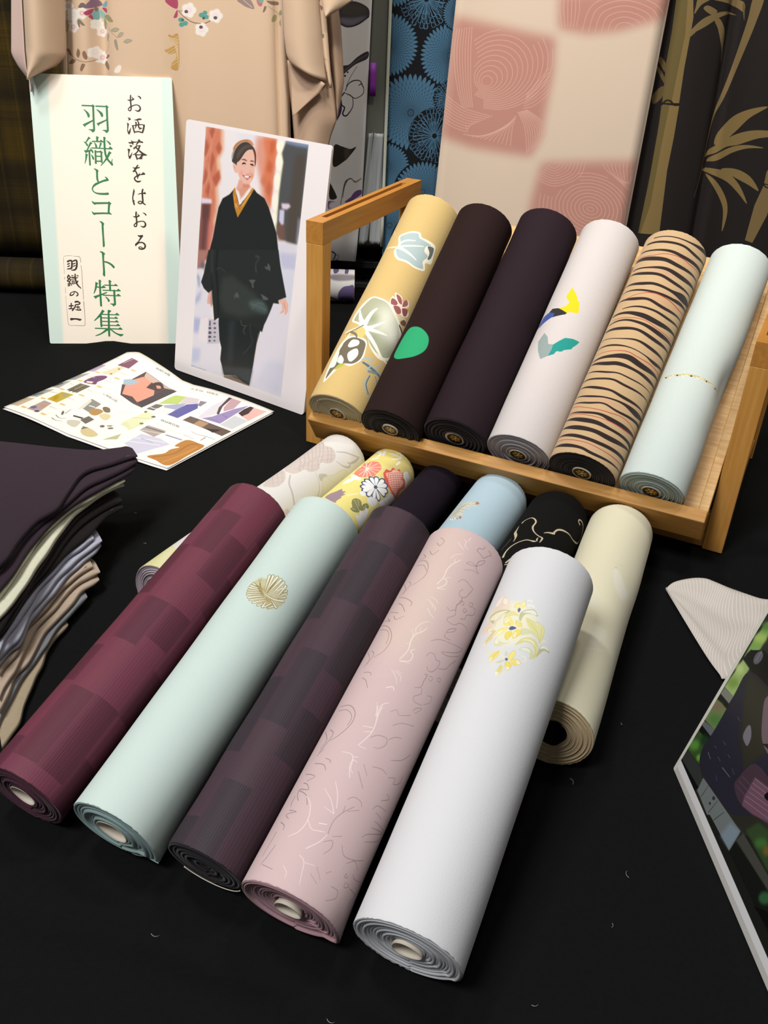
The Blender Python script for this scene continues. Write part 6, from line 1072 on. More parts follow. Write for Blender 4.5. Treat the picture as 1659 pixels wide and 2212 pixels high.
ART['leaflet'] = '''
p #b5a3b9 0.00 -523.8,1509.5 -513.9,1526.0 -500.0,1521.3 -513.7,1492.3 -526.3,1498.0
p #9a9a9a 0.00 -535.4,1480.2 -517.5,1488.1 -535.4,1456.9 -548.8,1458.7
p #a9a9a4 0.00 -555.6,1448.9 -540.3,1454.5 -552.4,1421.6 -567.8,1429.9
l #4a4a48 0.00 -567.0,1431.8,5.11 -553.4,1442.2,4.29
p #a2a6a0 0.00 -578.1,1414.9 -558.0,1417.4 -576.1,1385.0 -591.5,1389.7
l #55544f 0.00 -583.4,1394.0,3.32 -572.4,1402.1,2.92
p #c6b49a 0.00 -593.2,1382.9 -577.1,1380.0 -594.5,1348.8 -610.7,1356.4
p #7a4a62 0.00 -462.5,1550.2 -446.9,1534.9 -456.3,1503.5 -480.3,1519.0
l #c9a0b0 0.00 -471.5,1527.8,2.28 -459.6,1544.8,2.31
p #e8d5b4 0.00 -474.3,1516.1 -464.3,1506.1 -478.6,1473.1 -499.9,1484.9
c #8a7a60 0.00 -470.6,1501.6 -470.5,1499.7 -471.1,1498.4 -472.3,1498.2 -473.6,1499.2 -474.5,1501.1 -474.7,1503.0 -474.0,1504.3 -472.8,1504.5 -471.5,1503.5
c #8a7a60 0.00 -478.8,1481.1 -478.7,1479.4 -479.4,1478.2 -480.6,1478.1 -481.9,1479.0 -482.7,1480.6 -482.8,1482.3 -482.1,1483.4 -480.9,1483.6 -479.6,1482.7
c #6a3e66 0.00 -518.1,1446.7 -507.7,1469.4 -491.6,1473.3 -483.4,1467.1 -486.7,1456.0 -493.9,1446.3 -495.7,1435.6
p #e8dcd0 0.00 -513.6,1450.8 -501.2,1447.1 -501.9,1440.1 -513.0,1443.9
p #6e6450 0.00 -522.0,1441.0 -500.5,1428.1 -515.3,1400.9 -536.5,1413.3
l #4a4438 0.00 -529.8,1407.4,2.53 -518.4,1429.3,2.14
l #4a4438 0.00 -522.9,1403.3,2.11 -510.7,1426.8,2.14
l #a59a70 0.00 -523.0,1416.8,2.97 -512.7,1433.5,2.15
p #c0a840 0.00 -541.8,1405.9 -518.0,1393.9 -535.9,1362.4 -556.7,1376.0
c #b39520 1.66 -548.8,1385.1 -542.9,1392.4 -539.1,1376.5 -543.6,1369.5
c #a9a070 1.68 -539.7,1399.5 -527.1,1394.4 -528.3,1381.1
p #b3a09c 0.00 -559.0,1370.8 -543.2,1359.9 -553.1,1325.8 -576.1,1338.5
c #5a5070 0.60 -553.3,1330.4 -553.3,1328.2 -554.8,1326.7 -557.2,1326.4 -559.5,1327.5 -561.0,1329.5 -561.0,1331.6 -559.5,1333.2 -557.1,1333.5 -554.8,1332.4
c #7a6a88 0.60 -562.3,1344.9 -562.2,1341.6 -564.1,1339.3 -567.2,1338.9 -570.5,1340.6 -572.6,1343.6 -572.7,1346.9 -570.8,1349.2 -567.7,1349.6 -564.4,1348.0
c #c0987c 0.81 -547.9,1349.8 -547.6,1345.7 -549.3,1343.0 -552.5,1342.6 -555.9,1344.7 -558.2,1348.5 -558.6,1352.6 -556.8,1355.3 -553.6,1355.7 -550.2,1353.6
p #e2bd72 0.00 -510.7,1494.5 -500.4,1486.6 -502.5,1483.8 -512.2,1489.9
p #e2bd72 0.00 -529.9,1457.6 -519.6,1451.8 -521.3,1448.1 -530.6,1452.9
p #e2bd72 0.00 -549.0,1422.0 -539.4,1415.7 -540.3,1412.2 -550.1,1416.7
p #e2bd72 0.00 -568.4,1384.3 -558.1,1378.1 -559.6,1374.6 -568.7,1379.4
p #e2bd72 0.00 -586.8,1349.8 -577.3,1343.7 -578.8,1340.4 -588.2,1344.2
p #e2bd72 0.00 -450.2,1502.4 -440.2,1494.5 -442.4,1491.7 -451.9,1497.8
p #e2bd72 0.00 -470.0,1467.8 -459.5,1460.6 -461.3,1456.8 -470.7,1462.7
p #e2bd72 0.00 -490.0,1432.9 -480.1,1426.6 -481.9,1421.9 -491.6,1428.6
p #e2bd72 0.00 -509.5,1397.6 -498.9,1391.3 -500.1,1387.2 -510.0,1392.6
p #e2bd72 0.00 -528.9,1361.6 -518.7,1354.9 -520.3,1351.6 -530.0,1356.7
p #e2bd72 0.00 -547.7,1325.5 -537.7,1319.4 -539.9,1316.1 -548.5,1320.2
p #8a8a84 0.00 -484.8,1381.6 -465.3,1366.2 -476.8,1336.5 -490.8,1347.3
p #dcd8c8 0.00 -486.9,1379.7 -482.4,1373.8 -488.2,1347.6 -497.1,1341.8
l #f0ece0 0.00 -481.8,1357.8,2.44 -472.7,1354.2,2.43
c #b08a50 0.00 -477.7,1339.5 -472.6,1349.5 -461.8,1349.2 -455.8,1342.1 -462.6,1329.0 -470.8,1329.5
c #7a6a50 0.00 -459.9,1354.2 -456.6,1359.3 -448.8,1355.5 -445.4,1343.4 -453.2,1342.4
c #d8cba0 0.00 -458.8,1329.4 -450.6,1338.1 -439.8,1330.2 -443.7,1313.6
c #c8c4b4 0.00 -499.3,1306.4 -480.7,1305.6 -483.8,1286.1 -498.2,1294.7
p #6a6258 0.00 -473.3,1324.6 -462.0,1315.3 -471.0,1299.3 -482.7,1309.9
p #4a463c 0.00 -496.7,1323.3 -479.2,1317.8 -480.4,1313.2 -496.6,1318.8
s #6a665c 0.00 -526.4,1309.2,1.56 -519.0,1302.6,1.16 -508.0,1300.9,0.77
s #6a665c 0.00 -523.0,1318.7,1.57 -515.1,1310.6,1.17 -504.5,1310.3,0.78
c #6a665c 0.00 -513.0,1325.5 -513.1,1321.8 -513.9,1320.1 -515.3,1321.2 -516.6,1324.6 -517.4,1329.1 -517.3,1332.8 -516.4,1334.4 -515.0,1333.3 -513.7,1329.9
s #8a867c 0.00 -510.9,1326.2,1.58 -506.1,1340.7,1.20
c #d0c090 0.00 -472.1,1277.3 -463.4,1287.0 -441.2,1263.7 -448.6,1254.4 -463.4,1261.1
p #7a7058 0.00 -472.6,1291.8 -462.2,1287.1 -472.9,1280.1
c #6a6450 0.00 -439.2,1292.7 -439.1,1290.0 -440.5,1288.1 -442.9,1287.9 -445.2,1289.3 -446.7,1291.9 -446.7,1294.6 -445.3,1296.5 -443.0,1296.8 -440.6,1295.3
c #7a7464 0.00 -423.5,1285.8 -423.8,1283.7 -425.7,1282.2 -428.5,1281.9 -431.1,1282.9 -432.5,1284.8 -432.2,1286.8 -430.3,1288.3 -427.5,1288.7 -424.9,1287.7
c #8a8474 0.00 -427.1,1294.2 -427.5,1292.5 -429.5,1291.4 -432.3,1291.0 -434.8,1291.7 -436.1,1293.1 -435.7,1294.7 -433.7,1295.9 -430.9,1296.2 -428.4,1295.6
c #d5dcb0 1.16 -416.0,1298.4 -412.2,1313.7 -401.7,1324.0 -390.3,1331.5 -383.1,1302.2 -388.5,1292.8 -398.2,1280.1 -406.2,1290.7
p #b8b890 0.00 -406.5,1267.7 -429.9,1246.5 -407.8,1249.0
l #9a9a96 0.00 -471.5,1400.3,1.05 -467.1,1396.9,1.05
l #9a9a96 0.00 -471.2,1405.1,0.85 -470.7,1398.5,0.84
l #9a9a96 0.00 -465.9,1399.7,1.05 -461.4,1396.0,1.05
l #9a9a96 0.00 -465.8,1397.4,1.05 -461.3,1394.0,1.05
l #9a9a96 0.00 -465.6,1395.8,1.05 -461.2,1392.4,1.05
l #9a9a96 0.00 -465.3,1400.5,0.84 -464.8,1393.9,0.84
l #9a9a96 0.00 -462.3,1398.2,0.84 -461.9,1391.6,0.84
l #9a9a96 0.00 -460.1,1395.1,1.05 -455.6,1391.4,1.05
l #9a9a96 0.00 -460.0,1392.8,1.05 -455.5,1389.5,1.04
l #9a9a96 0.00 -459.8,1391.2,1.04 -455.4,1387.8,1.04
l #9a9a96 0.00 -459.5,1395.9,0.84 -459.0,1389.3,0.83
l #9a9a96 0.00 -456.5,1393.6,0.84 -456.1,1387.1,0.83
l #9a9a96 0.00 -454.0,1386.7,1.04 -449.7,1383.3,1.04
l #9a9a96 0.00 -453.7,1391.3,0.84 -453.3,1384.8,0.83
l #9a9a96 0.00 -450.7,1389.1,0.83 -450.3,1382.6,0.83
l #9a9a96 0.00 -448.5,1386.1,1.04 -444.1,1382.4,1.04
l #9a9a96 0.00 -448.4,1383.8,1.04 -444.0,1380.4,1.04
l #9a9a96 0.00 -448.3,1382.2,1.04 -444.0,1378.8,1.03
l #9a9a96 0.00 -447.9,1386.8,0.83 -447.5,1380.3,0.83
l #9a9a96 0.00 -445.0,1384.5,0.83 -444.6,1378.1,0.83
l #c8c8c4 0.84 -469.0,1408.3,1.27 -428.9,1377.1,1.24
l #d4d4d0 0.81 -460.1,1366.8,1.23 -419.2,1340.3,1.20
l #d4d4d0 0.83 -475.6,1387.6,1.25 -463.6,1379.3,1.24
l #d6d6d2 0.90 -501.1,1506.9,4.50 -484.0,1498.0,2.24
l #d6d6d2 0.88 -520.8,1474.9,4.40 -505.3,1466.1,2.19
l #d6d6d2 0.86 -538.8,1440.6,4.30 -528.1,1433.3,2.14
l #d6d6d2 0.84 -561.5,1406.8,4.20 -545.0,1398.8,2.09
l #d6d6d2 0.89 -466.2,1485.6,4.46 -449.4,1476.9,2.23
l #d6d6d2 0.87 -481.2,1451.5,4.37 -469.7,1445.9,2.18
l #d6d6d2 0.85 -501.4,1414.4,4.26 -489.1,1405.8,2.12
l #d6d6d2 0.83 -523.1,1381.7,4.15 -510.9,1373.5,2.06
l #d6d6d2 0.80 -541.7,1347.4,4.03 -528.5,1339.6,2.00
l #d6d6d2 0.92 -489.5,1550.5,4.61 -476.0,1544.5,2.30
p #4f4240 0.00 -424.0,1494.6 -356.4,1429.3 -399.2,1362.6 -444.4,1403.5 -451.1,1440.1
p #e69a86 0.00 -423.9,1474.6 -404.9,1461.4 -410.1,1437.7 -394.8,1432.0 -392.0,1413.7 -404.0,1394.0 -412.5,1385.7 -424.3,1402.4 -442.4,1407.4 -446.5,1452.2
p #9fb8c8 0.00 -441.3,1462.5 -425.3,1454.9 -434.5,1442.2 -449.6,1440.3 -453.0,1459.1
p #c9b0a4 0.00 -422.8,1492.7 -364.7,1435.8 -378.9,1443.5 -405.5,1457.4 -422.4,1474.8
c #4a3a3a 0.00 -401.0,1458.0 -390.7,1461.2 -382.3,1445.0 -386.5,1429.3 -398.1,1439.2 -408.6,1437.8
c #e09a86 0.00 -395.7,1449.0 -389.7,1449.8 -386.4,1442.6 -392.0,1439.9
p #3a3038 0.00 -411.0,1385.9 -392.0,1413.7 -376.9,1441.9 -358.2,1427.2 -399.6,1364.3
p #b8cc70 0.00 -363.5,1402.6 -355.1,1412.8 -335.3,1406.1 -342.7,1376.5 -376.0,1377.7
p #cfc4cc 0.00 -335.3,1406.1 -312.4,1398.0 -311.9,1380.2 -341.2,1376.7
p #a3a8c8 0.00 -365.6,1371.9 -329.9,1379.8 -337.6,1359.6 -344.0,1348.5 -361.5,1360.2
p #dfe2e2 0.00 -372.9,1351.9 -362.2,1363.6 -342.6,1355.6 -351.9,1337.4
p #5d5c9e 0.00 -329.2,1376.4 -311.2,1380.3 -308.6,1363.1 -333.3,1326.2 -351.9,1337.4 -341.2,1355.7
p #8c8088 0.00 -309.6,1391.2 -297.5,1387.3 -305.5,1370.5 -310.6,1373.3
p #6a645e 0.00 -390.7,1358.4 -378.9,1377.4 -365.6,1371.9 -377.2,1351.4
s #d8d8d4 0.00 -384.7,1364.3,2.25 -375.9,1358.5,2.24 -368.0,1362.9,1.80
p #d8d4dc 0.00 -264.2,1409.4 -273.5,1350.1 -296.3,1330.5 -302.6,1333.1 -287.2,1376.2
p #5c4a4c 0.00 -265.7,1409.2 -259.9,1406.3 -270.4,1374.7 -271.5,1347.0 -275.4,1348.2 -275.7,1370.6
p #c0a0a8 0.00 -259.9,1406.3 -243.3,1397.5 -251.7,1370.0 -266.0,1357.9 -268.3,1371.5
p #9a8cb8 0.00 -228.8,1386.8 -240.3,1364.4 -264.8,1317.7 -296.3,1330.5 -280.3,1339.1 -250.2,1370.2
l #7d70a0 0.00 -284.9,1331.9,1.31 -268.8,1323.8,1.30
l #7d70a0 0.00 -265.7,1347.7,1.33 -256.8,1338.6,1.32
p #4a3a38 0.00 -226.8,1383.5 -220.4,1380.8 -227.1,1355.7 -234.8,1347.9 -242.2,1357.3 -235.5,1371.9
p #e0b0a8 0.00 -220.4,1380.8 -198.3,1372.9 -222.6,1335.9 -235.5,1347.9 -226.1,1359.2
p #c8ccd0 0.00 -246.6,1348.2 -222.6,1335.9 -243.7,1303.9 -264.2,1314.5
p #6a5a50 0.00 -314.7,1335.1 -243.3,1297.5 -255.3,1280.3 -324.1,1320.6
p #b09070 0.00 -297.9,1323.7 -281.8,1315.7 -289.3,1301.8 -305.2,1309.7
p #3c3430 0.00 -284.5,1299.1 -258.6,1298.9 -270.9,1287.9
p #a89e98 0.00 -373.2,1298.5 -340.7,1281.5 -355.0,1261.1 -382.5,1281.4
l #d8d4d0 0.00 -380.5,1281.6,1.67 -347.2,1272.9,1.66
l #5c5254 0.00 -374.5,1291.9,2.53 -342.4,1276.5,2.08
p #c9c8dc 0.00 -376.1,1269.5 -345.1,1257.6 -326.1,1241.5 -348.3,1224.1 -367.4,1207.3 -383.1,1226.1 -394.2,1236.8
l #9a96b8 0.00 -337.9,1269.2,3.72 -313.0,1258.1,3.28
l #e8e8f0 0.00 -387.6,1243.6,1.62 -340.3,1236.9,1.61
l #e8e8f0 0.00 -382.6,1256.4,1.64 -335.6,1246.4,1.62
l #a8a8b8 0.00 -372.3,1254.5,1.63 -352.8,1243.0,1.62
c #b9803c 0.00 -351.5,1203.3 -329.6,1214.4 -322.9,1226.9 -311.0,1235.7 -318.7,1239.3 -304.8,1259.1 -285.3,1252.1 -276.0,1244.1 -293.1,1215.5 -315.5,1181.7 -337.0,1193.5
s #8e5e28 0.80 -342.9,1201.4,1.56 -315.0,1216.0,1.58 -299.0,1244.5,1.62 -283.3,1249.3,1.22
s #d09a58 0.79 -326.5,1188.9,1.92 -303.7,1214.4,1.97 -285.6,1240.0,2.01
l #8a8a88 0.00 -409.9,1511.5,1.26 -405.5,1508.4,1.25
l #8a8a88 0.00 -409.8,1509.5,1.25 -405.4,1506.4,1.25
l #8a8a88 0.00 -409.5,1515.7,1.01 -409.0,1507.5,1.00
l #8a8a88 0.00 -406.5,1513.2,1.01 -406.0,1505.0,1.00
l #8a8a88 0.00 -404.2,1509.8,1.25 -399.7,1506.3,1.25
l #8a8a88 0.00 -404.0,1506.9,1.25 -399.6,1503.8,1.25
l #8a8a88 0.00 -403.9,1504.9,1.25 -399.5,1501.8,1.25
l #8a8a88 0.00 -400.6,1508.6,1.00 -400.1,1500.5,1.00
l #8a8a88 0.00 -398.3,1505.2,1.25 -393.8,1501.8,1.25
l #8a8a88 0.00 -398.0,1500.4,1.25 -393.6,1497.3,1.25
l #8a8a88 0.00 -397.7,1506.5,1.00 -397.3,1498.5,1.00
l #8a8a88 0.00 -392.5,1500.7,1.25 -388.0,1497.3,1.25
l #8a8a88 0.00 -392.3,1497.9,1.25 -388.0,1494.8,1.25
l #8a8a88 0.00 -392.2,1495.9,1.25 -387.8,1492.8,1.25
l #8a8a88 0.00 -386.7,1496.2,1.25 -382.2,1492.8,1.25
l #8a8a88 0.00 -386.5,1493.4,1.25 -382.2,1490.4,1.24
l #8a8a88 0.00 -386.4,1491.4,1.24 -382.0,1488.4,1.24
l #8a8a88 0.00 -386.0,1497.5,1.00 -385.6,1489.5,0.99
l #8a8a88 0.00 -383.1,1495.1,1.00 -382.7,1487.1,0.99
l #a0a09e 0.00 -336.0,1443.2,1.20 -332.4,1441.4,1.20
l #a0a09e 0.00 -335.6,1438.7,1.20 -332.0,1436.9,1.19
l #a0a09e 0.00 -333.1,1443.6,0.96 -332.4,1435.4,0.95
l #a0a09e 0.00 -330.8,1436.3,1.19 -327.1,1434.5,1.19
l #a0a09e 0.00 -330.7,1442.4,0.96 -330.0,1434.2,0.95
l #a0a09e 0.00 -326.4,1438.4,1.20 -322.7,1436.6,1.19
l #a0a09e 0.00 -326.1,1435.8,1.19 -322.5,1434.0,1.19
l #a0a09e 0.00 -325.9,1433.9,1.19 -322.3,1432.1,1.19
l #a0a09e 0.00 -325.9,1440.0,0.96 -325.2,1431.8,0.95
l #a0a09e 0.00 -323.5,1438.7,0.96 -322.8,1430.6,0.95
l #a0a09e 0.00 -321.5,1436.0,1.19 -317.9,1434.2,1.19
l #a0a09e 0.00 -321.1,1431.5,1.19 -317.5,1429.7,1.19
l #a0a09e 0.00 -318.7,1436.3,0.95 -318.0,1428.2,0.95
l #a0a09e 0.00 -316.5,1431.0,1.19 -312.9,1429.2,1.19
l #a0a09e 0.00 -316.3,1429.1,1.19 -312.7,1427.3,1.18
l #a0a09e 0.00 -316.3,1435.1,0.95 -315.6,1427.0,0.95
l #a0a09e 0.00 -313.9,1433.9,0.95 -313.2,1425.8,0.95
l #9a9a98 0.00 -305.2,1428.3,1.19 -302.2,1426.8,1.18
l #9a9a98 0.00 -305.0,1425.7,1.18 -302.0,1424.2,1.18
l #9a9a98 0.00 -305.0,1423.8,1.18 -301.9,1422.4,1.18
l #9a9a98 0.00 -304.9,1429.8,0.95 -304.4,1422.1,0.94
l #9a9a98 0.00 -301.1,1426.2,1.18 -298.1,1424.7,1.18
l #9a9a98 0.00 -300.9,1423.6,1.18 -297.9,1422.1,1.18
l #9a9a98 0.00 -300.9,1421.8,1.18 -297.9,1420.3,1.18
l #9a9a98 0.00 -300.8,1427.7,0.95 -300.3,1420.0,0.94
l #9a9a98 0.00 -297.0,1424.1,1.18 -294.0,1422.6,1.18
l #9a9a98 0.00 -296.9,1421.5,1.18 -293.8,1420.0,1.18
l #9a9a98 0.00 -296.8,1419.7,1.18 -293.8,1418.2,1.18
l #9a9a98 0.00 -296.7,1425.6,0.95 -296.2,1417.9,0.94
l #9a9a98 0.00 -294.6,1424.4,0.95 -294.1,1416.7,0.94
l #9a9a98 0.00 -293.0,1422.0,1.18 -289.9,1420.5,1.18
l #9a9a98 0.00 -292.8,1417.6,1.17 -289.7,1416.1,1.17
l #9a9a98 0.00 -292.6,1423.5,0.94 -292.1,1415.8,0.94
l #9a9a98 0.00 -288.9,1419.9,1.18 -285.9,1418.5,1.18
l #9a9a98 0.00 -288.7,1417.4,1.17 -285.7,1415.9,1.17
l #9a9a98 0.00 -288.6,1421.4,0.94 -288.1,1413.8,0.94
l #9a9a98 0.00 -286.5,1420.2,0.94 -286.0,1412.6,0.94
l #8a8a88 0.00 -357.0,1319.7,1.08 -352.0,1316.7,1.08
l #8a8a88 0.00 -356.9,1317.4,1.08 -351.8,1314.4,1.08
l #8a8a88 0.00 -356.8,1315.8,1.08 -351.7,1312.7,1.07
l #8a8a88 0.00 -356.3,1320.8,0.87 -355.8,1313.9,0.86
l #8a8a88 0.00 -352.8,1318.5,0.86 -352.4,1311.7,0.86
l #8a8a88 0.00 -350.2,1313.3,1.08 -345.0,1310.2,1.07
l #8a8a88 0.00 -350.1,1311.6,1.07 -345.0,1308.6,1.07
l #8a8a88 0.00 -349.5,1316.6,0.86 -349.1,1309.8,0.86
l #8a8a88 0.00 -346.1,1314.4,0.86 -345.7,1307.6,0.86
l #8a8a88 0.00 -343.6,1311.4,1.07 -338.6,1308.4,1.07
l #8a8a88 0.00 -343.5,1309.1,1.07 -338.4,1306.1,1.07
l #8a8a88 0.00 -343.4,1307.5,1.07 -338.3,1304.5,1.07
l #8a8a88 0.00 -342.8,1312.5,0.86 -342.4,1305.7,0.85
l #8a8a88 0.00 -339.4,1310.3,0.86 -339.1,1303.5,0.85
l #8a8a88 0.00 -336.9,1307.3,1.07 -331.9,1304.3,1.07
l #8a8a88 0.00 -336.7,1303.4,1.07 -331.6,1300.4,1.06
l #8a8a88 0.00 -336.1,1308.4,0.86 -335.8,1301.6,0.85
l #8a8a88 0.00 -332.7,1306.1,0.85 -332.4,1299.4,0.85
l #8a8a88 0.00 -330.2,1303.2,1.07 -325.3,1300.2,1.06
l #8a8a88 0.00 -330.2,1300.9,1.06 -325.1,1298.0,1.06
l #8a8a88 0.00 -330.1,1299.3,1.06 -325.0,1296.4,1.06
l #8a8a88 0.00 -329.4,1304.2,0.85 -329.1,1297.5,0.85
l #8a8a88 0.00 -326.1,1302.0,0.85 -325.8,1295.3,0.85
l #c8c8c8 0.74 -412.9,1488.0,1.49 -372.0,1461.7,1.46
l #cccccc 0.73 -389.0,1467.3,1.47 -351.9,1441.2,1.44
l #cccccc 0.71 -336.8,1428.1,1.42 -292.9,1407.7,1.40
l #cccccc 0.64 -363.5,1306.1,1.28 -330.6,1287.4,1.26
l #cccccc 0.63 -345.2,1288.9,1.26 -316.9,1276.3,1.25
s #8c929a 0.00 -303.3,1285.8,1.05 -291.7,1277.7,1.04 -281.4,1275.7,1.25 -264.5,1268.3,1.03
s #6c727a 0.00 -279.1,1271.3,1.66 -284.3,1261.4,1.23
l #c4ccd8 0.83 -312.1,1273.7,3.32 -294.5,1263.3,2.06
p #dde2b8 0.86 -411.6,1313.6 -385.8,1350.4 -368.1,1325.4 -381.9,1310.5 -395.9,1286.2
l #a8b090 0.00 -405.7,1324.3,0.87 -370.2,1321.8,0.87
c #5c5a50 0.00 -386.3,1346.9 -386.3,1344.9 -387.1,1343.5 -388.5,1343.3 -390.0,1344.4 -390.9,1346.3 -390.9,1348.3 -390.1,1349.7 -388.6,1349.8 -387.2,1348.8
c #5c5a50 0.00 -368.3,1328.7 -368.5,1326.7 -369.9,1325.3 -372.0,1325.1 -374.0,1326.1 -375.1,1327.9 -374.9,1329.9 -373.5,1331.3 -371.4,1331.5 -369.4,1330.5
c #6c6a60 0.00 -381.2,1304.1 -381.4,1302.1 -382.8,1300.8 -384.8,1300.5 -386.8,1301.5 -387.9,1303.3 -387.7,1305.2 -386.3,1306.6 -384.2,1306.8 -382.3,1305.8
'''
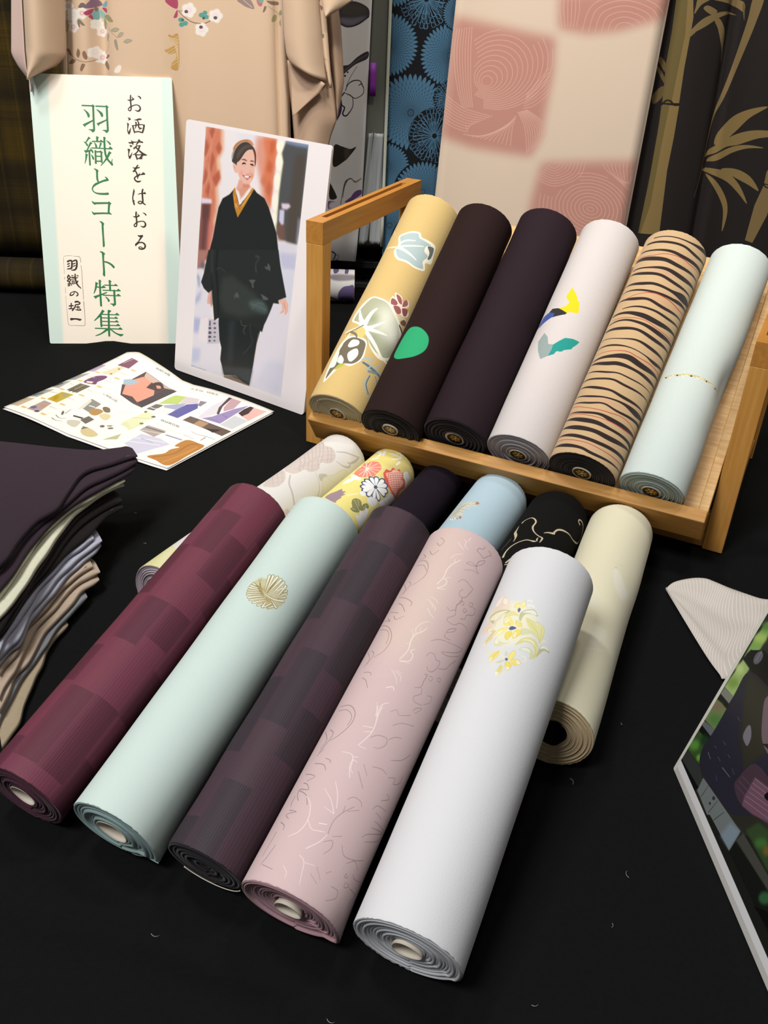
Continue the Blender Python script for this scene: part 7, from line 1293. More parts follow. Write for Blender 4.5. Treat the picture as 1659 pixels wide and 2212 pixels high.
ART['pink'] = '''
p #d29a8c 9.25 82.9,547.8 121.7,543.4 217.1,529.1 279.6,520.1 283.7,460.3 279.5,408.2 275.5,340.8 259.4,305.6 202.7,310.4 137.3,317.5 74.4,335.7 79.6,452.0
p #d29a8c 8.83 276.1,593.0 282.8,536.7 339.6,529.3 399.9,536.7 489.6,563.7 498.2,602.6
p #d29a8c 9.96 283.2,293.9 352.6,297.9 480.1,304.2 478.3,148.5 264.9,140.8 272.4,227.6
d #efc0ae 0.27 164.7,445.7 166.1,443.0 166.4,439.6 165.6,436.8 163.6,434.1 160.7,432.2 157.1,431.2 153.6,431.6 150.3,433.0 147.6,435.3 146.2,438.0 145.8,441.4 146.7,444.2 148.7,446.9 151.6,448.8 155.2,449.7 158.6,449.4 161.9,447.9 164.7,445.7
d #efc0ae 0.27 173.0,452.5 175.5,447.7 175.8,442.6 174.3,437.4 170.8,432.8 165.8,429.5 159.7,428.0 153.7,428.2 148.0,430.6 143.7,434.3 141.2,439.1 141.0,444.3 142.5,449.5 146.0,454.0 151.0,457.2 157.1,458.8 163.0,458.5 168.6,456.2 173.0,452.5
d #efc0ae 0.27 181.3,459.5 184.9,452.7 185.4,445.3 183.1,437.7 178.1,431.6 170.9,426.9 162.3,424.7 153.7,425.1 146.0,427.9 139.8,433.1 136.3,440.0 135.9,447.4 138.3,454.9 143.3,461.0 150.5,465.6 159.0,467.7 167.5,467.3 175.1,464.6 181.3,459.5
d #efc0ae 0.27 189.6,466.2 194.0,457.5 194.7,448.0 191.9,438.3 185.1,430.3 176.0,424.2 164.9,421.4 153.8,421.7 143.7,425.5 135.9,432.2 131.7,441.1 131.1,450.5 134.1,460.1 140.9,468.0 149.9,474.0 160.8,476.7 171.8,476.4 181.8,472.7 189.6,466.2
d #efc0ae 0.27 197.8,472.9 203.3,462.4 204.4,450.7 200.6,439.0 192.3,429.0 180.9,421.5 167.6,417.9 153.8,418.6 141.7,423.1
d #efc0ae 0.27 129.9,465.3 138.3,475.0 149.6,482.3 162.7,485.8 176.2,485.1 188.2,480.8 197.8,472.9
d #efc0ae 0.27 206.1,479.6 212.6,467.1 213.7,453.4 209.4,439.6 199.6,427.8 186.0,418.9 170.2,414.6 154.1,415.2 139.3,420.6
d #efc0ae 0.26 135.6,481.9 149.1,490.5 164.6,494.7 180.3,494.1 194.9,488.9 206.1,479.6
d #efc0ae 0.27 214.3,486.2 221.9,472.1 223.3,456.1 218.1,440.2 206.9,426.2 191.2,416.2 172.8,411.3 154.2,412.1 137.3,418.2
d #efc0ae 0.26 133.0,489.1 148.5,498.8 166.4,503.5 184.6,502.7 201.2,496.9 214.3,486.2
d #efc0ae 0.27 222.4,492.8 230.9,476.8 232.6,458.8 226.9,440.8 214.2,425.0 196.4,413.5 175.5,408.0 154.2,408.7 134.9,415.8
d #efc0ae 0.26 130.4,496.0 147.9,506.9 168.3,512.2 188.9,511.6 207.8,504.9 222.4,492.8
d #efc0ae 0.27 230.6,499.4 240.1,481.7 241.9,461.5 235.6,441.4 221.5,423.7 201.5,410.8 178.1,404.6 154.2,405.5
d #efc0ae 0.26 127.8,502.9 147.4,515.1 170.1,520.9 193.2,520.2 214.1,512.9 230.6,499.4
d #efc0ae 0.27 238.7,506.0 249.4,486.4 251.5,464.1 244.4,442.0 228.8,422.4 206.7,408.4 180.8,401.1 154.3,402.1
d #efc0ae 0.26 125.2,509.7 146.9,522.9 171.9,529.9
d #efc0ae 0.27 246.8,512.5 258.6,491.3 260.7,466.8 253.1,442.6 236.1,421.1 211.9,405.7 183.5,397.7 154.3,399.0
d #efc0ae 0.27 254.8,519.3 267.8,495.9 270.3,469.5 261.9,443.2 243.5,419.9 217.1,403.0 186.1,394.4 154.7,395.5
d #efc0ae 0.27 276.7,500.8 279.5,472.4 270.6,443.9 250.8,418.6 222.3,400.3 188.8,391.1 154.7,392.1
d #efc0ae 0.27 90.6,527.4 88.0,492.8 92.4,457.6 101.1,422.0 112.2,392.3
d #efc0ae 0.27 95.3,528.1 93.3,493.0 97.4,457.9 105.3,422.1 115.6,392.4
d #efc0ae 0.27 99.9,528.8 98.6,493.2 102.5,458.1 109.6,422.3 119.1,392.5
d #efc0ae 0.27 104.5,529.5 103.8,493.4 107.5,458.3 113.8,422.5 122.5,392.7
d #efc0ae 0.27 109.1,530.2 109.1,493.6 112.6,458.5 118.1,422.7 125.9,392.8
d #efc0ae 0.27 113.8,530.9 114.4,493.8 117.6,458.7 122.3,422.8 129.4,392.9
d #efc0ae 0.27 118.4,531.5 119.7,494.1 122.7,458.9 126.6,423.0 132.8,393.1
d #efc0ae 0.27 78.2,413.2 98.1,399.6 122.0,388.1 172.1,377.3
d #efc0ae 0.28 78.6,407.0 98.6,393.8 122.5,383.1 166.0,374.7
d #efc0ae 0.28 79.1,400.7 99.1,388.0 123.0,378.1 159.9,372.0
d #efc0ae 0.28 79.6,394.4 99.6,382.2 123.4,373.0 153.8,369.4
d #efc0ae 0.28 80.1,388.1 100.1,376.4 123.9,367.9 147.7,366.7
d #efc0ae 0.28 80.6,381.7 100.6,370.5 124.3,362.8 141.6,364.1
d #efc0ae 0.28 81.1,375.3 101.1,364.6 124.8,357.7 135.5,361.4
d #efc0ae 0.28 81.6,368.9 101.5,358.7 125.3,352.6 129.4,358.7
d #efc0ae 0.28 82.2,362.5 102.0,352.8 125.7,347.5 123.2,356.1
d #efc0ae 0.28 219.6,379.2 215.5,357.5 215.2,324.7
d #efc0ae 0.28 218.1,377.3 210.2,355.9 206.5,326.3
d #efc0ae 0.28 216.6,375.3 204.8,354.4 197.8,327.9
d #efc0ae 0.28 215.1,373.4 199.4,352.8 189.1,329.5
d #efc0ae 0.28 213.6,371.5 194.1,351.2 180.5,331.1
d #efc0ae 0.28 212.1,369.5 188.7,349.7 171.8,332.6
d #efc0ae 0.28 210.6,367.6 183.3,348.1 163.2,334.2
d #efc0ae 0.28 209.0,365.6 178.0,346.5 154.5,335.8
d #efc0ae 0.28 207.5,363.7 172.6,345.0 145.9,337.4
d #efc0ae 0.28 206.0,361.7 167.2,343.4 137.3,339.0
d #efc0ae 0.28 204.5,359.8 161.8,341.8 128.7,340.5
d #efc0ae 0.28 202.9,357.8 156.4,340.2 120.1,342.1
d #efc0ae 0.28 223.7,386.1 236.6,366.5 244.5,342.3 249.7,312.2
d #efc0ae 0.28 225.7,386.7 240.2,367.4 249.0,343.9 252.9,314.8
d #efc0ae 0.28 227.6,387.3 243.9,368.4 253.5,345.4 256.2,317.4
d #efc0ae 0.28 229.6,387.9 247.6,369.3 258.0,346.9 259.4,320.0
d #efc0ae 0.28 231.5,388.5 251.2,370.3 262.5,348.5 262.6,322.7
d #efc0ae 0.28 233.5,389.1 254.9,371.2 267.0,350.0 265.8,325.3
d #efc0ae 0.28 235.4,389.7 258.5,372.2 271.4,351.6 269.0,327.9
d #efc0ae 0.28 237.4,390.3 262.2,373.1 275.9,353.1 272.2,330.5
d #efc0ae 0.28 239.3,390.9 265.8,374.1 280.4,354.6 275.3,333.1
d #efc0ae 0.28 241.3,391.5 269.5,375.0 284.9,356.2 278.5,335.7
d #efc0ae 0.28 233.7,394.4 250.4,399.1 266.3,410.3 279.4,423.9
d #efc0ae 0.27 234.3,398.7 251.2,406.5 266.8,419.0 278.4,431.2
d #efc0ae 0.27 235.0,403.0 252.0,413.9 267.4,427.6 277.4,438.4
d #efc0ae 0.27 235.6,407.2 252.8,421.3 268.0,436.2 276.4,445.6
d #efc0ae 0.27 236.2,411.4 253.5,428.6 268.5,444.8 275.4,452.8
d #efc0ae 0.27 236.8,415.7 254.3,435.9 269.1,453.3 274.4,460.0
d #efc0ae 0.27 237.4,419.9 255.0,443.2 269.6,461.8 273.4,467.1
d #efc0ae 0.26 279.5,588.5 281.2,567.0 289.0,541.9
d #efc0ae 0.26 286.6,588.8 288.6,567.3 294.5,542.1
d #efc0ae 0.26 293.6,589.1 296.0,567.6 300.0,542.3
d #efc0ae 0.26 300.7,589.4 303.4,567.9 305.5,542.6
d #efc0ae 0.26 307.8,589.7 310.8,568.3 311.1,542.8
d #efc0ae 0.26 314.9,590.0 318.2,568.6 316.6,543.0
d #efc0ae 0.26 391.1,535.6 394.1,547.0 408.3,551.8 424.1,548.0 429.8,544.1
d #efc0ae 0.26 378.4,534.6 383.5,553.4 406.7,561.0 432.3,555.0 442.6,544.6
d #efc0ae 0.26 366.0,533.6 373.0,559.5 405.0,570.1 440.5,561.7 455.1,545.2
d #efc0ae 0.26 353.3,532.5 362.3,565.6 403.4,579.2 448.9,568.6 467.8,545.7
d #efc0ae 0.26 340.9,531.5 351.9,571.9 401.7,588.2 457.0,575.2 480.3,546.2
d #efc0ae 0.26 328.3,530.5 341.5,578.0 400.1,597.2 465.1,582.0 493.1,546.8
d #efc0ae 0.29 296.7,288.8 309.9,283.9 318.7,289.6 320.8,295.9
d #efc0ae 0.29 293.3,285.2 310.6,279.1 324.8,286.4 328.2,296.2
d #efc0ae 0.29 289.9,281.7 311.3,274.3 330.9,283.3 335.6,296.4
d #efc0ae 0.29 286.2,278.2 312.0,269.2 337.4,280.1 343.3,296.7
d #efc0ae 0.29 282.8,274.6 312.7,264.4 343.6,276.9 350.7,297.0
d #efc0ae 0.29 279.4,271.1 313.3,259.5 349.7,273.8 358.1,297.3
d #efc0ae 0.29 275.9,267.5 314.0,254.6 355.9,270.6 365.5,297.6
d #efc0ae 0.29 272.5,264.0 314.8,249.5 362.1,267.4 372.9,297.9
d #efc0ae 0.30 404.7,204.0 404.0,202.8 402.6,201.8 400.5,201.4 398.0,201.6 395.5,202.1 393.1,203.2 391.4,204.7 390.2,206.1 390.0,207.6 390.7,208.8 392.1,209.7 394.2,210.1 396.7,209.9 399.2,209.4 401.5,208.3 403.3,206.9 404.4,205.4 404.7,204.0
d #efc0ae 0.30 413.3,201.9 411.7,198.3 408.4,196.1 403.7,194.7 398.5,194.8 393.1,196.1 388.1,198.6 384.1,202.0 382.0,205.8 381.4,209.6 383.0,213.2 386.3,215.4 391.0,216.8 396.2,216.7 401.6,215.4 406.6,212.9 410.5,209.5 412.7,205.7 413.3,201.9
d #efc0ae 0.30 421.7,199.5 419.5,194.1 414.3,190.0 407.3,188.0 399.0,187.7 390.3,190.0 382.7,193.9 376.9,199.4 373.5,205.8 373.1,212.0 375.3,217.4 380.5,221.4 387.5,223.4 395.7,223.7 404.3,221.4 411.9,217.5 417.7,212.1 421.3,205.8 421.7,199.5
d #efc0ae 0.30 430.3,197.5 427.3,189.9 420.2,184.3 410.6,180.9 399.5,180.8 388.0,183.7 377.5,189.3 369.6,196.7 365.2,205.5 364.5,214.0 367.7,221.5 374.7,227.0 384.3,230.3 395.2,230.4 406.6,227.6 417.0,222.1 424.9,214.8 429.5,206.1 430.3,197.5
d #efc0ae 0.30 439.0,195.4 434.8,185.7 426.2,178.2 414.2,174.1 400.0,173.9 385.5,177.6 372.4,184.6 362.3,194.4 356.7,205.2 356.0,216.1 360.3,225.6 368.9,232.9 380.8,236.9 394.7,237.1 409.0,233.6 422.0,226.7 432.2,217.1 438.0,206.4 439.0,195.4
d #efc0ae 0.30 447.7,193.3 442.7,181.2 432.4,172.4 417.5,167.3 400.5,167.0 382.8,171.5 367.2,180.2 355.1,191.7 348.5,204.9 347.5,218.1 352.7,230.0 362.9,238.5 377.6,243.5 394.2,243.8 411.6,239.5 427.1,231.0 439.4,219.7 446.3,206.7 447.7,193.3
d #efc0ae 0.30 456.1,191.0 450.5,176.9 438.4,166.2 421.1,160.4 401.0,160.0 380.3,165.3 361.8,175.5 348.1,189.1 340.0,204.8 339.2,220.4 345.1,234.1 357.2,244.4 374.2,250.0 393.8,250.4 414.0,245.4 432.4,235.6 446.3,222.3 454.9,206.7 456.1,191.0
d #efc0ae 0.31 464.8,188.9 458.4,172.7 444.4,160.4
d #efc0ae 0.30 377.9,159.2 356.6,170.8 340.8,186.4 331.8,204.5 330.7,222.5 337.5,238.2 351.5,250.0 371.0,256.5 393.3,257.1 416.3,251.3 437.4,240.2 453.5,225.0 463.1,207.0 464.8,188.9
d #efc0ae 0.30 351.5,166.1 333.5,184.1 323.2,204.2 322.2,224.5 329.9,242.5
d #efc0ae 0.30 367.6,263.0 392.8,263.7 418.9,257.4 442.4,244.7 460.7,227.3 471.6,207.3 473.5,186.8
d #efc0ae 0.30 346.3,161.4 326.2,181.4 315.0,203.9 313.7,226.8
d #efc0ae 0.30 364.5,269.7 392.7,270.2 421.3,263.3 447.3,249.3 467.9,229.9 479.9,207.6 482.3,184.4
d #efc0ae 0.30 340.8,156.6 318.8,178.8 306.5,203.9 305.5,228.8
d #efc0ae 0.29 361.1,276.2 392.2,276.8 423.6,269.1
d #efc0ae 0.30 475.0,232.5 488.5,207.6 490.7,182.3
d #efc0ae 0.30 311.5,176.1 298.3,203.6 297.1,230.9
d #efc0ae 0.30 304.2,173.4 290.1,203.3 288.6,232.9
d #efc0ae 0.29 409.8,295.3 417.6,284.9 441.5,268.6 479.8,241.2
d #efc0ae 0.29 418.2,295.7 424.9,284.3 446.0,267.1 478.6,247.5
d #efc0ae 0.29 426.5,296.0 432.2,283.7 450.5,265.5 477.5,253.9
d #efc0ae 0.29 434.8,296.3 439.5,283.1 455.0,264.0 476.3,260.2
d #efc0ae 0.29 443.2,296.6 446.9,282.6 459.5,262.4 475.1,266.5
d #efc0ae 0.29 451.5,296.9 454.2,282.0 464.1,260.9 474.0,272.7
d #efc0ae 0.29 459.8,297.2 461.5,281.4 468.6,259.3 472.8,279.0
d #efc0ae 0.29 468.2,297.6 468.9,280.8 473.1,257.7 471.7,285.2
'''
ART['portrait'] = '''
p #f3edf1 0.00 43.3,406.4 250.6,408.4 248.6,241.3 39.5,199.6
p #e6e6f2 7.11 111.0,407.1 159.2,407.9 160.3,397.6 112.6,391.2
p #d98468 3.77 43.0,409.6 78.0,410.0 81.7,376.7 72.6,361.9 79.7,332.5 73.9,320.9 78.3,297.0 74.5,261.4 67.6,205.2 41.1,199.9
p #f4c9a0 2.76 77.4,408.9 80.4,407.2 83.1,377.9 80.4,375.4 74.8,362.2 79.3,354.5 81.3,331.6 75.5,320.1 79.8,297.2 74.2,283.2 76.8,261.8 70.7,260.7 75.3,296.5 71.8,319.5 77.5,332.1 70.4,361.6 78.8,376.3
p #bd6650 1.73 56.6,408.3 66.0,403.3 58.5,385.9 50.0,398.2
p #bd6650 1.75 44.6,390.3 53.2,377.9 47.5,364.6 42.4,361.7
p #bd6650 1.75 59.7,372.6 66.7,361.0 59.5,338.9 49.8,354.4
p #bd6650 1.73 73.2,388.9 80.0,379.5 75.0,368.5 66.7,377.7
p #bd6650 1.78 46.8,345.5 53.5,338.0 48.8,320.2 42.8,318.1
p #bd6650 1.76 76.9,347.8 81.0,334.8 71.8,319.5 63.1,332.0
p #bd6650 1.79 56.0,325.6 64.1,311.8 58.2,300.1 50.4,309.6
s #e0947a 1.51 45.0,403.7,3.22 57.2,384.7,3.23 55.1,355.2,3.27 55.2,336.1,3.29 62.2,324.4,3.30 59.5,302.5,3.33
s #e0947a 1.49 65.8,405.4,2.94 57.3,382.6,2.98 48.7,358.4,3.02
s #e0947a 1.52 50.5,355.5,3.02 56.7,336.3,3.04 44.6,315.2,3.08
p #6b4644 2.63 43.4,291.1 63.3,293.4 61.4,204.0 44.2,200.5
p #8a5a55 3.31 40.6,266.4 48.4,267.8 48.9,201.5 42.6,200.2
p #e8dcf0 1.29 42.0,298.5 64.3,300.0 65.6,293.7 42.7,289.9
p #d9807a 5.24 62.2,270.2 70.7,260.7 63.7,214.7 59.0,213.8
p #e3a08c 4.74 149.4,407.6 190.9,408.7 193.2,389.2 191.2,364.9 191.2,346.7 189.2,327.9 189.6,300.0 169.0,318.4 163.8,340.3 148.3,378.9
p #e0805c 3.54 162.1,406.8 190.3,408.4 191.8,389.0 190.1,368.8 188.5,346.2 189.4,325.9 189.1,304.1 177.5,318.8 169.2,355.5 170.5,382.0
p #cf6c48 2.32 176.5,402.8 187.3,404.2 186.0,392.2 178.9,381.2
p #cf6c48 2.35 176.6,376.9 185.7,370.1 183.0,357.6 172.9,360.1
p #d87f60 2.39 169.2,355.5 178.6,346.7 174.5,333.8 163.6,342.4
p #ca6f50 2.38 180.0,347.0 188.1,338.0 184.2,323.0 174.7,331.7
p #f6ecf0 1.64 189.6,408.3 207.3,407.9 206.2,395.0 200.2,388.2 205.4,379.0 205.4,367.0 202.2,359.5 204.6,350.8 202.3,335.2 204.6,316.0 201.7,305.2 202.9,295.0 201.4,277.9 188.2,299.7 190.6,328.1 191.2,346.7 192.6,371.1 193.2,389.2
c #fffdf0 1.15 205.7,398.8 204.9,392.9 201.3,388.8 196.3,388.1 191.8,391.1 189.6,396.6 190.4,402.6 194.1,406.6 199.0,407.3 203.5,404.3
c #fffdf0 1.16 205.6,377.0 205.1,369.3 201.9,364.1 197.3,363.4 193.0,367.5 190.7,374.9 191.3,382.6 194.5,387.8 199.0,388.4 203.3,384.3
c #fffdf0 1.18 204.5,348.7 204.0,340.9 201.0,335.6 196.7,334.9 192.5,339.1 190.3,346.5 190.8,354.4 193.8,359.6 198.1,360.3 202.2,356.1
c #fffdf0 1.19 204.5,319.1 204.1,310.5 201.2,304.8 196.8,304.0 192.6,308.6 190.2,316.7 190.6,325.3 193.6,331.0 198.0,331.7 202.2,327.2
c #fffdf0 1.21 204.1,291.0 203.8,282.9 201.2,277.5 197.4,276.8 193.7,281.1 191.6,288.8 191.9,296.9 194.4,302.2 198.3,302.9 202.0,298.6
s #e6e888 0.94 205.0,404.7,1.14 204.2,394.7,1.15 200.2,388.2,1.16 205.8,378.1,1.16 202.2,359.5,1.17 205.1,348.8,1.17 201.3,331.9,1.18 204.4,318.1,1.19 201.1,304.0,1.20 203.5,291.9,1.20 201.4,277.9,1.21
p #55575a 1.41 207.4,406.9 250.1,406.7 249.1,353.7 248.9,282.4 245.8,263.0 213.4,265.3 204.2,272.1 203.1,305.4 202.7,332.2 203.9,356.7 205.6,377.0 201.4,389.4
p #544e48 3.53 227.0,390.0 247.7,394.9 247.6,292.5 244.3,263.8 223.6,263.0 223.5,308.9
p #7f93b8 1.81 206.1,407.0 250.6,407.9 250.6,403.1 228.1,402.9 207.8,404.0
p #7a5a50 3.01 202.7,284.5 217.2,292.3 221.9,264.8 208.2,262.2
p #e4d4e6 1.42 208.6,317.7 223.6,319.7 227.5,315.8 220.6,310.5 210.9,309.9
p #d2d2ec 1.43 206.3,308.0 215.9,309.2 217.0,288.1 212.4,286.2 206.8,291.5
p #aab4d8 2.36 244.9,302.4 247.9,300.8 248.3,265.6 244.9,265.0
p #dfdfee 2.42 207.0,259.9 246.1,261.0 247.9,241.1 212.9,234.2
p #c0c2e2 2.42 211.5,245.8 247.4,250.7 248.2,244.5 212.5,237.4
p #e6e3ef 1.45 210.4,247.9 247.9,255.2 243.5,16.6 174.3,16.9 180.3,90.8 205.9,161.1
p #c9cbe6 3.26 212.3,244.7 247.9,249.3 248.0,224.2 221.5,221.2
p #dcdff0 3.31 223.6,216.8 246.7,221.6 245.2,157.5 236.6,175.5
p #d9d9ea 5.89 215.9,73.6 244.0,74.4 243.9,20.1 187.3,25.9 201.0,56.5
p #b48078 1.50 39.9,214.9 64.4,219.6 55.8,195.0 44.2,182.3 40.5,184.2
p #7d6f74 2.40 50.9,200.4 60.1,195.9 56.6,184.9 45.8,185.2
p #e9e6f1 1.84 40.5,184.2 56.4,187.4 52.2,160.6 70.1,150.1 80.5,111.6 101.9,71.2 114.2,14.2 39.3,16.5 39.4,102.0
p #9aa6c8 2.13 41.1,176.5 47.7,172.7 49.9,156.2 47.3,154.3
p #b6bfe2 3.08 40.7,134.4 54.6,153.3 51.6,134.2 39.7,123.5
p #b9c0e2 3.13 40.3,102.2 57.6,103.5 52.3,77.9 40.4,76.4
p #c9d0ea 3.19 39.7,48.7 59.9,52.4 57.9,29.8 39.8,22.2
p #8a97bd 0.80 39.7,17.7 53.3,17.4 75.5,17.9 75.6,17.0 39.3,15.8
p #f1eaf0 0.78 55.8,104.4 71.6,110.8 77.2,65.0 52.4,65.6
p #cfcad6 0.62 73.7,107.3 98.5,110.5 101.9,71.8 74.5,64.3
s #e8e0e8 0.61 58.5,103.8,2.17 68.0,110.6,2.15 80.5,111.6,1.84 79.8,130.0,1.22
s #5c5a68 0.46 77.5,104.2,2.46 77.7,97.6,3.39
c #5c5a68 0.46 81.4,93.1 80.8,91.7 79.3,90.5 77.4,90.1 75.7,90.4 75.0,91.5 75.5,92.9 77.0,94.1 79.0,94.5 80.6,94.2
c #5c5a68 0.46 82.4,85.5 81.8,83.9 80.1,82.6 77.9,82.1 76.1,82.5 75.3,83.8 75.8,85.3 77.5,86.6 79.7,87.2 81.6,86.7
c #5c5a68 0.47 82.6,78.3 82.0,76.9 80.3,75.7 78.1,75.1 76.3,75.4 75.5,76.5 76.1,77.9 77.8,79.2 80.0,79.7 81.8,79.4
c #6c6a78 0.47 82.1,71.4 81.6,70.1 80.3,69.1 78.5,68.7 77.0,69.0 76.4,70.0 76.9,71.2 78.2,72.2 80.0,72.7 81.5,72.3
c #6c6a78 0.46 90.9,103.4 90.4,102.2 89.1,101.2 87.4,100.7 85.9,101.1 85.3,102.0 85.7,103.2 87.1,104.2 88.8,104.6 90.3,104.3
c #6c6a78 0.46 92.6,95.8 92.1,94.5 90.6,93.5 88.6,93.0 87.0,93.3 86.3,94.2 86.8,95.5 88.3,96.5 90.3,97.0 91.9,96.7
c #777585 0.46 92.6,88.3 92.1,87.2 90.7,86.3 89.0,85.9 87.5,86.1 86.9,86.9 87.4,87.9 88.7,88.9 90.5,89.3 91.9,89.0
c #777585 0.46 92.8,80.8 92.4,79.7 91.0,78.8 89.3,78.4 87.8,78.6 87.2,79.4 87.7,80.5 89.0,81.4 90.8,81.8 92.2,81.6
c #777585 0.46 92.7,74.3 92.3,73.2 91.1,72.3 89.6,72.0 88.3,72.2 87.7,73.1 88.1,74.1 89.3,75.0 90.9,75.4 92.1,75.1
s #b8b3c0 0.31 81.7,107.9,0.77 85.1,68.3,0.78
c #e8b5ac 0.61 71.6,154.3 76.7,156.8 79.6,132.5 77.4,126.8 74.8,132.8 69.9,131.7 68.4,137.9
s #c98a80 0.46 74.2,144.5,0.91 76.0,133.0,0.91
p #f0bfb0 0.42 217.8,171.3 234.8,176.9 240.6,168.9 241.6,158.0 237.9,152.1 234.6,152.0 234.2,162.5 232.7,154.7 227.4,151.6 224.0,152.7 230.1,156.6 227.3,165.9
s #c98f82 0.42 231.7,169.4,1.12 236.0,160.4,0.84
s #d49c90 0.42 229.4,155.2,0.84 232.7,157.2,0.84
p #8a7462 1.23 116.5,18.9 138.2,26.2 174.1,19.5 174.1,5.2 116.9,4.5
p #a68a6a 1.54 143.0,13.7 174.2,18.2 174.1,5.2 136.8,3.7
s #5e4c40 0.61 138.5,23.5,1.85 156.2,22.8,2.75 173.9,20.9,1.82
p #262c2d 0.61 93.8,143.6 180.1,155.3 188.0,113.5 182.8,91.4 179.2,53.3 176.1,33.7 174.2,18.2 160.0,19.8 141.7,27.1 117.3,20.5 111.7,32.8 106.1,45.0 106.9,65.7 101.4,77.8 97.3,103.6
p #3d4547 3.06 112.3,35.7 178.0,47.7 176.1,33.7 174.1,19.5 152.5,24.6 127.7,24.7 115.5,20.1
p #33393c 4.55 119.2,115.4 132.8,118.6 132.8,45.2 122.4,42.5
s #b08a5c 0.30 185.0,110.2,0.73 179.7,64.2,0.60
p #262a2b 0.62 110.5,322.5 120.3,312.5 132.4,309.2 152.1,329.7 158.3,325.0 174.6,319.3 184.5,307.4 195.2,288.4 204.2,272.1 209.1,253.9 214.4,233.5 150.3,220.7 62.9,205.0 72.4,241.1 77.4,272.9 80.5,289.8 88.2,305.1 102.4,313.8
p #2b302f 0.58 64.4,219.6 211.1,248.1 217.8,225.3 227.2,200.5 235.3,179.5 219.4,171.0 222.4,166.1 210.4,164.6 206.8,153.7 199.1,134.2 195.1,125.5 192.2,113.2 181.9,115.9 143.2,118.4 118.9,117.9 95.5,113.8 86.6,107.0 79.4,145.6 77.6,156.9 70.1,150.1 58.9,155.5 51.9,164.5 57.0,179.8
p #3a403e 4.40 99.1,182.2 119.2,188.9 171.7,171.1 189.9,157.5 191.5,142.6 142.5,126.0 107.7,125.8 93.5,146.1
s #444a47 2.08 73.0,221.3,2.06 73.4,196.0,2.08 79.0,171.5,1.50
s #1b1f20 1.79 84.1,223.4,2.93 84.0,194.4,2.96 91.1,153.4,2.40 95.2,117.6,1.52
s #1b1f20 1.81 75.3,183.6,2.09 80.5,132.7,1.82
s #4b514e 1.13 166.3,229.6,2.25 173.8,228.7,1.40 167.6,217.6,1.41 169.7,205.7,2.27
c #565a58 0.56 192.3,223.8 197.6,219.4 197.6,212.7 193.3,214.2 190.2,213.6 185.6,217.6 191.3,218.1
c #565a58 0.57 156.4,189.8 169.4,192.6 166.0,186.2 167.4,180.2 164.2,179.5 161.9,185.3
c #565a58 0.59 132.6,165.1 137.4,159.7 136.1,156.2 130.8,157.0 127.8,152.5 128.0,159.6
c #5a5f5d 0.57 183.2,173.0 196.7,170.3 198.7,167.0 189.0,165.5 186.1,169.2
c #4f5f5e 3.46 159.9,155.8 185.9,162.9 200.4,152.3 196.4,143.7 174.5,145.1 164.3,146.6
s #5f7472 0.58 163.6,152.8,0.87 178.8,152.4,0.86 197.3,150.3,0.86
s #5f7472 0.58 166.2,144.4,0.73 176.7,155.8,0.72 191.3,159.1,0.71
s #50605c 0.59 144.7,121.4,1.18 148.8,114.5,1.19 159.0,115.6,1.18
s #4c5452 0.59 155.8,113.6,1.48 152.3,104.9,1.49 157.1,100.8,1.19
s #484f4d 0.89 165.4,119.7,1.17 168.9,102.4,0.89 173.5,90.4,0.89 155.4,65.9,0.90
s #454b49 0.88 84.3,191.8,1.18 92.6,196.1,1.18 105.2,191.1,1.17
p #efc2b2 0.44 112.1,364.7 116.4,368.3 124.0,376.0 130.6,382.8 140.4,387.1 145.8,384.9 148.7,376.6 150.6,364.0 150.1,348.8 146.3,341.2 143.1,336.6 139.3,333.4 133.6,332.5 128.2,334.3 122.6,338.3 118.2,344.7 114.9,351.7
p #ecb8a8 0.62 119.3,338.9 141.7,335.6 143.5,332.9 147.7,327.2 113.1,321.7 117.9,326.6
c #efc2b2 0.44 113.7,364.2 118.7,366.8 124.3,373.1 129.9,379.4 139.6,384.8 144.9,383.3 148.2,376.5 149.9,365.8 150.1,358.5 149.7,348.0 146.2,341.6 143.1,337.0 140.3,333.9 134.2,332.6 129.3,334.4 123.6,338.1 119.8,345.0 116.2,349.6 113.9,356.8
c #e7aca0 1.32 119.4,333.3 123.5,339.5 131.5,333.3 141.7,334.9 142.6,326.4 116.7,322.2
p #dd9072 1.10 128.3,333.2 141.7,334.9 141.5,327.3 129.6,325.5
c #eec0b0 0.26 105.1,360.3 109.4,359.8 114.4,356.9 115.7,349.6 113.5,347.4 109.9,348.7 106.9,352.7 105.1,357.3
s #c98a7a 0.35 107.6,356.6,0.88 109.4,353.9,0.88
c #4a423e 0.44 103.8,368.7 106.1,377.9 110.6,385.2 117.3,391.2 125.2,394.8 133.4,395.2 140.9,391.9 146.5,387.9 142.6,386.3 135.5,384.9 129.7,381.2 125.1,375.8 120.5,369.2 116.7,365.4 113.3,363.0 112.6,358.8 109.9,360.3 105.0,361.8 102.4,364.4
c #5b524a 0.52 111.6,375.0 119.0,384.8 128.7,390.9 137.9,391.8 141.2,389.4 131.2,386.5 123.6,380.3 117.1,372.1 113.3,367.8
c #c08050 0.60 103.1,381.2 106.6,388.3 113.9,394.0 123.9,397.9 133.0,399.1 140.4,397.2 143.9,392.6 140.9,392.2 133.4,395.2 125.2,395.2 117.3,391.6 110.5,385.9 106.4,379.4
c #d89468 0.43 131.0,398.9 137.2,398.6 142.6,395.4 144.0,392.3 139.8,393.5 134.4,396.0
c #a09490 0.70 101.4,371.3 103.9,379.1 108.7,383.4 106.1,377.2 103.7,369.4 101.9,366.2
c #6d4636 0.34 143.0,386.7 146.5,387.9 150.2,381.9 151.6,373.3 151.4,366.0 150.5,362.2 149.2,367.5 148.4,374.7 146.2,381.3
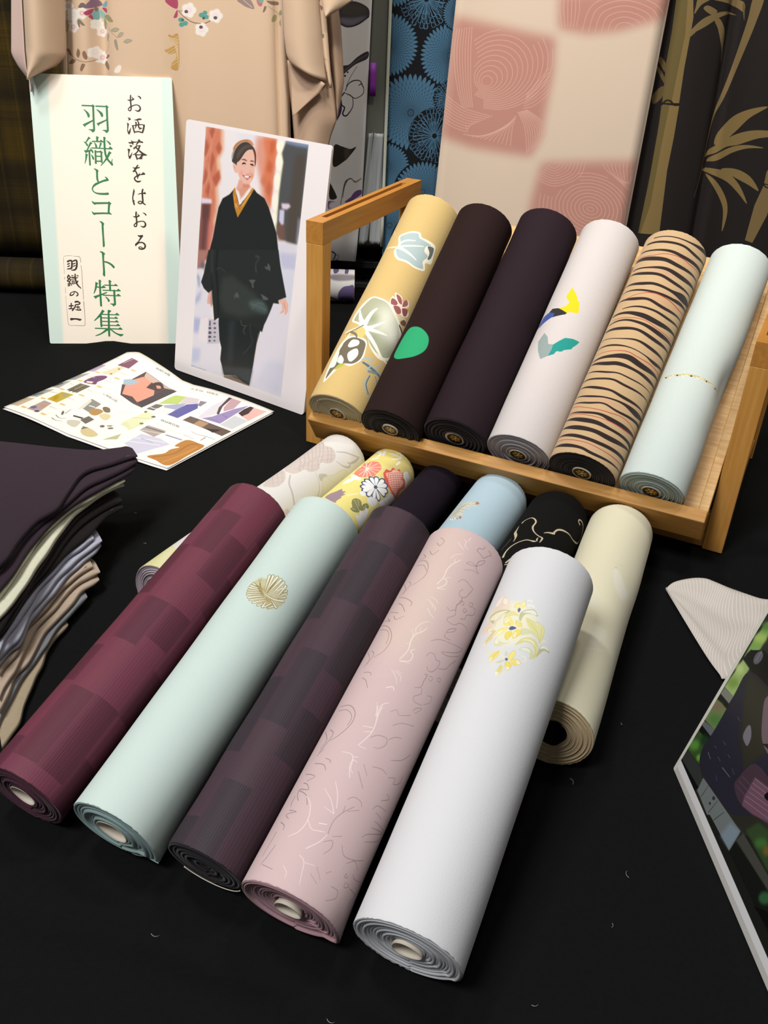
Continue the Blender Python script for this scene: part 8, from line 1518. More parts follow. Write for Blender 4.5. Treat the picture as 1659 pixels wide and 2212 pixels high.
s #7b5044 0.35 122.7,368.8,0.96 127.8,369.5,1.91 132.6,368.4,1.56
s #7b5044 0.34 140.8,369.2,1.55 144.3,369.7,1.72 148.0,369.2,0.86
c #fbeee8 0.35 124.9,362.1 128.4,363.4 131.6,363.1 128.6,361.2
c #5b3024 0.26 123.3,362.2 125.2,364.4 128.2,365.5 130.9,364.5 131.9,362.8 129.5,363.0 126.5,362.2
c #5b3024 0.26 139.7,364.3 141.7,365.3 145.2,365.8 147.7,364.0 146.6,362.7 144.0,363.1 141.9,363.5
s #d8a090 0.35 124.6,359.8,0.61 128.8,359.7,0.61 131.7,361.3,0.61
s #d8a090 0.35 141.1,361.2,0.61 144.3,360.3,0.61 146.7,361.6,0.60
s #e0a08c 0.61 140.6,355.6,1.13 142.5,352.1,1.30 140.2,349.6,1.04
s #d98a70 0.52 135.0,350.2,0.87 137.6,349.5,1.05 140.1,350.7,0.87
s #c8766a 0.35 127.5,346.1,1.05 131.1,346.7,0.88 136.8,347.6,1.05 142.6,346.6,1.04
c #fdeee8 0.26 129.7,345.7 136.8,347.0 141.6,346.4 139.7,345.0 133.5,344.1
c #d88878 0.44 128.1,345.9 133.6,343.3 139.7,344.6 141.6,346.1 139.9,342.8 137.0,340.1 132.7,341.7
s #8e4038 0.26 127.5,346.1,1.49 130.3,344.3,1.05
s #8e4038 0.26 140.6,345.5,1.74 142.6,346.9,1.31
c #f0a898 1.76 122.2,352.4 126.5,351.2 126.0,345.5 121.7,346.8
c #ef9a78 1.30 144.1,352.0 147.9,350.7 147.4,345.1 143.9,344.2
p #c98a34 0.50 109.7,322.9 113.1,326.1 121.3,303.1 126.0,299.6 149.0,331.3 152.1,329.7 146.0,318.8 133.5,298.8 122.6,281.4 114.6,295.6 109.0,314.9
p #e2a860 0.75 111.5,312.1 121.1,304.1 123.4,296.0 115.9,296.9
s #8e5220 0.50 114.8,308.4,1.00 121.7,298.9,1.00 126.4,295.4,0.75
c #d07e30 0.50 119.8,306.0 119.3,304.1 117.9,302.7 115.9,302.3 114.2,303.2 113.4,305.0 113.8,306.9 115.3,308.3 117.3,308.6 119.0,307.8
s #f3c878 0.49 145.7,321.9,0.98 130.4,300.4,0.99
p #f7eef0 0.37 113.1,325.6 117.1,322.5 125.7,310.2 142.0,329.6 146.2,330.3 127.2,302.5 123.7,300.8
p #e0a088 1.23 119.1,324.9 141.9,330.7 131.7,316.4 126.3,311.3
'''
ART['scenic'] = '''
p #35332c 0.00 10.1,206.3 3.4,16.6 69.4,16.6 166.0,83.5 167.7,133.5
p #8fb860 0.73 10.1,189.7 5.9,169.3 6.6,147.5 16.7,151.4 19.7,167.5 19.5,187.9
c #b8d870 1.93 19.7,179.7 20.0,177.1 17.5,173.2 13.1,169.5 8.5,167.4 5.4,167.7 5.1,170.3 7.7,174.3 12.2,178.0 16.8,180.0
c #5f8a3c 1.91 15.6,189.4 16.3,187.2 15.0,184.4 12.1,182.0 8.6,180.9 6.1,181.7 5.3,183.9 6.7,186.8 9.7,189.1 13.1,190.2
p #5c6668 0.00 6.4,149.9 10.1,159.3 17.3,159.3 17.2,146.8
p #1e1e1c 0.00 6.8,145.2 9.6,157.7 23.9,169.9 45.6,174.3 60.9,160.5 49.5,151.1 21.2,145.3
p #a8c878 0.50 7.2,144.9 20.5,146.0 21.1,113.3 4.6,109.6
c #c8e090 2.01 14.5,140.6 15.7,138.0 14.6,134.6 11.5,131.9 7.7,130.8 4.6,131.8 3.4,134.6 4.6,137.9 7.7,140.6 11.5,141.6
c #88aa50 2.03 17.8,127.0 18.8,124.1 17.0,120.2 13.2,116.7 8.8,114.9 5.4,115.7 4.4,118.6 6.3,122.6 10.1,126.1 14.5,127.8
c #a4bc70 1.48 24.1,137.8 24.5,136.0 23.1,133.3 20.5,130.9 17.5,129.6 15.4,130.0 15.0,131.8 16.4,134.5 19.1,136.9 22.0,138.2
p #8a8c84 0.00 5.0,109.3 21.1,113.3 20.6,104.9 4.6,101.7
p #24241f 0.00 4.6,101.7 21.9,104.9 22.5,98.8 5.2,95.5
p #7a8c58 0.52 4.5,94.9 22.8,99.7 22.9,73.7 2.0,67.9
c #5a8a48 2.08 24.2,88.5 25.0,85.3 22.6,80.5 18.0,75.9 12.9,73.3 9.2,73.7 8.4,76.9 10.9,81.8 15.6,86.4 20.6,88.9
c #8a7a60 1.56 16.6,97.1 17.2,94.5 15.1,90.6 11.3,86.8 7.0,84.7 4.0,85.0 3.5,87.7 5.6,91.6 9.5,95.4 13.7,97.5
p #70757a 0.00 3.1,66.9 23.6,74.3 23.7,66.2 4.6,62.2
p #181a18 0.00 5.0,61.8 24.0,65.9 24.4,58.6 3.8,54.4
p #3c5a2c 0.54 4.5,55.1 26.9,61.2 28.6,36.4 3.8,30.1
c #5f9a44 1.91 15.1,47.6 16.1,44.4 14.2,39.9 10.2,35.7 5.5,33.4 2.0,34.0 1.0,37.2 2.9,41.7 6.9,45.9 11.6,48.1
c #7ab048 1.34 27.9,44.1 28.5,42.2 27.4,39.6 25.1,37.1 22.4,35.7 20.3,36.0 19.7,37.9 20.8,40.6 23.1,43.1 25.8,44.4
c #24402a 1.86 23.4,61.8 24.6,59.0 23.5,55.3 20.4,52.0 16.5,50.6 13.3,51.4 12.0,54.2 13.2,58.0 16.4,61.2 20.3,62.6
p #3a3e3c 0.00 4.5,29.4 30.1,35.1 42.7,31.8 43.0,22.2 2.7,17.2
p #141614 0.00 3.4,16.6 43.0,22.2 41.1,14.2 7.5,12.1
p #7c8484 0.00 41.9,32.4 53.7,34.2 88.0,38.7 70.5,17.9 44.0,19.0
s #5c6264 0.00 46.9,23.7,0.79 80.7,31.7,0.74
s #5c6264 0.00 46.8,30.7,0.78 85.9,36.1,0.73
p #7c8484 0.00 42.2,33.7 56.6,36.6 113.3,47.9 114.4,24.9 43.7,18.6
p #8a9aa8 1.39 96.7,22.5 98.4,41.1 113.3,47.9 113.7,25.6
s #4c5254 0.00 52.3,19.9,0.92 52.7,30.4,0.76 52.9,35.7,0.60
s #4c5254 0.00 70.5,21.0,0.89 72.3,37.9,0.73
s #4c5254 0.00 80.7,23.0,0.88 85.9,39.2,0.71
c #3c4040 0.00 68.2,36.6 68.7,35.6 68.4,34.3 67.4,33.2 66.2,32.6 65.1,33.0 64.6,34.0 64.9,35.3 65.9,36.4 67.2,36.9
c #3c4040 0.00 67.1,28.6 67.5,27.9 67.3,27.0 66.6,26.2 65.7,25.9 64.9,26.1 64.6,26.9 64.7,27.8 65.4,28.6 66.3,28.9
p #1c1e1a 0.00 115.2,24.3 114.8,36.9 170.7,47.8 194.0,26.9
p #4e4e48 0.52 114.6,38.3 116.3,50.1 162.3,55.3 170.7,47.8
p #3c5230 1.28 117.1,54.2 123.7,71.7 136.7,78.2 160.9,56.5
c #4a7a3c 1.80 142.8,70.5 143.5,67.7 142.0,63.5 138.8,59.4 135.0,57.0 132.3,57.2 131.6,60.0 133.2,64.3 136.5,68.4 140.2,70.7
c #7a6a30 1.76 151.2,71.8 152.1,69.3 151.1,65.8 148.6,62.6 145.5,60.9 143.0,61.4 142.1,63.9 143.1,67.5 145.7,70.7 148.8,72.3
p #121310 0.00 166.7,24.6 181.7,37.9 191.3,29.3
c #3a6a44 1.24 176.0,47.3 177.2,44.2 176.0,39.8 173.1,35.6 169.4,33.4 166.4,33.9 165.3,37.0 166.4,41.6 169.4,45.7 173.1,47.9
c #2f2d3a 0.00 21.1,113.3 21.5,143.0 51.6,153.1 87.2,155.5 143.2,104.4 125.5,83.2 96.3,48.6 70.3,40.5 44.3,35.1 27.9,37.0 21.1,49.7 22.2,74.3
p #38362c 2.36 21.5,143.0 57.6,153.7 91.5,123.2 79.1,84.3 54.3,97.5
s #6a6878 0.00 33.2,65.0,0.52 36.5,65.7,0.51
s #6a6878 0.00 39.9,77.4,0.50 44.4,78.0,0.50
s #6a6878 0.00 53.1,75.0,0.50 57.4,75.6,0.49
s #8a8698 0.00 30.3,53.7,0.65 37.2,52.6,0.52
s #8a8698 0.00 55.8,61.6,0.75 69.9,64.9,0.49
s #6a6878 0.00 44.1,62.7,0.51 49.3,62.8,0.50
s #6a6878 0.00 66.6,72.0,0.49 72.2,71.4,0.48
s #6a6878 0.00 53.9,49.9,0.51 58.6,48.2,0.50
s #6a6878 0.00 38.7,106.7,0.49 43.9,106.6,0.49
c #83808a 0.36 56.3,102.1 55.2,111.4 58.5,114.7 65.8,109.3 67.5,100.7 61.5,99.7
c #6a6870 0.36 27.8,162.6 27.1,158.2 24.8,154.7 21.7,153.3 19.1,154.7 18.0,158.3 18.7,162.8 21.1,166.3 24.1,167.6 26.7,166.2
s #8a8494 0.00 22.7,156.6,0.96 22.3,167.3,0.96
c #7d6a72 0.00 74.6,120.8 58.0,139.4 56.7,148.0 61.3,152.3 95.1,121.9 87.8,116.8
p #2a2826 0.00 79.9,116.1 90.0,126.6 95.1,121.9
c #4f3c48 0.00 80.4,64.4 78.2,72.6 85.9,98.8 115.3,103.8 136.3,84.9 116.1,72.1 95.0,62.2
p #7a5868 0.45 95.8,69.8 94.0,91.6 122.7,104.6 141.0,88.1 114.2,69.8 99.0,62.9
s #a48c98 0.00 94.7,91.0,0.46 118.4,101.0,0.43
s #a48c98 0.00 95.3,86.4,0.46 121.5,98.2,0.43
s #a48c98 0.00 95.9,81.9,0.46 124.6,95.4,0.43
s #a48c98 0.00 96.5,77.3,0.46 127.7,92.6,0.43
s #a48c98 0.00 97.1,72.7,0.46 130.8,89.8,0.43
s #a48c98 0.00 97.7,68.1,0.46 132.1,84.9,0.43
s #7a6874 0.00 80.6,72.6,0.36 99.8,78.4,0.34
s #7a6874 0.00 81.2,67.9,0.36 97.8,72.1,0.35
s #7a6874 0.00 81.0,78.5,0.35 97.9,84.1,0.34
c #1c1416 0.00 113.3,91.2 113.7,95.6 117.8,101.5 124.0,95.9 116.6,91.2
'''
ART['sign'] = '''
l #2f7a48 0.00 86.7,411.9,2.41 103.5,411.7,2.41
p #2f7a48 0.00 102.5,412.4 104.5,414.5 108.3,411.6 107.1,409.5 103.1,409.9
l #2f7a48 0.00 105.3,411.0,3.46 104.7,389.4,3.48 104.5,372.9,3.49
p #2f7a48 0.00 103.9,389.4 85.3,380.9 89.0,376.1 90.0,378.7 104.0,386.8
p #2f7a48 0.00 106.3,372.9 105.5,370.3 102.2,367.9 100.6,368.6 99.1,370.7 94.9,372.4 95.5,373.2 102.0,373.6
c #2f7a48 0.00 88.6,405.4 89.7,405.8 93.8,403.0 97.3,399.5 98.6,395.4 97.8,393.1 96.0,392.4 94.8,393.5 94.1,396.3 92.0,400.9
l #2f7a48 0.00 110.2,411.4,2.41 127.0,411.2,2.42
p #2f7a48 0.00 126.0,411.8 128.0,414.1 131.9,410.7 130.7,409.1 126.7,409.4
l #2f7a48 0.00 128.6,410.4,3.57 128.1,390.0,3.48 128.1,372.4,3.50
p #2f7a48 0.00 128.2,391.1 109.1,383.1 112.8,378.3 113.8,381.1 128.0,388.7
p #2f7a48 0.00 130.0,373.0 129.3,370.4 125.9,367.4 124.3,368.2 122.8,370.2 118.6,371.9 119.2,372.7 125.7,373.1
c #2f7a48 0.00 110.6,405.5 112.0,406.2 116.4,403.9 120.5,400.6 121.6,397.1 120.9,394.5 119.2,393.8 117.9,394.6 116.8,397.4 114.3,401.5
p #2f7a48 0.00 93.9,361.2 97.5,358.4 96.9,357.4 95.0,357.1 90.3,351.5 88.1,351.7
p #2f7a48 0.00 84.7,352.4 87.1,352.5 89.7,351.2 92.6,346.9 91.4,344.5 89.8,345.5 87.9,349.1
p #2f7a48 0.00 96.3,352.9 100.2,350.4 99.5,349.1 97.9,348.8 91.2,338.2 88.8,338.1
p #2f7a48 0.00 84.2,338.0 98.6,339.4 96.8,336.8 92.1,335.6 87.4,333.4
c #2f7a48 0.00 94.8,342.2 97.1,341.0 99.6,338.4 100.8,335.8 100.1,333.4 99.0,333.7 97.8,335.7
l #2f7a48 0.00 93.8,336.7,3.09 93.5,323.6,3.10 93.5,314.1,3.10
p #2f7a48 0.00 86.9,333.9 87.9,332.9 91.3,330.9 89.8,328.7 88.9,324.5 85.4,316.0 84.1,315.5 85.9,323.4
c #2f7a48 0.00 96.2,331.5 98.0,330.5 100.3,327.9 101.4,324.8 100.5,322.4 99.4,322.4 98.4,324.2
l #2f7a48 0.00 99.8,353.3,2.12 120.1,353.0,2.34
p #2f7a48 0.00 106.9,362.0 110.9,361.1 112.0,359.8 110.4,358.5 110.4,354.1 106.9,354.0
p #2f7a48 0.00 112.0,353.3 114.9,356.5 117.5,354.7 119.5,353.0
c #2f7a48 0.00 102.7,352.0 104.8,350.8 107.3,347.5 107.8,343.3 105.8,342.2 104.6,344.3 104.1,347.9
p #2f7a48 0.00 113.0,351.8 116.9,350.0 114.9,347.6 112.9,342.9 110.5,342.8 112.2,348.1
l #2f7a48 0.00 98.3,342.3,2.02 132.9,341.4,2.03
p #2f7a48 0.00 127.0,342.2 130.2,345.9 134.8,341.6 133.9,340.7 127.4,340.9
s #2f7a48 0.00 121.1,359.8,3.40 120.7,345.2,3.52 121.4,332.1,3.53 124.7,323.7,3.43 128.8,318.6,3.33 131.8,314.9,3.22
p #2f7a48 0.00 119.2,361.0 122.7,360.3 124.0,359.3 122.8,357.7 119.3,357.7
p #2f7a48 0.00 132.4,325.0 133.4,324.7 132.1,319.7 133.7,315.0 132.3,313.6 129.1,315.9 130.5,320.2
c #2f7a48 0.00 123.8,355.4 125.6,355.2 129.8,352.7 131.8,349.6 130.9,347.8 129.5,348.0 127.5,351.1
p #2f7a48 0.00 127.8,338.0 132.2,335.0 131.6,333.8 130.0,333.3 125.4,325.3 121.3,321.0 117.8,317.3 112.6,312.5 111.3,313.2 117.4,319.9 123.5,329.5
l #2f7a48 0.00 104.2,337.5,3.09 104.0,326.4,3.10 103.7,317.2,3.43
p #2f7a48 0.00 102.4,338.7 106.1,337.2 111.5,337.4 113.2,338.7 117.3,335.1 116.4,334.1 113.0,335.0 103.7,334.8
l #2f7a48 0.00 114.3,335.6,3.20 114.1,326.7,3.21 114.1,318.8,3.11
l #2f7a48 0.00 104.9,328.5,2.14 113.6,328.7,2.14
l #2f7a48 0.00 104.9,320.3,2.25 113.1,320.4,2.25
c #2f7a48 0.00 99.3,307.1 101.3,308.0 105.0,306.7 107.6,304.4 106.6,302.0 106.1,294.0 106.5,287.7 107.2,286.1 105.2,285.0 103.4,287.6 102.7,292.9 102.9,301.9 102.2,305.1
c #2f7a48 0.00 117.5,294.0 119.4,294.3 122.1,292.8 124.1,289.6 123.9,287.7 119.5,286.6 113.4,285.1 106.1,281.8 101.0,279.0 96.9,275.8 95.9,273.1 97.1,269.9 100.8,267.6 107.3,266.9 116.6,267.0 121.0,267.7 123.4,265.6 121.9,263.8 115.3,263.3 107.1,263.7 100.6,265.2 95.9,268.3 93.7,272.5 94.2,275.7 97.2,280.6 101.8,283.9 106.3,285.5 114.2,288.9 119.8,290.9
l #2f7a48 0.00 96.2,248.9,3.58 121.5,249.7,3.16
p #2f7a48 0.00 92.1,253.2 96.3,250.6 99.4,247.2 97.1,246.1 94.0,248.4 92.3,251.4
p #2f7a48 0.00 119.9,250.5 122.3,252.7 126.7,249.0 125.0,247.3 120.3,247.8
l #2f7a48 0.00 122.6,249.5,3.92 120.3,232.2,3.28
l #2f7a48 0.00 93.9,231.2,3.38 110.5,232.0,3.06 121.0,231.9,2.84
p #2f7a48 0.00 90.9,235.5 94.1,233.1 97.7,230.2 95.7,228.2 92.8,230.6 91.1,233.6
p #2f7a48 0.00 118.8,233.2 122.2,234.3 125.9,230.6 125.5,229.4 121.4,230.5 117.6,230.5
c #2f7a48 0.00 103.4,217.5 106.2,218.2 109.4,216.5 111.5,213.8 110.4,211.0 110.2,208.3 110.0,192.0 110.3,177.2 109.4,173.8 107.9,173.2 106.6,174.4 106.8,189.2 106.6,205.6 106.8,212.6 106.0,215.3
c #2f7a48 0.00 100.2,164.9 102.2,165.8 106.0,165.0 109.7,161.7 109.1,160.1 108.1,159.0 107.4,150.6 107.5,145.1 107.7,134.0 107.6,124.0 106.9,121.7 105.5,121.4 103.4,124.5 104.1,131.2 104.2,145.1 104.2,158.9 103.4,162.8
c #2f7a48 0.00 107.2,148.7 113.3,147.7 118.7,145.2 123.5,141.4 125.5,138.1 124.6,136.3 122.6,136.4 118.5,141.1 113.1,144.6 107.1,146.5
p #2f7a48 0.00 89.2,111.8 94.3,109.3 94.2,107.9 92.5,107.6 91.7,103.7 90.2,98.1 86.1,90.8 84.4,90.7 86.8,97.5 88.4,104.8
l #2f7a48 0.00 89.7,102.6,2.24 102.5,101.4,2.47
p #2f7a48 0.00 99.8,102.6 103.0,105.8 107.4,101.5 106.9,100.7 100.2,101.0
l #2f7a48 0.00 97.1,113.8,3.47 96.7,90.8,3.49 96.7,69.1,3.73
p #2f7a48 0.00 95.2,114.9 99.4,113.8 100.1,112.5 98.6,111.0 95.3,111.0
p #2f7a48 0.00 83.8,85.7 92.7,88.5 101.8,91.4 107.6,93.7 109.3,93.2 108.0,91.5 101.7,88.6 94.7,85.7 89.2,82.9 88.2,80.6
l #2f7a48 0.00 105.3,105.9,2.02 125.2,105.4,2.02
p #2f7a48 0.00 121.9,105.9 125.1,108.6 129.4,104.8 128.5,104.1 122.3,104.4
l #2f7a48 0.00 115.0,113.4,3.48 114.7,96.8,3.49
p #2f7a48 0.00 112.9,114.8 117.3,113.4 118.3,112.2 116.6,110.9 112.9,111.2
l #2f7a48 0.00 101.9,96.7,2.02 129.7,95.8,2.14
p #2f7a48 0.00 126.1,96.6 129.4,99.8 134.2,95.6 133.6,94.9 126.3,95.0
l #2f7a48 0.00 101.9,87.8,2.03 129.7,86.8,2.03
p #2f7a48 0.00 125.5,87.6 128.8,90.9 133.7,86.8 133.1,86.0 125.7,86.0
l #2f7a48 0.00 121.8,96.1,3.72 121.8,82.5,3.73 121.9,71.7,3.74
p #2f7a48 0.00 123.7,73.5 123.2,70.6 119.5,67.7 117.9,68.3 116.9,70.6 112.7,72.3 113.6,73.1 119.8,73.0
c #2f7a48 0.00 104.8,85.2 107.0,85.0 110.3,82.2 112.6,79.1 112.4,76.5 110.7,75.8 109.3,76.8 108.4,80.2
p #2f7a48 0.00 98.2,62.0 102.6,58.9 99.6,56.3 98.3,54.0 94.6,49.5 89.9,46.0 83.3,41.0 82.2,42.3 87.1,47.2 94.4,55.7
l #2f7a48 0.00 95.1,49.5,3.52 94.8,39.8,3.53 94.8,31.5,3.53
l #2f7a48 0.00 109.4,59.8,3.18 108.8,42.7,3.53 108.1,25.5,4.00 107.9,14.3,3.55
p #2f7a48 0.00 109.2,61.8 113.4,60.4 114.4,58.9 112.7,57.5 107.3,54.1 108.1,57.5
l #2f7a48 0.00 96.0,53.2,2.04 124.8,52.4,1.93
p #2f7a48 0.00 120.9,53.3 124.2,56.4 128.8,52.4 127.9,51.3 121.3,51.6
l #2f7a48 0.00 95.6,46.9,2.04 122.2,46.3,1.94
p #2f7a48 0.00 118.8,47.0 122.1,49.6 126.0,45.9 124.9,45.0 119.3,45.3
l #2f7a48 0.00 95.2,40.5,2.05 123.5,39.7,1.94
p #2f7a48 0.00 119.5,40.7 123.1,43.0 127.0,39.3 126.2,38.4 120.3,38.8
l #2f7a48 0.00 95.3,33.5,2.05 125.3,32.7,1.94
p #2f7a48 0.00 121.4,33.8 125.0,36.5 129.3,32.7 128.4,31.8 122.1,31.8
l #2f7a48 0.00 83.6,27.9,2.05 106.8,27.1,2.28 129.5,26.4,2.18
p #2f7a48 0.00 125.0,27.2 128.6,30.1 132.9,26.4 132.0,25.1 125.4,25.4
c #2f7a48 0.00 103.4,27.2 107.8,25.5 101.9,21.4 94.8,17.4 88.9,14.8 83.2,13.7 83.0,14.8 87.9,16.8 93.8,19.7 99.8,24.3
c #2f7a48 0.00 109.0,26.6 114.0,24.9 120.0,20.3 126.7,17.7 134.0,16.9 129.5,13.1 124.8,14.9 118.2,18.6 113.3,22.6
s #37291f 0.00 170.7,430.6,2.31 170.1,425.7,2.52 170.1,419.5,2.61 170.4,413.8,2.62 170.4,409.7,2.32 169.5,406.4,2.11 167.7,405.4,1.90 165.8,406.7,1.90 165.7,408.7,1.77 168.3,411.3,2.03 171.8,413.0,1.90 176.7,415.0,1.77 181.5,415.3,1.69 184.8,413.4,2.32 186.1,409.7,2.79 184.9,406.8,3.05 182.2,405.3,2.79 179.2,405.8,1.69 176.5,407.2,0.63
p #37291f 0.00 164.2,423.7 168.6,423.6 172.0,424.1 173.4,425.0 171.9,428.6 172.7,428.4 176.8,425.1 176.3,423.8 172.8,422.1 168.8,421.1 165.5,422.3
c #37291f 0.00 182.1,429.9 184.9,430.3 187.4,429.1 188.6,426.6 187.9,425.0 186.8,425.3 184.8,428.0
p #37291f 0.00 163.0,394.2 166.4,394.3 169.1,391.9 168.4,390.6 163.5,389.2 165.4,391.8
p #37291f 0.00 160.9,385.3 163.7,385.1 165.3,383.9 164.0,379.3 162.9,374.7 163.1,370.6 165.7,374.0 168.3,378.6 168.1,374.9 166.7,369.0 164.3,365.6 162.7,367.2 161.2,372.2 161.9,379.3 162.1,383.4
p #37291f 0.00 172.9,390.5 177.5,391.5 182.0,393.3 185.0,393.6 187.8,392.0 187.1,390.9 182.2,390.2 180.4,389.1 177.4,389.8
p #37291f 0.00 169.7,382.6 173.0,380.8 173.5,377.5 174.7,371.7 174.7,368.4 173.4,368.3 172.1,371.6
l #37291f 0.00 171.7,380.8,1.70 176.1,381.7,1.87 181.4,382.7,2.13 188.4,383.4,1.53 191.3,381.3,2.56
s #37291f 0.00 191.2,382.1,3.07 190.2,377.1,3.07 188.2,371.2,3.07
l #37291f 0.00 173.7,370.5,2.34 180.8,371.5,2.13 187.7,369.9,2.39
p #37291f 0.00 175.4,387.9 178.6,387.2 178.9,385.5 178.3,380.9 176.3,376.7 174.5,375.8 174.8,377.1 176.0,380.0 176.3,385.0
s #37291f 0.00 180.4,388.5,1.70 181.9,386.0,2.55 181.4,381.0,2.55 182.2,378.1,2.56 184.6,376.9,2.64 187.2,377.0,1.28
p #37291f 0.00 187.2,377.0 184.5,375.3 181.1,374.1 182.8,376.1
p #37291f 0.00 161.9,353.5 165.8,353.6 167.6,354.2 167.3,357.6 169.8,355.1 172.8,354.6 178.1,354.9 179.5,356.2 178.7,358.3 182.2,358.4 183.5,357.1 182.9,355.6 186.0,355.7 188.7,353.3 187.1,352.4 182.4,353.1 176.3,353.2 171.4,352.4 170.5,348.6 169.5,349.3 168.1,351.3 164.8,350.8 162.7,352.0
p #37291f 0.00 177.6,353.2 180.6,353.3 178.8,351.1 176.5,349.0 174.7,349.6
p #37291f 0.00 163.5,348.3 166.8,348.8 169.3,346.9 168.0,345.9 164.0,344.5 165.6,346.2
p #37291f 0.00 160.1,342.3 163.0,342.4 165.1,341.2 163.6,337.4 162.2,332.7 162.5,330.2 164.6,331.9 168.4,337.5 167.5,332.8 165.1,326.9 163.1,324.9 161.6,326.4 160.6,331.0 161.0,337.7
p #37291f 0.00 176.0,349.0 178.2,348.2 176.3,345.6 171.5,341.5 170.2,342.1 170.5,344.2 174.2,346.8
l #37291f 0.00 176.8,347.4,1.71 182.5,347.9,1.72
s #37291f 0.00 181.9,347.7,2.83 179.9,343.2,2.83 177.6,338.5,2.36 174.4,335.1,2.15 170.8,333.1,1.55 168.1,332.4,0.43
l #37291f 0.00 174.9,344.8,2.66 179.1,341.1,2.58
p #37291f 0.00 178.1,339.8 180.8,341.1 186.7,336.6 194.6,332.4 190.8,331.2 187.3,331.4 185.0,328.6 185.5,326.5 184.3,325.2 176.9,325.4 176.3,323.3 175.1,324.1 172.3,332.5 175.2,333.8 175.9,330.9 177.0,327.1 180.1,328.0 183.4,332.3 184.4,334.0 180.6,337.7
l #37291f 0.00 174.2,332.8,2.15 180.4,332.5,1.72 184.8,333.8,1.46
p #37291f 0.00 166.7,311.9 170.4,311.1 172.2,311.4 175.9,316.1 178.1,315.1 176.2,313.1 176.1,311.6 178.4,312.1 177.8,313.6 180.1,311.5 179.1,310.2 174.7,309.1 172.3,306.3 169.9,303.2 167.3,303.2 166.7,304.4 170.2,308.3
s #37291f 0.00 170.1,306.2,2.59 172.6,304.1,2.51 174.2,300.3,2.69 175.1,296.5,2.86 175.0,292.3,1.30
p #37291f 0.00 175.4,298.7 180.3,303.0 179.0,299.8 181.7,300.5 184.4,302.3 183.4,304.2 187.5,302.3 189.2,300.4 187.8,299.1 179.3,298.1 176.1,294.8
s #37291f 0.00 173.1,296.5,2.17 169.8,293.4,2.43 169.9,290.9,2.60 172.6,287.9,2.78 176.5,287.2,3.04 180.1,288.3,1.74
p #37291f 0.00 167.0,275.6 168.9,271.0 167.6,266.2 165.9,261.3 165.6,255.9 167.0,255.9 167.3,251.1 167.8,247.3 166.5,246.2 164.9,248.4 163.6,254.3 163.5,259.6 164.9,267.2
s #37291f 0.00 183.0,274.0,2.73 181.9,269.7,3.00 181.9,260.0,3.06 181.8,252.4,2.85 178.3,249.7,2.08 175.0,250.1,2.19 173.7,252.0,1.97 176.3,253.7,1.86 179.6,252.9,2.19 182.8,250.3,2.52 186.0,247.9,1.97
p #37291f 0.00 172.8,264.7 176.0,267.1 180.4,268.3 184.9,268.6 185.0,270.8 188.7,267.6 187.8,266.0 183.6,266.2 179.2,266.1
s #37291f 0.00 169.2,234.9,2.53 168.6,229.5,2.75 169.1,222.9,2.75 169.2,216.4,2.76 168.7,211.5,2.32 166.9,209.5,2.10 164.5,210.9,2.10 164.7,213.1,1.88 167.5,215.6,2.10 172.1,218.1,1.98 178.9,219.3,1.76 182.7,218.0,2.21 184.7,214.4,2.98 183.4,210.6,3.10 180.0,209.2,2.54 175.1,211.3,0.55
p #37291f 0.00 162.7,227.7 167.1,227.8 171.0,228.1 172.2,230.1 170.1,232.5 171.0,232.5 175.6,228.7 174.6,227.4 170.9,225.7 165.8,225.3
c #37291f 0.00 180.2,234.0 183.6,233.9 186.3,232.2 187.3,229.7 186.3,228.8 185.3,229.4 183.5,231.9
p #37291f 0.00 169.2,195.1 174.2,194.6 177.6,195.7 179.8,193.6 176.1,189.1 170.7,182.4 165.3,175.2 163.7,176.8 164.4,179.6 169.7,184.1 174.0,191.3 171.2,191.8
s #37291f 0.00 166.6,178.5,2.78 171.2,181.6,2.56 176.8,182.0,2.34 180.6,179.8,2.89 182.1,176.0,3.12 180.2,172.1,2.90 176.2,170.4,2.68 171.8,171.1,2.56 170.5,173.1,1.78 173.1,174.5,1.56 175.8,173.1,1.67 177.9,171.5,1.90
s #37291f 0.00 42.7,147.2,3.22 46.7,148.9,2.84 49.8,147.6,2.84 49.0,136.7,3.10 46.3,134.7,2.59 41.1,134.0,1.68
l #37291f 0.00 42.2,142.4,2.19 45.3,143.6,2.19
l #37291f 0.00 42.2,138.2,1.94 45.2,139.7,2.07
s #37291f 0.00 52.4,148.0,2.58 55.8,149.3,2.58 58.6,148.4,2.84 57.9,138.7,3.23 55.3,133.5,2.98 51.9,132.2,2.59 47.7,132.0,1.04
l #37291f 0.00 52.1,143.1,1.94 55.4,144.1,1.94
l #37291f 0.00 52.1,138.9,1.81 55.4,140.3,1.81
s #37291f 0.00 42.5,123.0,2.59 40.3,119.1,2.20 42.4,116.5,1.95 44.6,119.8,1.95 42.5,122.4,1.94
s #37291f 0.00 44.4,117.8,1.82 39.9,113.2,2.34 42.4,112.0,1.82 45.4,113.9,1.95 43.7,116.2,1.69
l #37291f 0.00 43.2,112.0,2.34 42.9,104.2,1.95
l #37291f 0.00 40.8,108.7,1.69 40.6,103.5,1.69
l #37291f 0.00 45.1,109.1,1.82 46.4,105.2,1.69
l #37291f 0.00 47.6,122.1,1.56 50.3,122.4,1.56
l #37291f 0.00 45.5,119.3,1.43 52.3,119.5,1.69
l #37291f 0.00 48.0,118.5,1.04 51.6,117.9,1.04
l #37291f 0.00 45.9,115.9,1.30 54.0,116.3,1.43
s #37291f 0.00 54.1,125.0,2.20 54.0,117.3,2.86 55.5,109.5,2.86 58.4,104.3,2.61 62.6,100.1,1.70
l #37291f 0.00 57.7,122.5,2.21 59.6,121.5,1.30
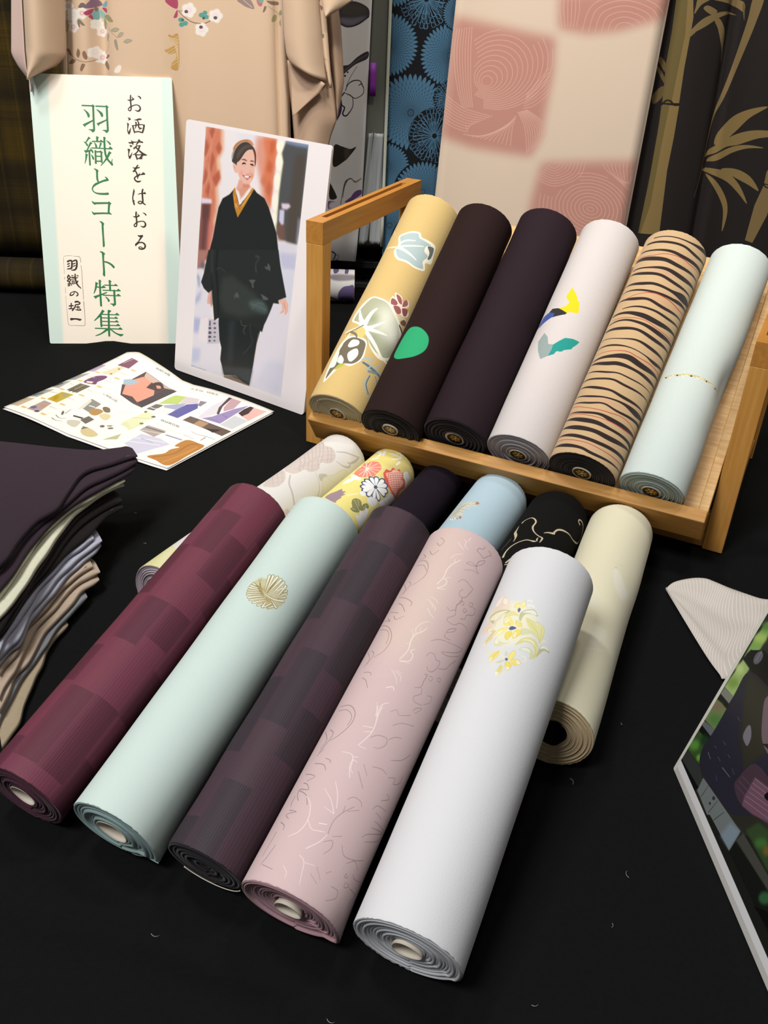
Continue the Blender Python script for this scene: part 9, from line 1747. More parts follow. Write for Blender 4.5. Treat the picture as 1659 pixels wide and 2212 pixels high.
l #37291f 0.00 55.5,118.2,1.95 58.4,118.9,1.30
s #37291f 0.00 58.0,112.7,2.21 56.2,110.1,2.34 53.5,108.5,1.69
l #37291f 0.00 48.0,113.3,1.43 47.9,107.8,1.56 51.5,108.1,1.56 51.6,113.3,1.43 48.0,113.3,1.43
l #37291f 0.00 48.1,110.6,1.17 51.4,110.7,1.17
s #37291f 0.00 50.7,93.1,1.44 48.8,89.2,1.83 44.8,87.2,2.22 42.5,87.5,1.96 43.8,91.1,1.70 47.2,93.1,1.44 51.1,94.1,1.70 55.5,91.8,2.09 56.6,88.6,2.22 54.2,86.3,2.22
l #37291f 0.00 43.4,72.7,2.23 42.7,63.5,1.97
l #37291f 0.00 39.8,68.2,2.36 46.7,68.8,2.10
l #37291f 0.00 38.8,63.2,1.97 46.3,63.5,1.97
l #37291f 0.00 44.8,60.2,2.63 49.8,66.2,2.23 50.7,70.1,2.10 58.0,71.5,2.23 58.9,74.1,2.23
s #37291f 0.00 51.1,75.4,3.28 55.1,76.1,3.02 59.5,73.5,1.84
l #37291f 0.00 52.4,66.2,2.23 57.6,66.2,2.23
l #37291f 0.00 55.0,68.2,1.44 54.5,60.9,1.58
l #37291f 0.00 50.8,61.6,1.71 55.3,60.6,1.97 59.9,60.9,1.97
l #37291f 0.00 57.5,63.6,1.58 59.6,61.6,1.58
s #37291f 0.00 41.7,44.3,4.61 45.6,44.7,3.03 51.5,44.7,2.90 56.4,43.4,3.70 59.4,44.0,1.32
s #37291f 0.00 36.3,156.5,0.39 45.4,157.3,0.39 51.8,157.0,0.26
s #37291f 0.00 53.7,156.7,0.32 62.7,156.1,0.64 65.1,152.9,0.65 65.9,145.8,0.58
s #37291f 0.00 65.5,140.7,0.52 66.3,129.0,0.58 66.1,103.0,0.59 66.1,80.1,0.59
s #37291f 0.00 66.1,76.8,0.79 66.2,57.0,0.59 66.0,40.4,0.53 64.5,33.1,0.60 58.5,32.4,0.60 46.1,32.9,0.46 37.6,33.3,0.46 35.6,37.7,0.40 35.2,53.6,0.46 34.7,70.1,0.26 34.6,86.5,0.33
s #37291f 0.00 34.7,91.0,0.39 35.1,101.5,0.39
s #37291f 0.00 35.2,115.8,0.52 35.2,119.7,0.52
s #37291f 0.00 35.3,125.5,0.39 35.3,138.5,0.26 35.8,154.5,0.39
'''

# ------------------------------------------------------------------ setting
M_black = material('black_tablecloth', lin('#151616'), rough=.95, sheen=.0, spec=.04, bump='crepe', strength=.25, mottling=.15)
M_dark = material('black_backdrop', lin('#161514'), rough=.95, spec=.05)
M_floor = material('hall_floor', lin('#77736c'), rough=.6)
def plane_obj(name, pts, mat):
    return mesh(name, pts, [(0, 1, 2, 3)], mat, smooth=False)
structure(plane_obj('floor', [(-4, -2, -.72), (4, -2, -.72), (4, 4, -.72), (-4, 4, -.72)], M_floor))
structure(plane_obj('wall_back', [(-4, 2.45, -.72), (4, 2.45, -.72), (4, 2.45, 2.9), (-4, 2.45, 2.9)], M_dark))

# table under the cloth
tb = tag(empty('display_table', (0, 1.2, -.72)), 'long display table hidden under the black cloth', 'table')
box('tabletop', (-1.34, -1.09, .684), (1.34, 1.0, .708), M_dark, tb)
for sx in (-1.28, 1.28):
    for sy in (-1.03, .94):
        box('leg', (sx - .02, sy - .02, 0), (sx + .02, sy + .02, .684), M_dark, tb)
def tablecloth():
    nx, ny = 170, 260; v = []
    for j in range(ny):
        for i in range(nx):
            x = -1.38 + 2.76 * i / (nx - 1); y = .08 + 2.16 * j / (ny - 1)
            z = -.0012 + .0009 * math.sin(9 * x + 5 * y + 2 * math.sin(4 * y)) * math.sin(13 * y - 4 * x)
            # soft creases in the empty front corner and a low ruck in front of the sign
            z -= .0055 * math.exp(-((y - .40 + .22 * x) / .016) ** 2) + .006 * math.exp(-((y - .33 + .05 * x) / .020) ** 2) + .005 * math.exp(-((y - .47 + .5 * (x + .2)) / .014) ** 2) * (x < -.02)
            z += .013 * math.exp(-((x + .525) / .06) ** 2 - ((y - 1.621 - .12 * (x + .52)) / .009) ** 2)
            v.append((x, y, min(z, 0.0) if not (-.7 < x < -.38 and 1.58 < y < 1.66) else z))
    o = mesh('tablecloth', v, grid_faces(nx, ny), M_black)
    # hanging skirt down to the floor, in soft pleats
    sv = []; sf = []
    loop = []
    for k in range(120): loop.append((-1.38 + 2.76 * k / 119, .08, 0, -1))
    for k in range(1, 90): loop.append((1.38, .08 + 2.16 * k / 89, 1, 0))
    for k in range(1, 120): loop.append((1.38 - 2.76 * k / 119, 2.24, 0, 1))
    for k in range(1, 89): loop.append((-1.38, 2.24 - 2.16 * k / 89, -1, 0))
    n = len(loop)
    for r in range(6):
        for k, (x, y, ax, ay) in enumerate(loop):
            a = .018 * (r / 5) * math.sin(k * .9)
            sv.append((x + ax * (a + .012 * (r > 0)), y + ay * (a + .012 * (r > 0)), -.004 - .70 * r / 5))
    sf = grid_faces(n, 6, True)
    sk = mesh('skirt', sv, sf, M_black, o)
    return o
tag(tablecloth(), 'black cloth spread over the whole display table', 'tablecloth')

# ------------------------------------------------------------------ wooden rack
RX, RY, RYAW, RW, RD, RH, RP, _z, ROLL_Y, ROLL_Z, ROLL_PT = [-0.12589,1.28308,-0.42566,0.62499,0.32723,0.33648,0.02602,0.21728,-0.08035,0.06504,0.56662]
M_oak_v = wood_mat('beech_upright', lin('#c88c40'), lin('#d8a052'), 2)
M_oak_x = wood_mat('beech_rail', lin('#b07c3a'), lin('#c9964e'), 0)
M_oak_y = wood_mat('beech_side_rail', lin('#b47a34'), lin('#c88c40'), 1)
M_panel = wood_mat('oak_panel', lin('#c79a60'), lin('#e2bc84'), 0, scale=90, rough=.5)
rack = tag(empty('display_rack', (RX, RY, 0)), 'sloping beech rack with open side frames holding six fabric rolls', 'rack')
rack.rotation_euler = (0, 0, RYAW)
T = RP
def side_frame(x0, x1, RH):
    fr = empty('side_frame'); fr.parent = rack
    box('post', (x0, 0, 0), (x1, T * .95, RH - .030), M_oak_v, fr)
    box('post', (x0, RD - T * .95, 0), (x1, RD, RH - .030), M_oak_v, fr)
    # top rail with a sunk groove: two cheeks, two end blocks, a bottom strip
    g0, g1 = x0 + (x1 - x0) * .30, x0 + (x1 - x0) * .62
    lo, hi = RH - .030, RH
    parts = [((x0, 0, lo), (g0, RD, hi)), ((g1, 0, lo), (x1, RD, hi)), ((g0, 0, lo), (g1, T * 1.1, hi)), ((g0, RD - T * 1.4, lo), (g1, RD, hi)), ((g0, T * 1.1, lo), (g1, RD - T * 1.4, hi - .009))]
    V = []; F = []
    for a, b in parts:
        v, f = box_geo(a, b); F += [tuple(i + len(V) for i in q) for q in f]; V += v
    mesh('top_rail', V, F, M_oak_y, fr, smooth=False)
    box('bottom_rail', (x0 + .003, T * .95, .004), (x1 - .003, RD - T * .95, .034), M_oak_y, fr)
side_frame(0, RP, RH); side_frame(RW - RP, RW, .288)
box('front_board', (RP, .002, .002), (RW - RP, .016, .052), M_oak_x, rack)
ce, se = math.cos(ROLL_PT), math.sin(ROLL_PT)
tx, te, tn = Vector((1, 0, 0)), Vector((0, ce, se)), Vector((0, -se, ce))
tor = Vector((0, ROLL_Y, ROLL_Z + .043)) - tn * .0432
PX0, PX1 = .056, RW - RP - .001
box('sloping_panel', (PX0, -.018, -.012), (PX1, .42, -.0005), M_panel, rack, basis=(tx, te, tn), origin=tor)
box('lip_rail', (PX0 - .001, -.0195, -.012), (PX1 + .001, -.0025, .0345), M_oak_x, rack, basis=(tx, te, tn), origin=tor)
box('panel_cleat', (PX1 - .012, -.002, 0), (PX1, .41, .006), M_panel, rack, basis=(tx, te, tn), origin=tor)

# ------------------------------------------------------------------ fabric rolls
ROLLS = {"R1":[[-0.07138,1.16493,0.10741],22.812,32.465,0.04237],"R2":[[0.00279,1.12332,0.10779],23.249,32.465,0.04275],"R3":[[0.08865,1.104,0.10943],24.274,32.465,0.04439],"R4":[[0.16845,1.06914,0.10794],25.214,32.465,0.0429],"R5":[[0.24423,1.0277,0.10854],26.671,32.465,0.0435],"R6":[[0.32425,0.99441,0.10572],27.043,32.465,0.04068],"B1":[[-0.24165,0.82695,0.03712],28.657,0.671,0.03712],"B2":[[-0.1594,0.80137,0.03488],26.578,0.096,0.03488],"B3":[[-0.06752,0.77712,0.03044],22.57,-0.036,0.03044],"B4":[[0.00337,0.72527,0.03852],23.248,0.011,0.03852],"B5":[[0.07136,0.68468,0.04016],23.961,-0.11,0.04016],"B6":[[0.16697,0.64235,0.04009],20.228,0.688,0.04009],"F1":[[-0.28981,0.53809,0.03827],24.312,13.483,0.03827],"F2":[[-0.20619,0.50638,0.03827],23.555,14.682,0.03827],"F3":[[-0.12655,0.48034,0.03407],23.826,18.233,0.03407],"F4":[[-0.05671,0.44201,0.03992],22.728,16.187,0.03992],"F5":[[0.03273,0.41191,0.04275],21.432,15.139,0.04275]}
RL = .375
M_core = material('paper_core', lin('#e6dccb'), rough=.8)
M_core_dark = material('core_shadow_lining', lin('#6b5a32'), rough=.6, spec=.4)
M_hole = material('black_lining', lin('#171310'), rough=.8)
def emblem_image():
    c = Canvas(-12, -12, 24, 24, 12, '#1c140c')
    ang = np.linspace(0, 2 * math.pi, 40)
    c.stroke([(10.2 * math.cos(a), 10.2 * math.sin(a), .9) for a in ang], rgb('#c9a04a'))
    r = random.Random(3)
    for k in range(7):
        a = k * .9 + .3; x, y = 5.2 * math.cos(a), 5.2 * math.sin(a)
        c.poly(catmull([(x + 2.6 * math.cos(a + q) * (1 if i % 2 else .55), y + 2.3 * math.sin(a + q) * (1 if i % 2 else .55)) for i, q in enumerate(np.linspace(0, 5.6, 8))], 4, True), rgb('#d0a44c'))
        c.stroke([(x * .5, y * .5, .8), (x * .9 + 1, y * .9, .6), (x * 1.3, y * 1.2 + 1, .5)], rgb('#d8b25c'))
    c.poly(catmull([(-2.2, -1), (0, 2.2), (2.4, .6), (.4, -2.2)], 5, True), rgb('#e0ba66'))
    for k in range(9):
        a = k * .7; c.stroke([(3 * math.cos(a), 3 * math.sin(a), .5), (6.5 * math.cos(a + .3), 6.5 * math.sin(a + .3), .5)], rgb('#2a1c10'))
    return c.image('gold_emblem')
M_emblem = material('gold_emblem_label', image=emblem_image(), rough=.45, spec=.5)

def roll_frame(key):
    (x, y, z), az, pt, R = ROLLS[key]
    az, pt = math.radians(az), math.radians(pt)
    a = Vector((math.cos(pt) * math.sin(az), math.cos(pt) * math.cos(az), math.sin(pt)))
    e2 = a.cross(Vector((0, 0, 1))).normalized(); e1 = e2.cross(a)
    m = Matrix.Identity(4)
    for i in range(3): m[i][0], m[i][1], m[i][2] = e2[i], a[i], e1[i]
    m[0][3], m[1][3], m[2][3] = x, y, z
    return m, R
def radius_fn(R, seed, tail=None, dents=(), flat=0.0, wob=.006):
    r = random.Random(seed)
    ph = [(r.uniform(0, 6.28), r.uniform(0, 6.28), r.choice((1, 2, 3)), r.uniform(3, 14), r.uniform(.3, 1)) for _ in range(5)]
    def f(s, th):
        k = 1.0
        for p1, p2, n, w, am in ph: k += wob * .35 * am * math.sin(n * th + p1) * math.sin(w * s / .375 * 2 + p2)
        if flat: k *= 1 - flat * max(0, -math.cos(th)) ** 2 * math.exp(-s / .12)
        for ds, dt, am, ws, wt in dents:
            dth = (th - dt + math.pi) % (2 * math.pi) - math.pi
            k += am * math.exp(-((s - ds) / ws) ** 2 - (dth / wt) ** 2)
        if tail:
            tt, amp, wd, dec = tail
            d = (tt - th + math.pi) % (2 * math.pi) - math.pi
            if 0 <= d < wd: k += amp * (1 - d / wd) ** 2 * (.25 + .75 * math.exp(-s / dec))
            elif -.07 < d < 0: k += amp * (1 + d / .07) * (.25 + .75 * math.exp(-s / dec))
        return R * k
    return f
def make_roll(key, label, cloth, edge, layers=11, core=None, core_r=.011, tail=None, dents=(), flat=0.0, wob=.010, seed=1, group=None, edge_jit=1.0, spiral_in=.0):
    m, R = roll_frame(key)
    root = empty('fabric_roll'); root.matrix_world = m
    tag(root, label, 'fabric roll', group)
    rf = radius_fn(R, seed, tail, dents, flat, wob)
    nt, ns = 112, 64
    ss = [0, .0008, .003] + list(np.linspace(.008, RL - .008, ns - 6)) + [RL - .003, RL - .0008, RL]
    V = []; U = []
    rr = random.Random(seed * 13 + 5)
    fr = [(rr.uniform(-1, 1)) for _ in range(nt + 1)]
    for i, s in enumerate(ss):
        for j in range(nt + 1):
            th = -math.pi + 2 * math.pi * j / nt
            r = rf(s, th); y = s
            if s < .002: y += .00035 * fr[j % nt] ; r -= .0003 * (s < .0004)
            if s > RL - .002: y += .00035 * fr[(j * 7) % nt]; r -= .0003 * (s > RL - .0004)
            V.append((r * math.sin(th), y, r * math.cos(th))); U.append((s / RL, j / nt))
    F = [(a, b, c, d) for (a, d, c, b) in grid_faces(nt + 1, len(ss))]
    o = mesh('cloth', V, F, cloth, root, uvs=U)
    # wound edge: a spiral of cloth layers standing slightly uneven, seen end on
    def cap(y0, sgn, detail):
        per = 6 if detail else 2
        nr = layers * per + 1; na = 96 if detail else 48
        pr = random.Random(seed * 7 + (3 if sgn > 0 else 0))
        prot = [pr.uniform(-1, 1) * .0012 * edge_jit for _ in range(layers + 2)]
        CV = []
        c0 = core_r if core else .0015
        for i in range(nr):
            t = i / (nr - 1)
            for j in range(na):
                th = -math.pi + 2 * math.pi * j / na
                ro = rf(0 if sgn < 0 else RL, th) - .0006
                r = c0 + (ro - c0) * t
                ph = t * layers - (th + math.pi) / (2 * math.pi)
                l = int(math.floor(ph)) + 1; fz = ph - math.floor(ph)
                h = prot[max(0, min(l, layers + 1))] - .0022 * edge_jit * (abs(2 * fz - 1) ** 4)
                if i == nr - 1: h = -.0008
                if i == 0: h = -.003
                h -= spiral_in * (1 - t)
                CV.append((r * math.sin(th), y0 + sgn * (h + .0006), r * math.cos(th)))
        CF = grid_faces(na, nr, True)
        if sgn > 0: CF = [tuple(reversed(f)) for f in CF]
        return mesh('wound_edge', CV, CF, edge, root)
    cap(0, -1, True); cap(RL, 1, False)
    # core
    if core in ('tube', 'tube_gold'):
        n = 40; TV = []; prof = [(core_r - .0002, .0015), (core_r, -.0012), (core_r - .0009, -.0014), (core_r - .0011, .002), (core_r - .0011, .075)]
        for r, y in prof:
            for j in range(n):
                a = 2 * math.pi * j / n; w = 1 + .05 * math.sin(3 * a + seed)
                TV.append((r * w * math.sin(a), y, r * w * math.cos(a)))
        mesh('core_tube', TV, grid_faces(n, len(prof), True), M_core, root)
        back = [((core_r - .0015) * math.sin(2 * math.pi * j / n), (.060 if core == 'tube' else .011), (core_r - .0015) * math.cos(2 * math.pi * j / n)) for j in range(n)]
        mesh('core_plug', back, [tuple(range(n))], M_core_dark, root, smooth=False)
    elif core in ('label', 'label_torn'):
        n = 40; LV = []; LU = []
        for rr_, y in ((0, -.0012), (core_r * .5, -.0012), (core_r * .93, -.0012), (core_r, -.0002)):
            for j in range(n):
                a = 2 * math.pi * j / n
                LV.append((rr_ * math.sin(a), y, rr_ * math.cos(a))); LU.append((.5 + .46 * rr_ / core_r * math.sin(a), .5 + .46 * rr_ / core_r * math.cos(a)))
        mesh('core_label', LV, grid_faces(n, 4, True), M_emblem, root, uvs=LU)
        rg = [((core_r + d) * math.sin(2 * math.pi * j / n), y, (core_r + d) * math.cos(2 * math.pi * j / n)) for d, y in ((-.0002, -.0016), (.0005 if core == 'label' else .0022, -.0018), (.0007 if core == 'label' else .0024, .002)) for j in range(n)]
        mesh('core_tube', rg, grid_faces(n, 3, True), M_core, root)
    elif core == 'hole':
        n = 40; HV = []; prof = [(core_r, -.001), (core_r - .0012, -.0012), (core_r - .0014, .03), (.0005, .03)]
        for r, y in prof:
            for j in range(n):
                a = 2 * math.pi * j / n; w = 1 + .07 * math.sin(2 * a + 1) + .05 * math.sin(5 * a)
                HV.append((r * w * math.sin(a), y, r * w * math.cos(a)))
        mesh('core_lining', HV, grid_faces(n, 4, True), M_hole, root)
    return root
def roll_canvas(key, base, ppm=3.0):
    R = ROLLS[key][3] * 1000
    return Canvas(0, -math.pi * R, RL * 1000, 2 * math.pi * R, ppm, base)
def printed(key, base, ppm=3.0, rough=.85, sheen=.1, bump='crepe', strength=.2, scale=1.0, spec=.2):
    c = roll_canvas(key, base, ppm)
    if key in ART: c.draw(ART[key])
    return material('cloth_' + key, image=c.image('pattern_' + key), rough=rough, sheen=sheen, bump=bump, strength=strength, scale=scale, spec=spec)
def plain(name, c, **k):
    k.setdefault('rough', .85); k.setdefault('sheen', .1); k.setdefault('bump', 'crepe'); k.setdefault('mottling', .04); k.setdefault('spec', .2)
    return material(name, lin(c), **k)

def pleated(key, base, cool, warm, seed, depth=.24):
    """shot silk: blocks of fine lengthwise ribs alternating with smooth blocks"""
    c = roll_canvas(key, base, 3.0); H, Wd = c.H, c.W
    r = np.random.RandomState(seed)
    y = (np.arange(H) + .5) / c.p + c.y0; x = (np.arange(Wd) + .5) / c.p
    rows = np.floor((y + 200) / 27.0).astype(int)
    ribs = .5 + .5 * np.sin(2 * np.pi * y / 1.9)
    thin = np.clip(1 - np.abs(((y + 200) % 13.5) - 6.7) / .35, 0, 1)
    M = np.zeros((H, Wd), np.float32); Tn = np.zeros((H, Wd), np.float32)
    for k in range(rows.min(), rows.max() + 1):
        sel = np.where(rows == k)[0]
        edge = np.cumsum(r.uniform(38, 78, 14)) - 60
        st = r.randint(0, 2); v = np.zeros(Wd, np.float32); tv = np.zeros(Wd, np.float32)
        for i in range(len(edge) - 1):
            on = (x >= edge[i]) & (x < edge[i + 1]); v[on] = (i + st) % 2; tv[on] = r.uniform(0, 1)
        fade = np.clip(((y[sel] + 200) % 27.0) / 9.0, 0, 1) * np.clip((27 - ((y[sel] + 200) % 27.0)) / 2.0, 0, 1)
        M[sel] = v[None] * (.35 + .65 * fade[:, None]); Tn[sel] = tv[None] * fade[:, None]
    Tn = blur(Tn, 5)
    a = c.a
    a += (rgb(cool) - a) * (M * .38)[..., None]
    a += (rgb(warm) - a) * (Tn * .25)[..., None]
    a *= (1 - depth * ribs[:, None] * M)[..., None]
    a *= (1 - .10 * thin[:, None])[..., None]
    return material('cloth_' + key, image=c.image('pattern_' + key), rough=.62, sheen=.0, spec=.22, bump='ribs', strength=.12, scale=.6)

gF = 'fabric rolls propped in the front row'
gB = 'fabric rolls lying in the back row'
gR = 'fabric rolls on the wooden rack'
E = lambda n, c, **k: plain(n, c, **k)
# front row
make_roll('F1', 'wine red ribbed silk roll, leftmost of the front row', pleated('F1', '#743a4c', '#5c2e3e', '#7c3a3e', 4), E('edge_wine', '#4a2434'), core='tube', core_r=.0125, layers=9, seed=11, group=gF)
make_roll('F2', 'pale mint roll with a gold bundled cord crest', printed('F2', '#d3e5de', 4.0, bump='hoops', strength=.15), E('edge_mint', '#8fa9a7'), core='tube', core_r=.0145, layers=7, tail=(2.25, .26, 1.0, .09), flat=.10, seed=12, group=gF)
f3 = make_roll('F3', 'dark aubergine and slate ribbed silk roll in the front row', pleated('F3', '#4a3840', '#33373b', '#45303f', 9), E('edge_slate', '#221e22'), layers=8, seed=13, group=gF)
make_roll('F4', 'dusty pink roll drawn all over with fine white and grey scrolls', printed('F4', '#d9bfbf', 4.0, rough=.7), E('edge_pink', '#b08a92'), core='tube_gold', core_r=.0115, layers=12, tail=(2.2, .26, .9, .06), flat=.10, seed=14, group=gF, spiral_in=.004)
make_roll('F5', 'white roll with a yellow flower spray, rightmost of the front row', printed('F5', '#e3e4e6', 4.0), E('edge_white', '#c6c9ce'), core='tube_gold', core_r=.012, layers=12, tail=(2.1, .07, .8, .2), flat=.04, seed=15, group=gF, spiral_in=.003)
# cream paper crescent under the dark roll's end
def crescent():
    R = ROLLS['F3'][3]; V = []
    for i in range(30):
        t = i / 29; th = math.radians(118 + 112 * t); w = .0018 * math.sin(math.pi * min(1, max(0, t)) ) + .0002
        for r, y in ((R * .985, -.0014), (R * .985 - w, -.0022)): V.append((r * math.sin(th), y, r * math.cos(th)))
    o = mesh('paper_edge', V, grid_faces(2, 30), M_core, f3, solid=.0006); o['label'] = 'cream paper edge under the dark roll end'
crescent()
# back row
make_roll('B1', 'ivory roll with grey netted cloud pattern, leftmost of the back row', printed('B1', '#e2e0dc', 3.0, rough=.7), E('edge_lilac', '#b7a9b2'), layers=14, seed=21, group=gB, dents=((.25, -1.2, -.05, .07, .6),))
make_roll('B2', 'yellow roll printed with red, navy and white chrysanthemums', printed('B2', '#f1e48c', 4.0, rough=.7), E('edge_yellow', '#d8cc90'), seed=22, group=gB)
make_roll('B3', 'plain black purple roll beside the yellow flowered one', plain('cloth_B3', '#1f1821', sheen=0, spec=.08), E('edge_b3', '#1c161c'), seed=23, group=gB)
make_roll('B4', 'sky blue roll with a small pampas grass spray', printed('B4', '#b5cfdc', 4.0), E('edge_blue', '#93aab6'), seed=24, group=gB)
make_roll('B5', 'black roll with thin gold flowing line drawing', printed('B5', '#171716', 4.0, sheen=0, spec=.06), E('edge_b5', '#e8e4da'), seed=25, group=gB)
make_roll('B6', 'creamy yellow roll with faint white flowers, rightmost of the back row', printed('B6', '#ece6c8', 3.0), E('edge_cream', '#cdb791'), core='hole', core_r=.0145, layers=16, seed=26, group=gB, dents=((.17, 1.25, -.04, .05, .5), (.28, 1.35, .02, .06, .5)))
# rack
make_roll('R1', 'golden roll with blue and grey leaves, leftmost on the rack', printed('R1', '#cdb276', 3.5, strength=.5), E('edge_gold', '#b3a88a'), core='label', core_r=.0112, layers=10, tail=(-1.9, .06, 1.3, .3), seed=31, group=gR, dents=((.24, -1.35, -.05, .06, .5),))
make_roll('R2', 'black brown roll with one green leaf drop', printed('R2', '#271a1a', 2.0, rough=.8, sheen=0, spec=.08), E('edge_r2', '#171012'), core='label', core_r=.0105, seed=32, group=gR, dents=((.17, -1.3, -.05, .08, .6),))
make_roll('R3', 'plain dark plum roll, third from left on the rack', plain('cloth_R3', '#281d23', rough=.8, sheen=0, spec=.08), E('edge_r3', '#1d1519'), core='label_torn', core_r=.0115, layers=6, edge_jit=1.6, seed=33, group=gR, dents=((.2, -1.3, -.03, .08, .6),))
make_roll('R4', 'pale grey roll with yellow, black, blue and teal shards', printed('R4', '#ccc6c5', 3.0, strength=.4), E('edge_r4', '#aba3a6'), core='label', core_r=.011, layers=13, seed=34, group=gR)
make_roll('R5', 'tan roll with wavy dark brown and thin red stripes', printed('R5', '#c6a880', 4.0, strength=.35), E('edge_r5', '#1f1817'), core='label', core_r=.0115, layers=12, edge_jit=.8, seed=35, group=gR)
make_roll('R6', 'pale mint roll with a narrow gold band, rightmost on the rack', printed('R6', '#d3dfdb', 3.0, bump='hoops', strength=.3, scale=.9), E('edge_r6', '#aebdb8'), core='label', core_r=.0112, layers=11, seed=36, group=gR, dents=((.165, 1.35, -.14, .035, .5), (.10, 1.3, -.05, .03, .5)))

# ------------------------------------------------------------------ sign, portrait print, scenic print
PLANES = {"sign":[[-0.6345,1.62356,0.0],[0.99023,0.13947,0.0],[-0.04078,0.28951,0.9563]],"portrait":[[-0.38413,1.53572,0.0],[0.83601,-0.54872,0.0],[0.08867,0.1351,0.98686]],"leaflet":[[0.0,0.0,0.004],[1.0,0.0,0.0],[0.0,1.0,0.0]],"kimono":[[0.0,1.8,0.0],[1.0,0.0,0.0],[0.0,0.0,1.0]],"floral":[[0.0,1.99,0.0],[0.99836,0.05731,0.0],[0.0,0.0,1.0]],"pink":[[0.0,1.98,0.0],[0.99836,0.05731,0.0],[0.0,0.0,1.0]],"bamboo":[[0.0,2.01,0.0],[0.99836,0.05731,0.0],[0.0,0.0,1.0]],"blue":[[0.0,2.002,0.0],[0.99836,0.05731,0.0],[0.0,0.0,1.0]],"scenic":[[0.28985,0.64338,0.0],[0.08499,-0.99638,0.0],[0.20886,0.01782,0.97778]]}
def plane_basis(k):
    P0, eu, ev = (Vector(v) for v in PLANES[k]); return P0, eu, ev, eu.cross(ev)
def board(name, key, w, h, thick, img, label, cat, rad, edge_col, lift=.0):
    P0, eu, ev, n = plane_basis(key)
    if n.dot(Vector((0, 0, CAM_H)) - P0) < 0: n = -n
    root = empty(name, P0); tag(root, label, cat)
    pts = []
    for cx, cy, a0 in ((w - rad, h - rad, 0), (rad, h - rad, 90), (rad, rad, 180), (w - rad, rad, 270)):
        for k in range(6):
            a = math.radians(a0 + 18 * k); pts.append((cx + rad * math.cos(a), cy + rad * math.sin(a)))
    N = len(pts)
    fr = [eu * x + ev * y for x, y in pts]; bk = [p - n * thick for p in fr]
    mesh('board', fr + bk, [tuple(range(N, 2 * N))[::-1], tuple(range(N))] + [(i, N + i, N + (i + 1) % N, (i + 1) % N) for i in range(N)], material('card_edge_' + name, lin(edge_col), rough=.7), root, smooth=False)
    ins = .0003
    pr = [p + n * ins for p in fr]
    mesh('print', pr, [tuple(range(N))], material('print_' + name, image=img, rough=.5 if key == 'sign' else .28, spec=.35), root, smooth=False, uvs=[(x / w, y / h) for x, y in pts])
    return root
SW, SH = .243, .4615
c = Canvas(0, 0, SW * 1000, SH * 1000, 5.0, '#fdf3e3')
mint = rgb('#d7ebe2')
c.poly([(-9, -9), (24, -9), (32, 480), (-9, 480)], mint, 2.2); c.poly([(215, -9), (260, -9), (260, 480), (223, 480)], mint, 2.2)
c.draw(ART['sign'])
sg = board('notice_board', 'sign', SW, SH, .005, c.image('sign_print'), 'cream and mint sign with green vertical Japanese lettering', 'sign', .003, '#e8e6dc')
def stay(root, key, w, h):
    """card stay behind a leaning board"""
    P0, eu, ev, n = plane_basis(key)
    if n.dot(Vector((0, 0, CAM_H)) - P0) < 0: n = -n
    top = eu * (w / 2) + ev * (h * .55) - n * .007
    foot = Vector((top.x, top.y, 0)) - Vector((n.x, n.y, 0)).normalized() * .075
    foot.z = .001
    V = [top - eu * .02, top + eu * .02, foot + eu * .025, foot - eu * .025]
    mesh('stay', V, [(0, 1, 2, 3)], material('card_stay', lin('#d8d4ca'), rough=.8), root, smooth=False, solid=.002)
stay(sg, 'sign', SW, SH)
PW, PH = .2935, .4125
c = Canvas(0, 0, PW * 1000, PH * 1000, 5.0, '#f7f1f3')
c.draw(ART['portrait'])
wb = rgb('#f7f1f3')
for q in ([(-5, -5), (300, -5), (300, 16.4), (-5, 16.4)], [(-5, -5), (39.5, -5), (43.2, 420), (-5, 420)], [(243.6, -5), (300, -5), (300, 420), (250.6, 420)], [(-5, 406.5), (300, 408.5), (300, 420), (-5, 420)]): c.poly(q, wb)
pb_ = board('portrait_print', 'portrait', PW, PH, .004, c.image('portrait_print'), 'laminated photo print of a smiling woman in black kimono coat', 'poster', .006, '#d9d4d2')
stay(pb_, 'portrait', PW, PH)
c = Canvas(0, 0, 297, 420, 4.0, '#23241f')
c.draw(ART['scenic'])
for q, cc in (([(-5, -5), (300, -5), (300, 15.2), (-5, 15.2)], '#f0eef0'), ([(-5, -5), (300, -5), (300, 6.6), (-5, 6.6)], '#d2cfca'), ([(-5, -5), (3.6, -5), (5.6, 420), (-5, 420)], '#e8e6da')): c.poly(q, rgb(cc))
sp_ = board('scenic_print', 'scenic', .297, .42, .005, c.image('scenic_print'), 'white edged photo print of dark kimono and handbag at lower right', 'poster', .002, '#e6e4da')
stay(sp_, 'scenic', .297, .42)

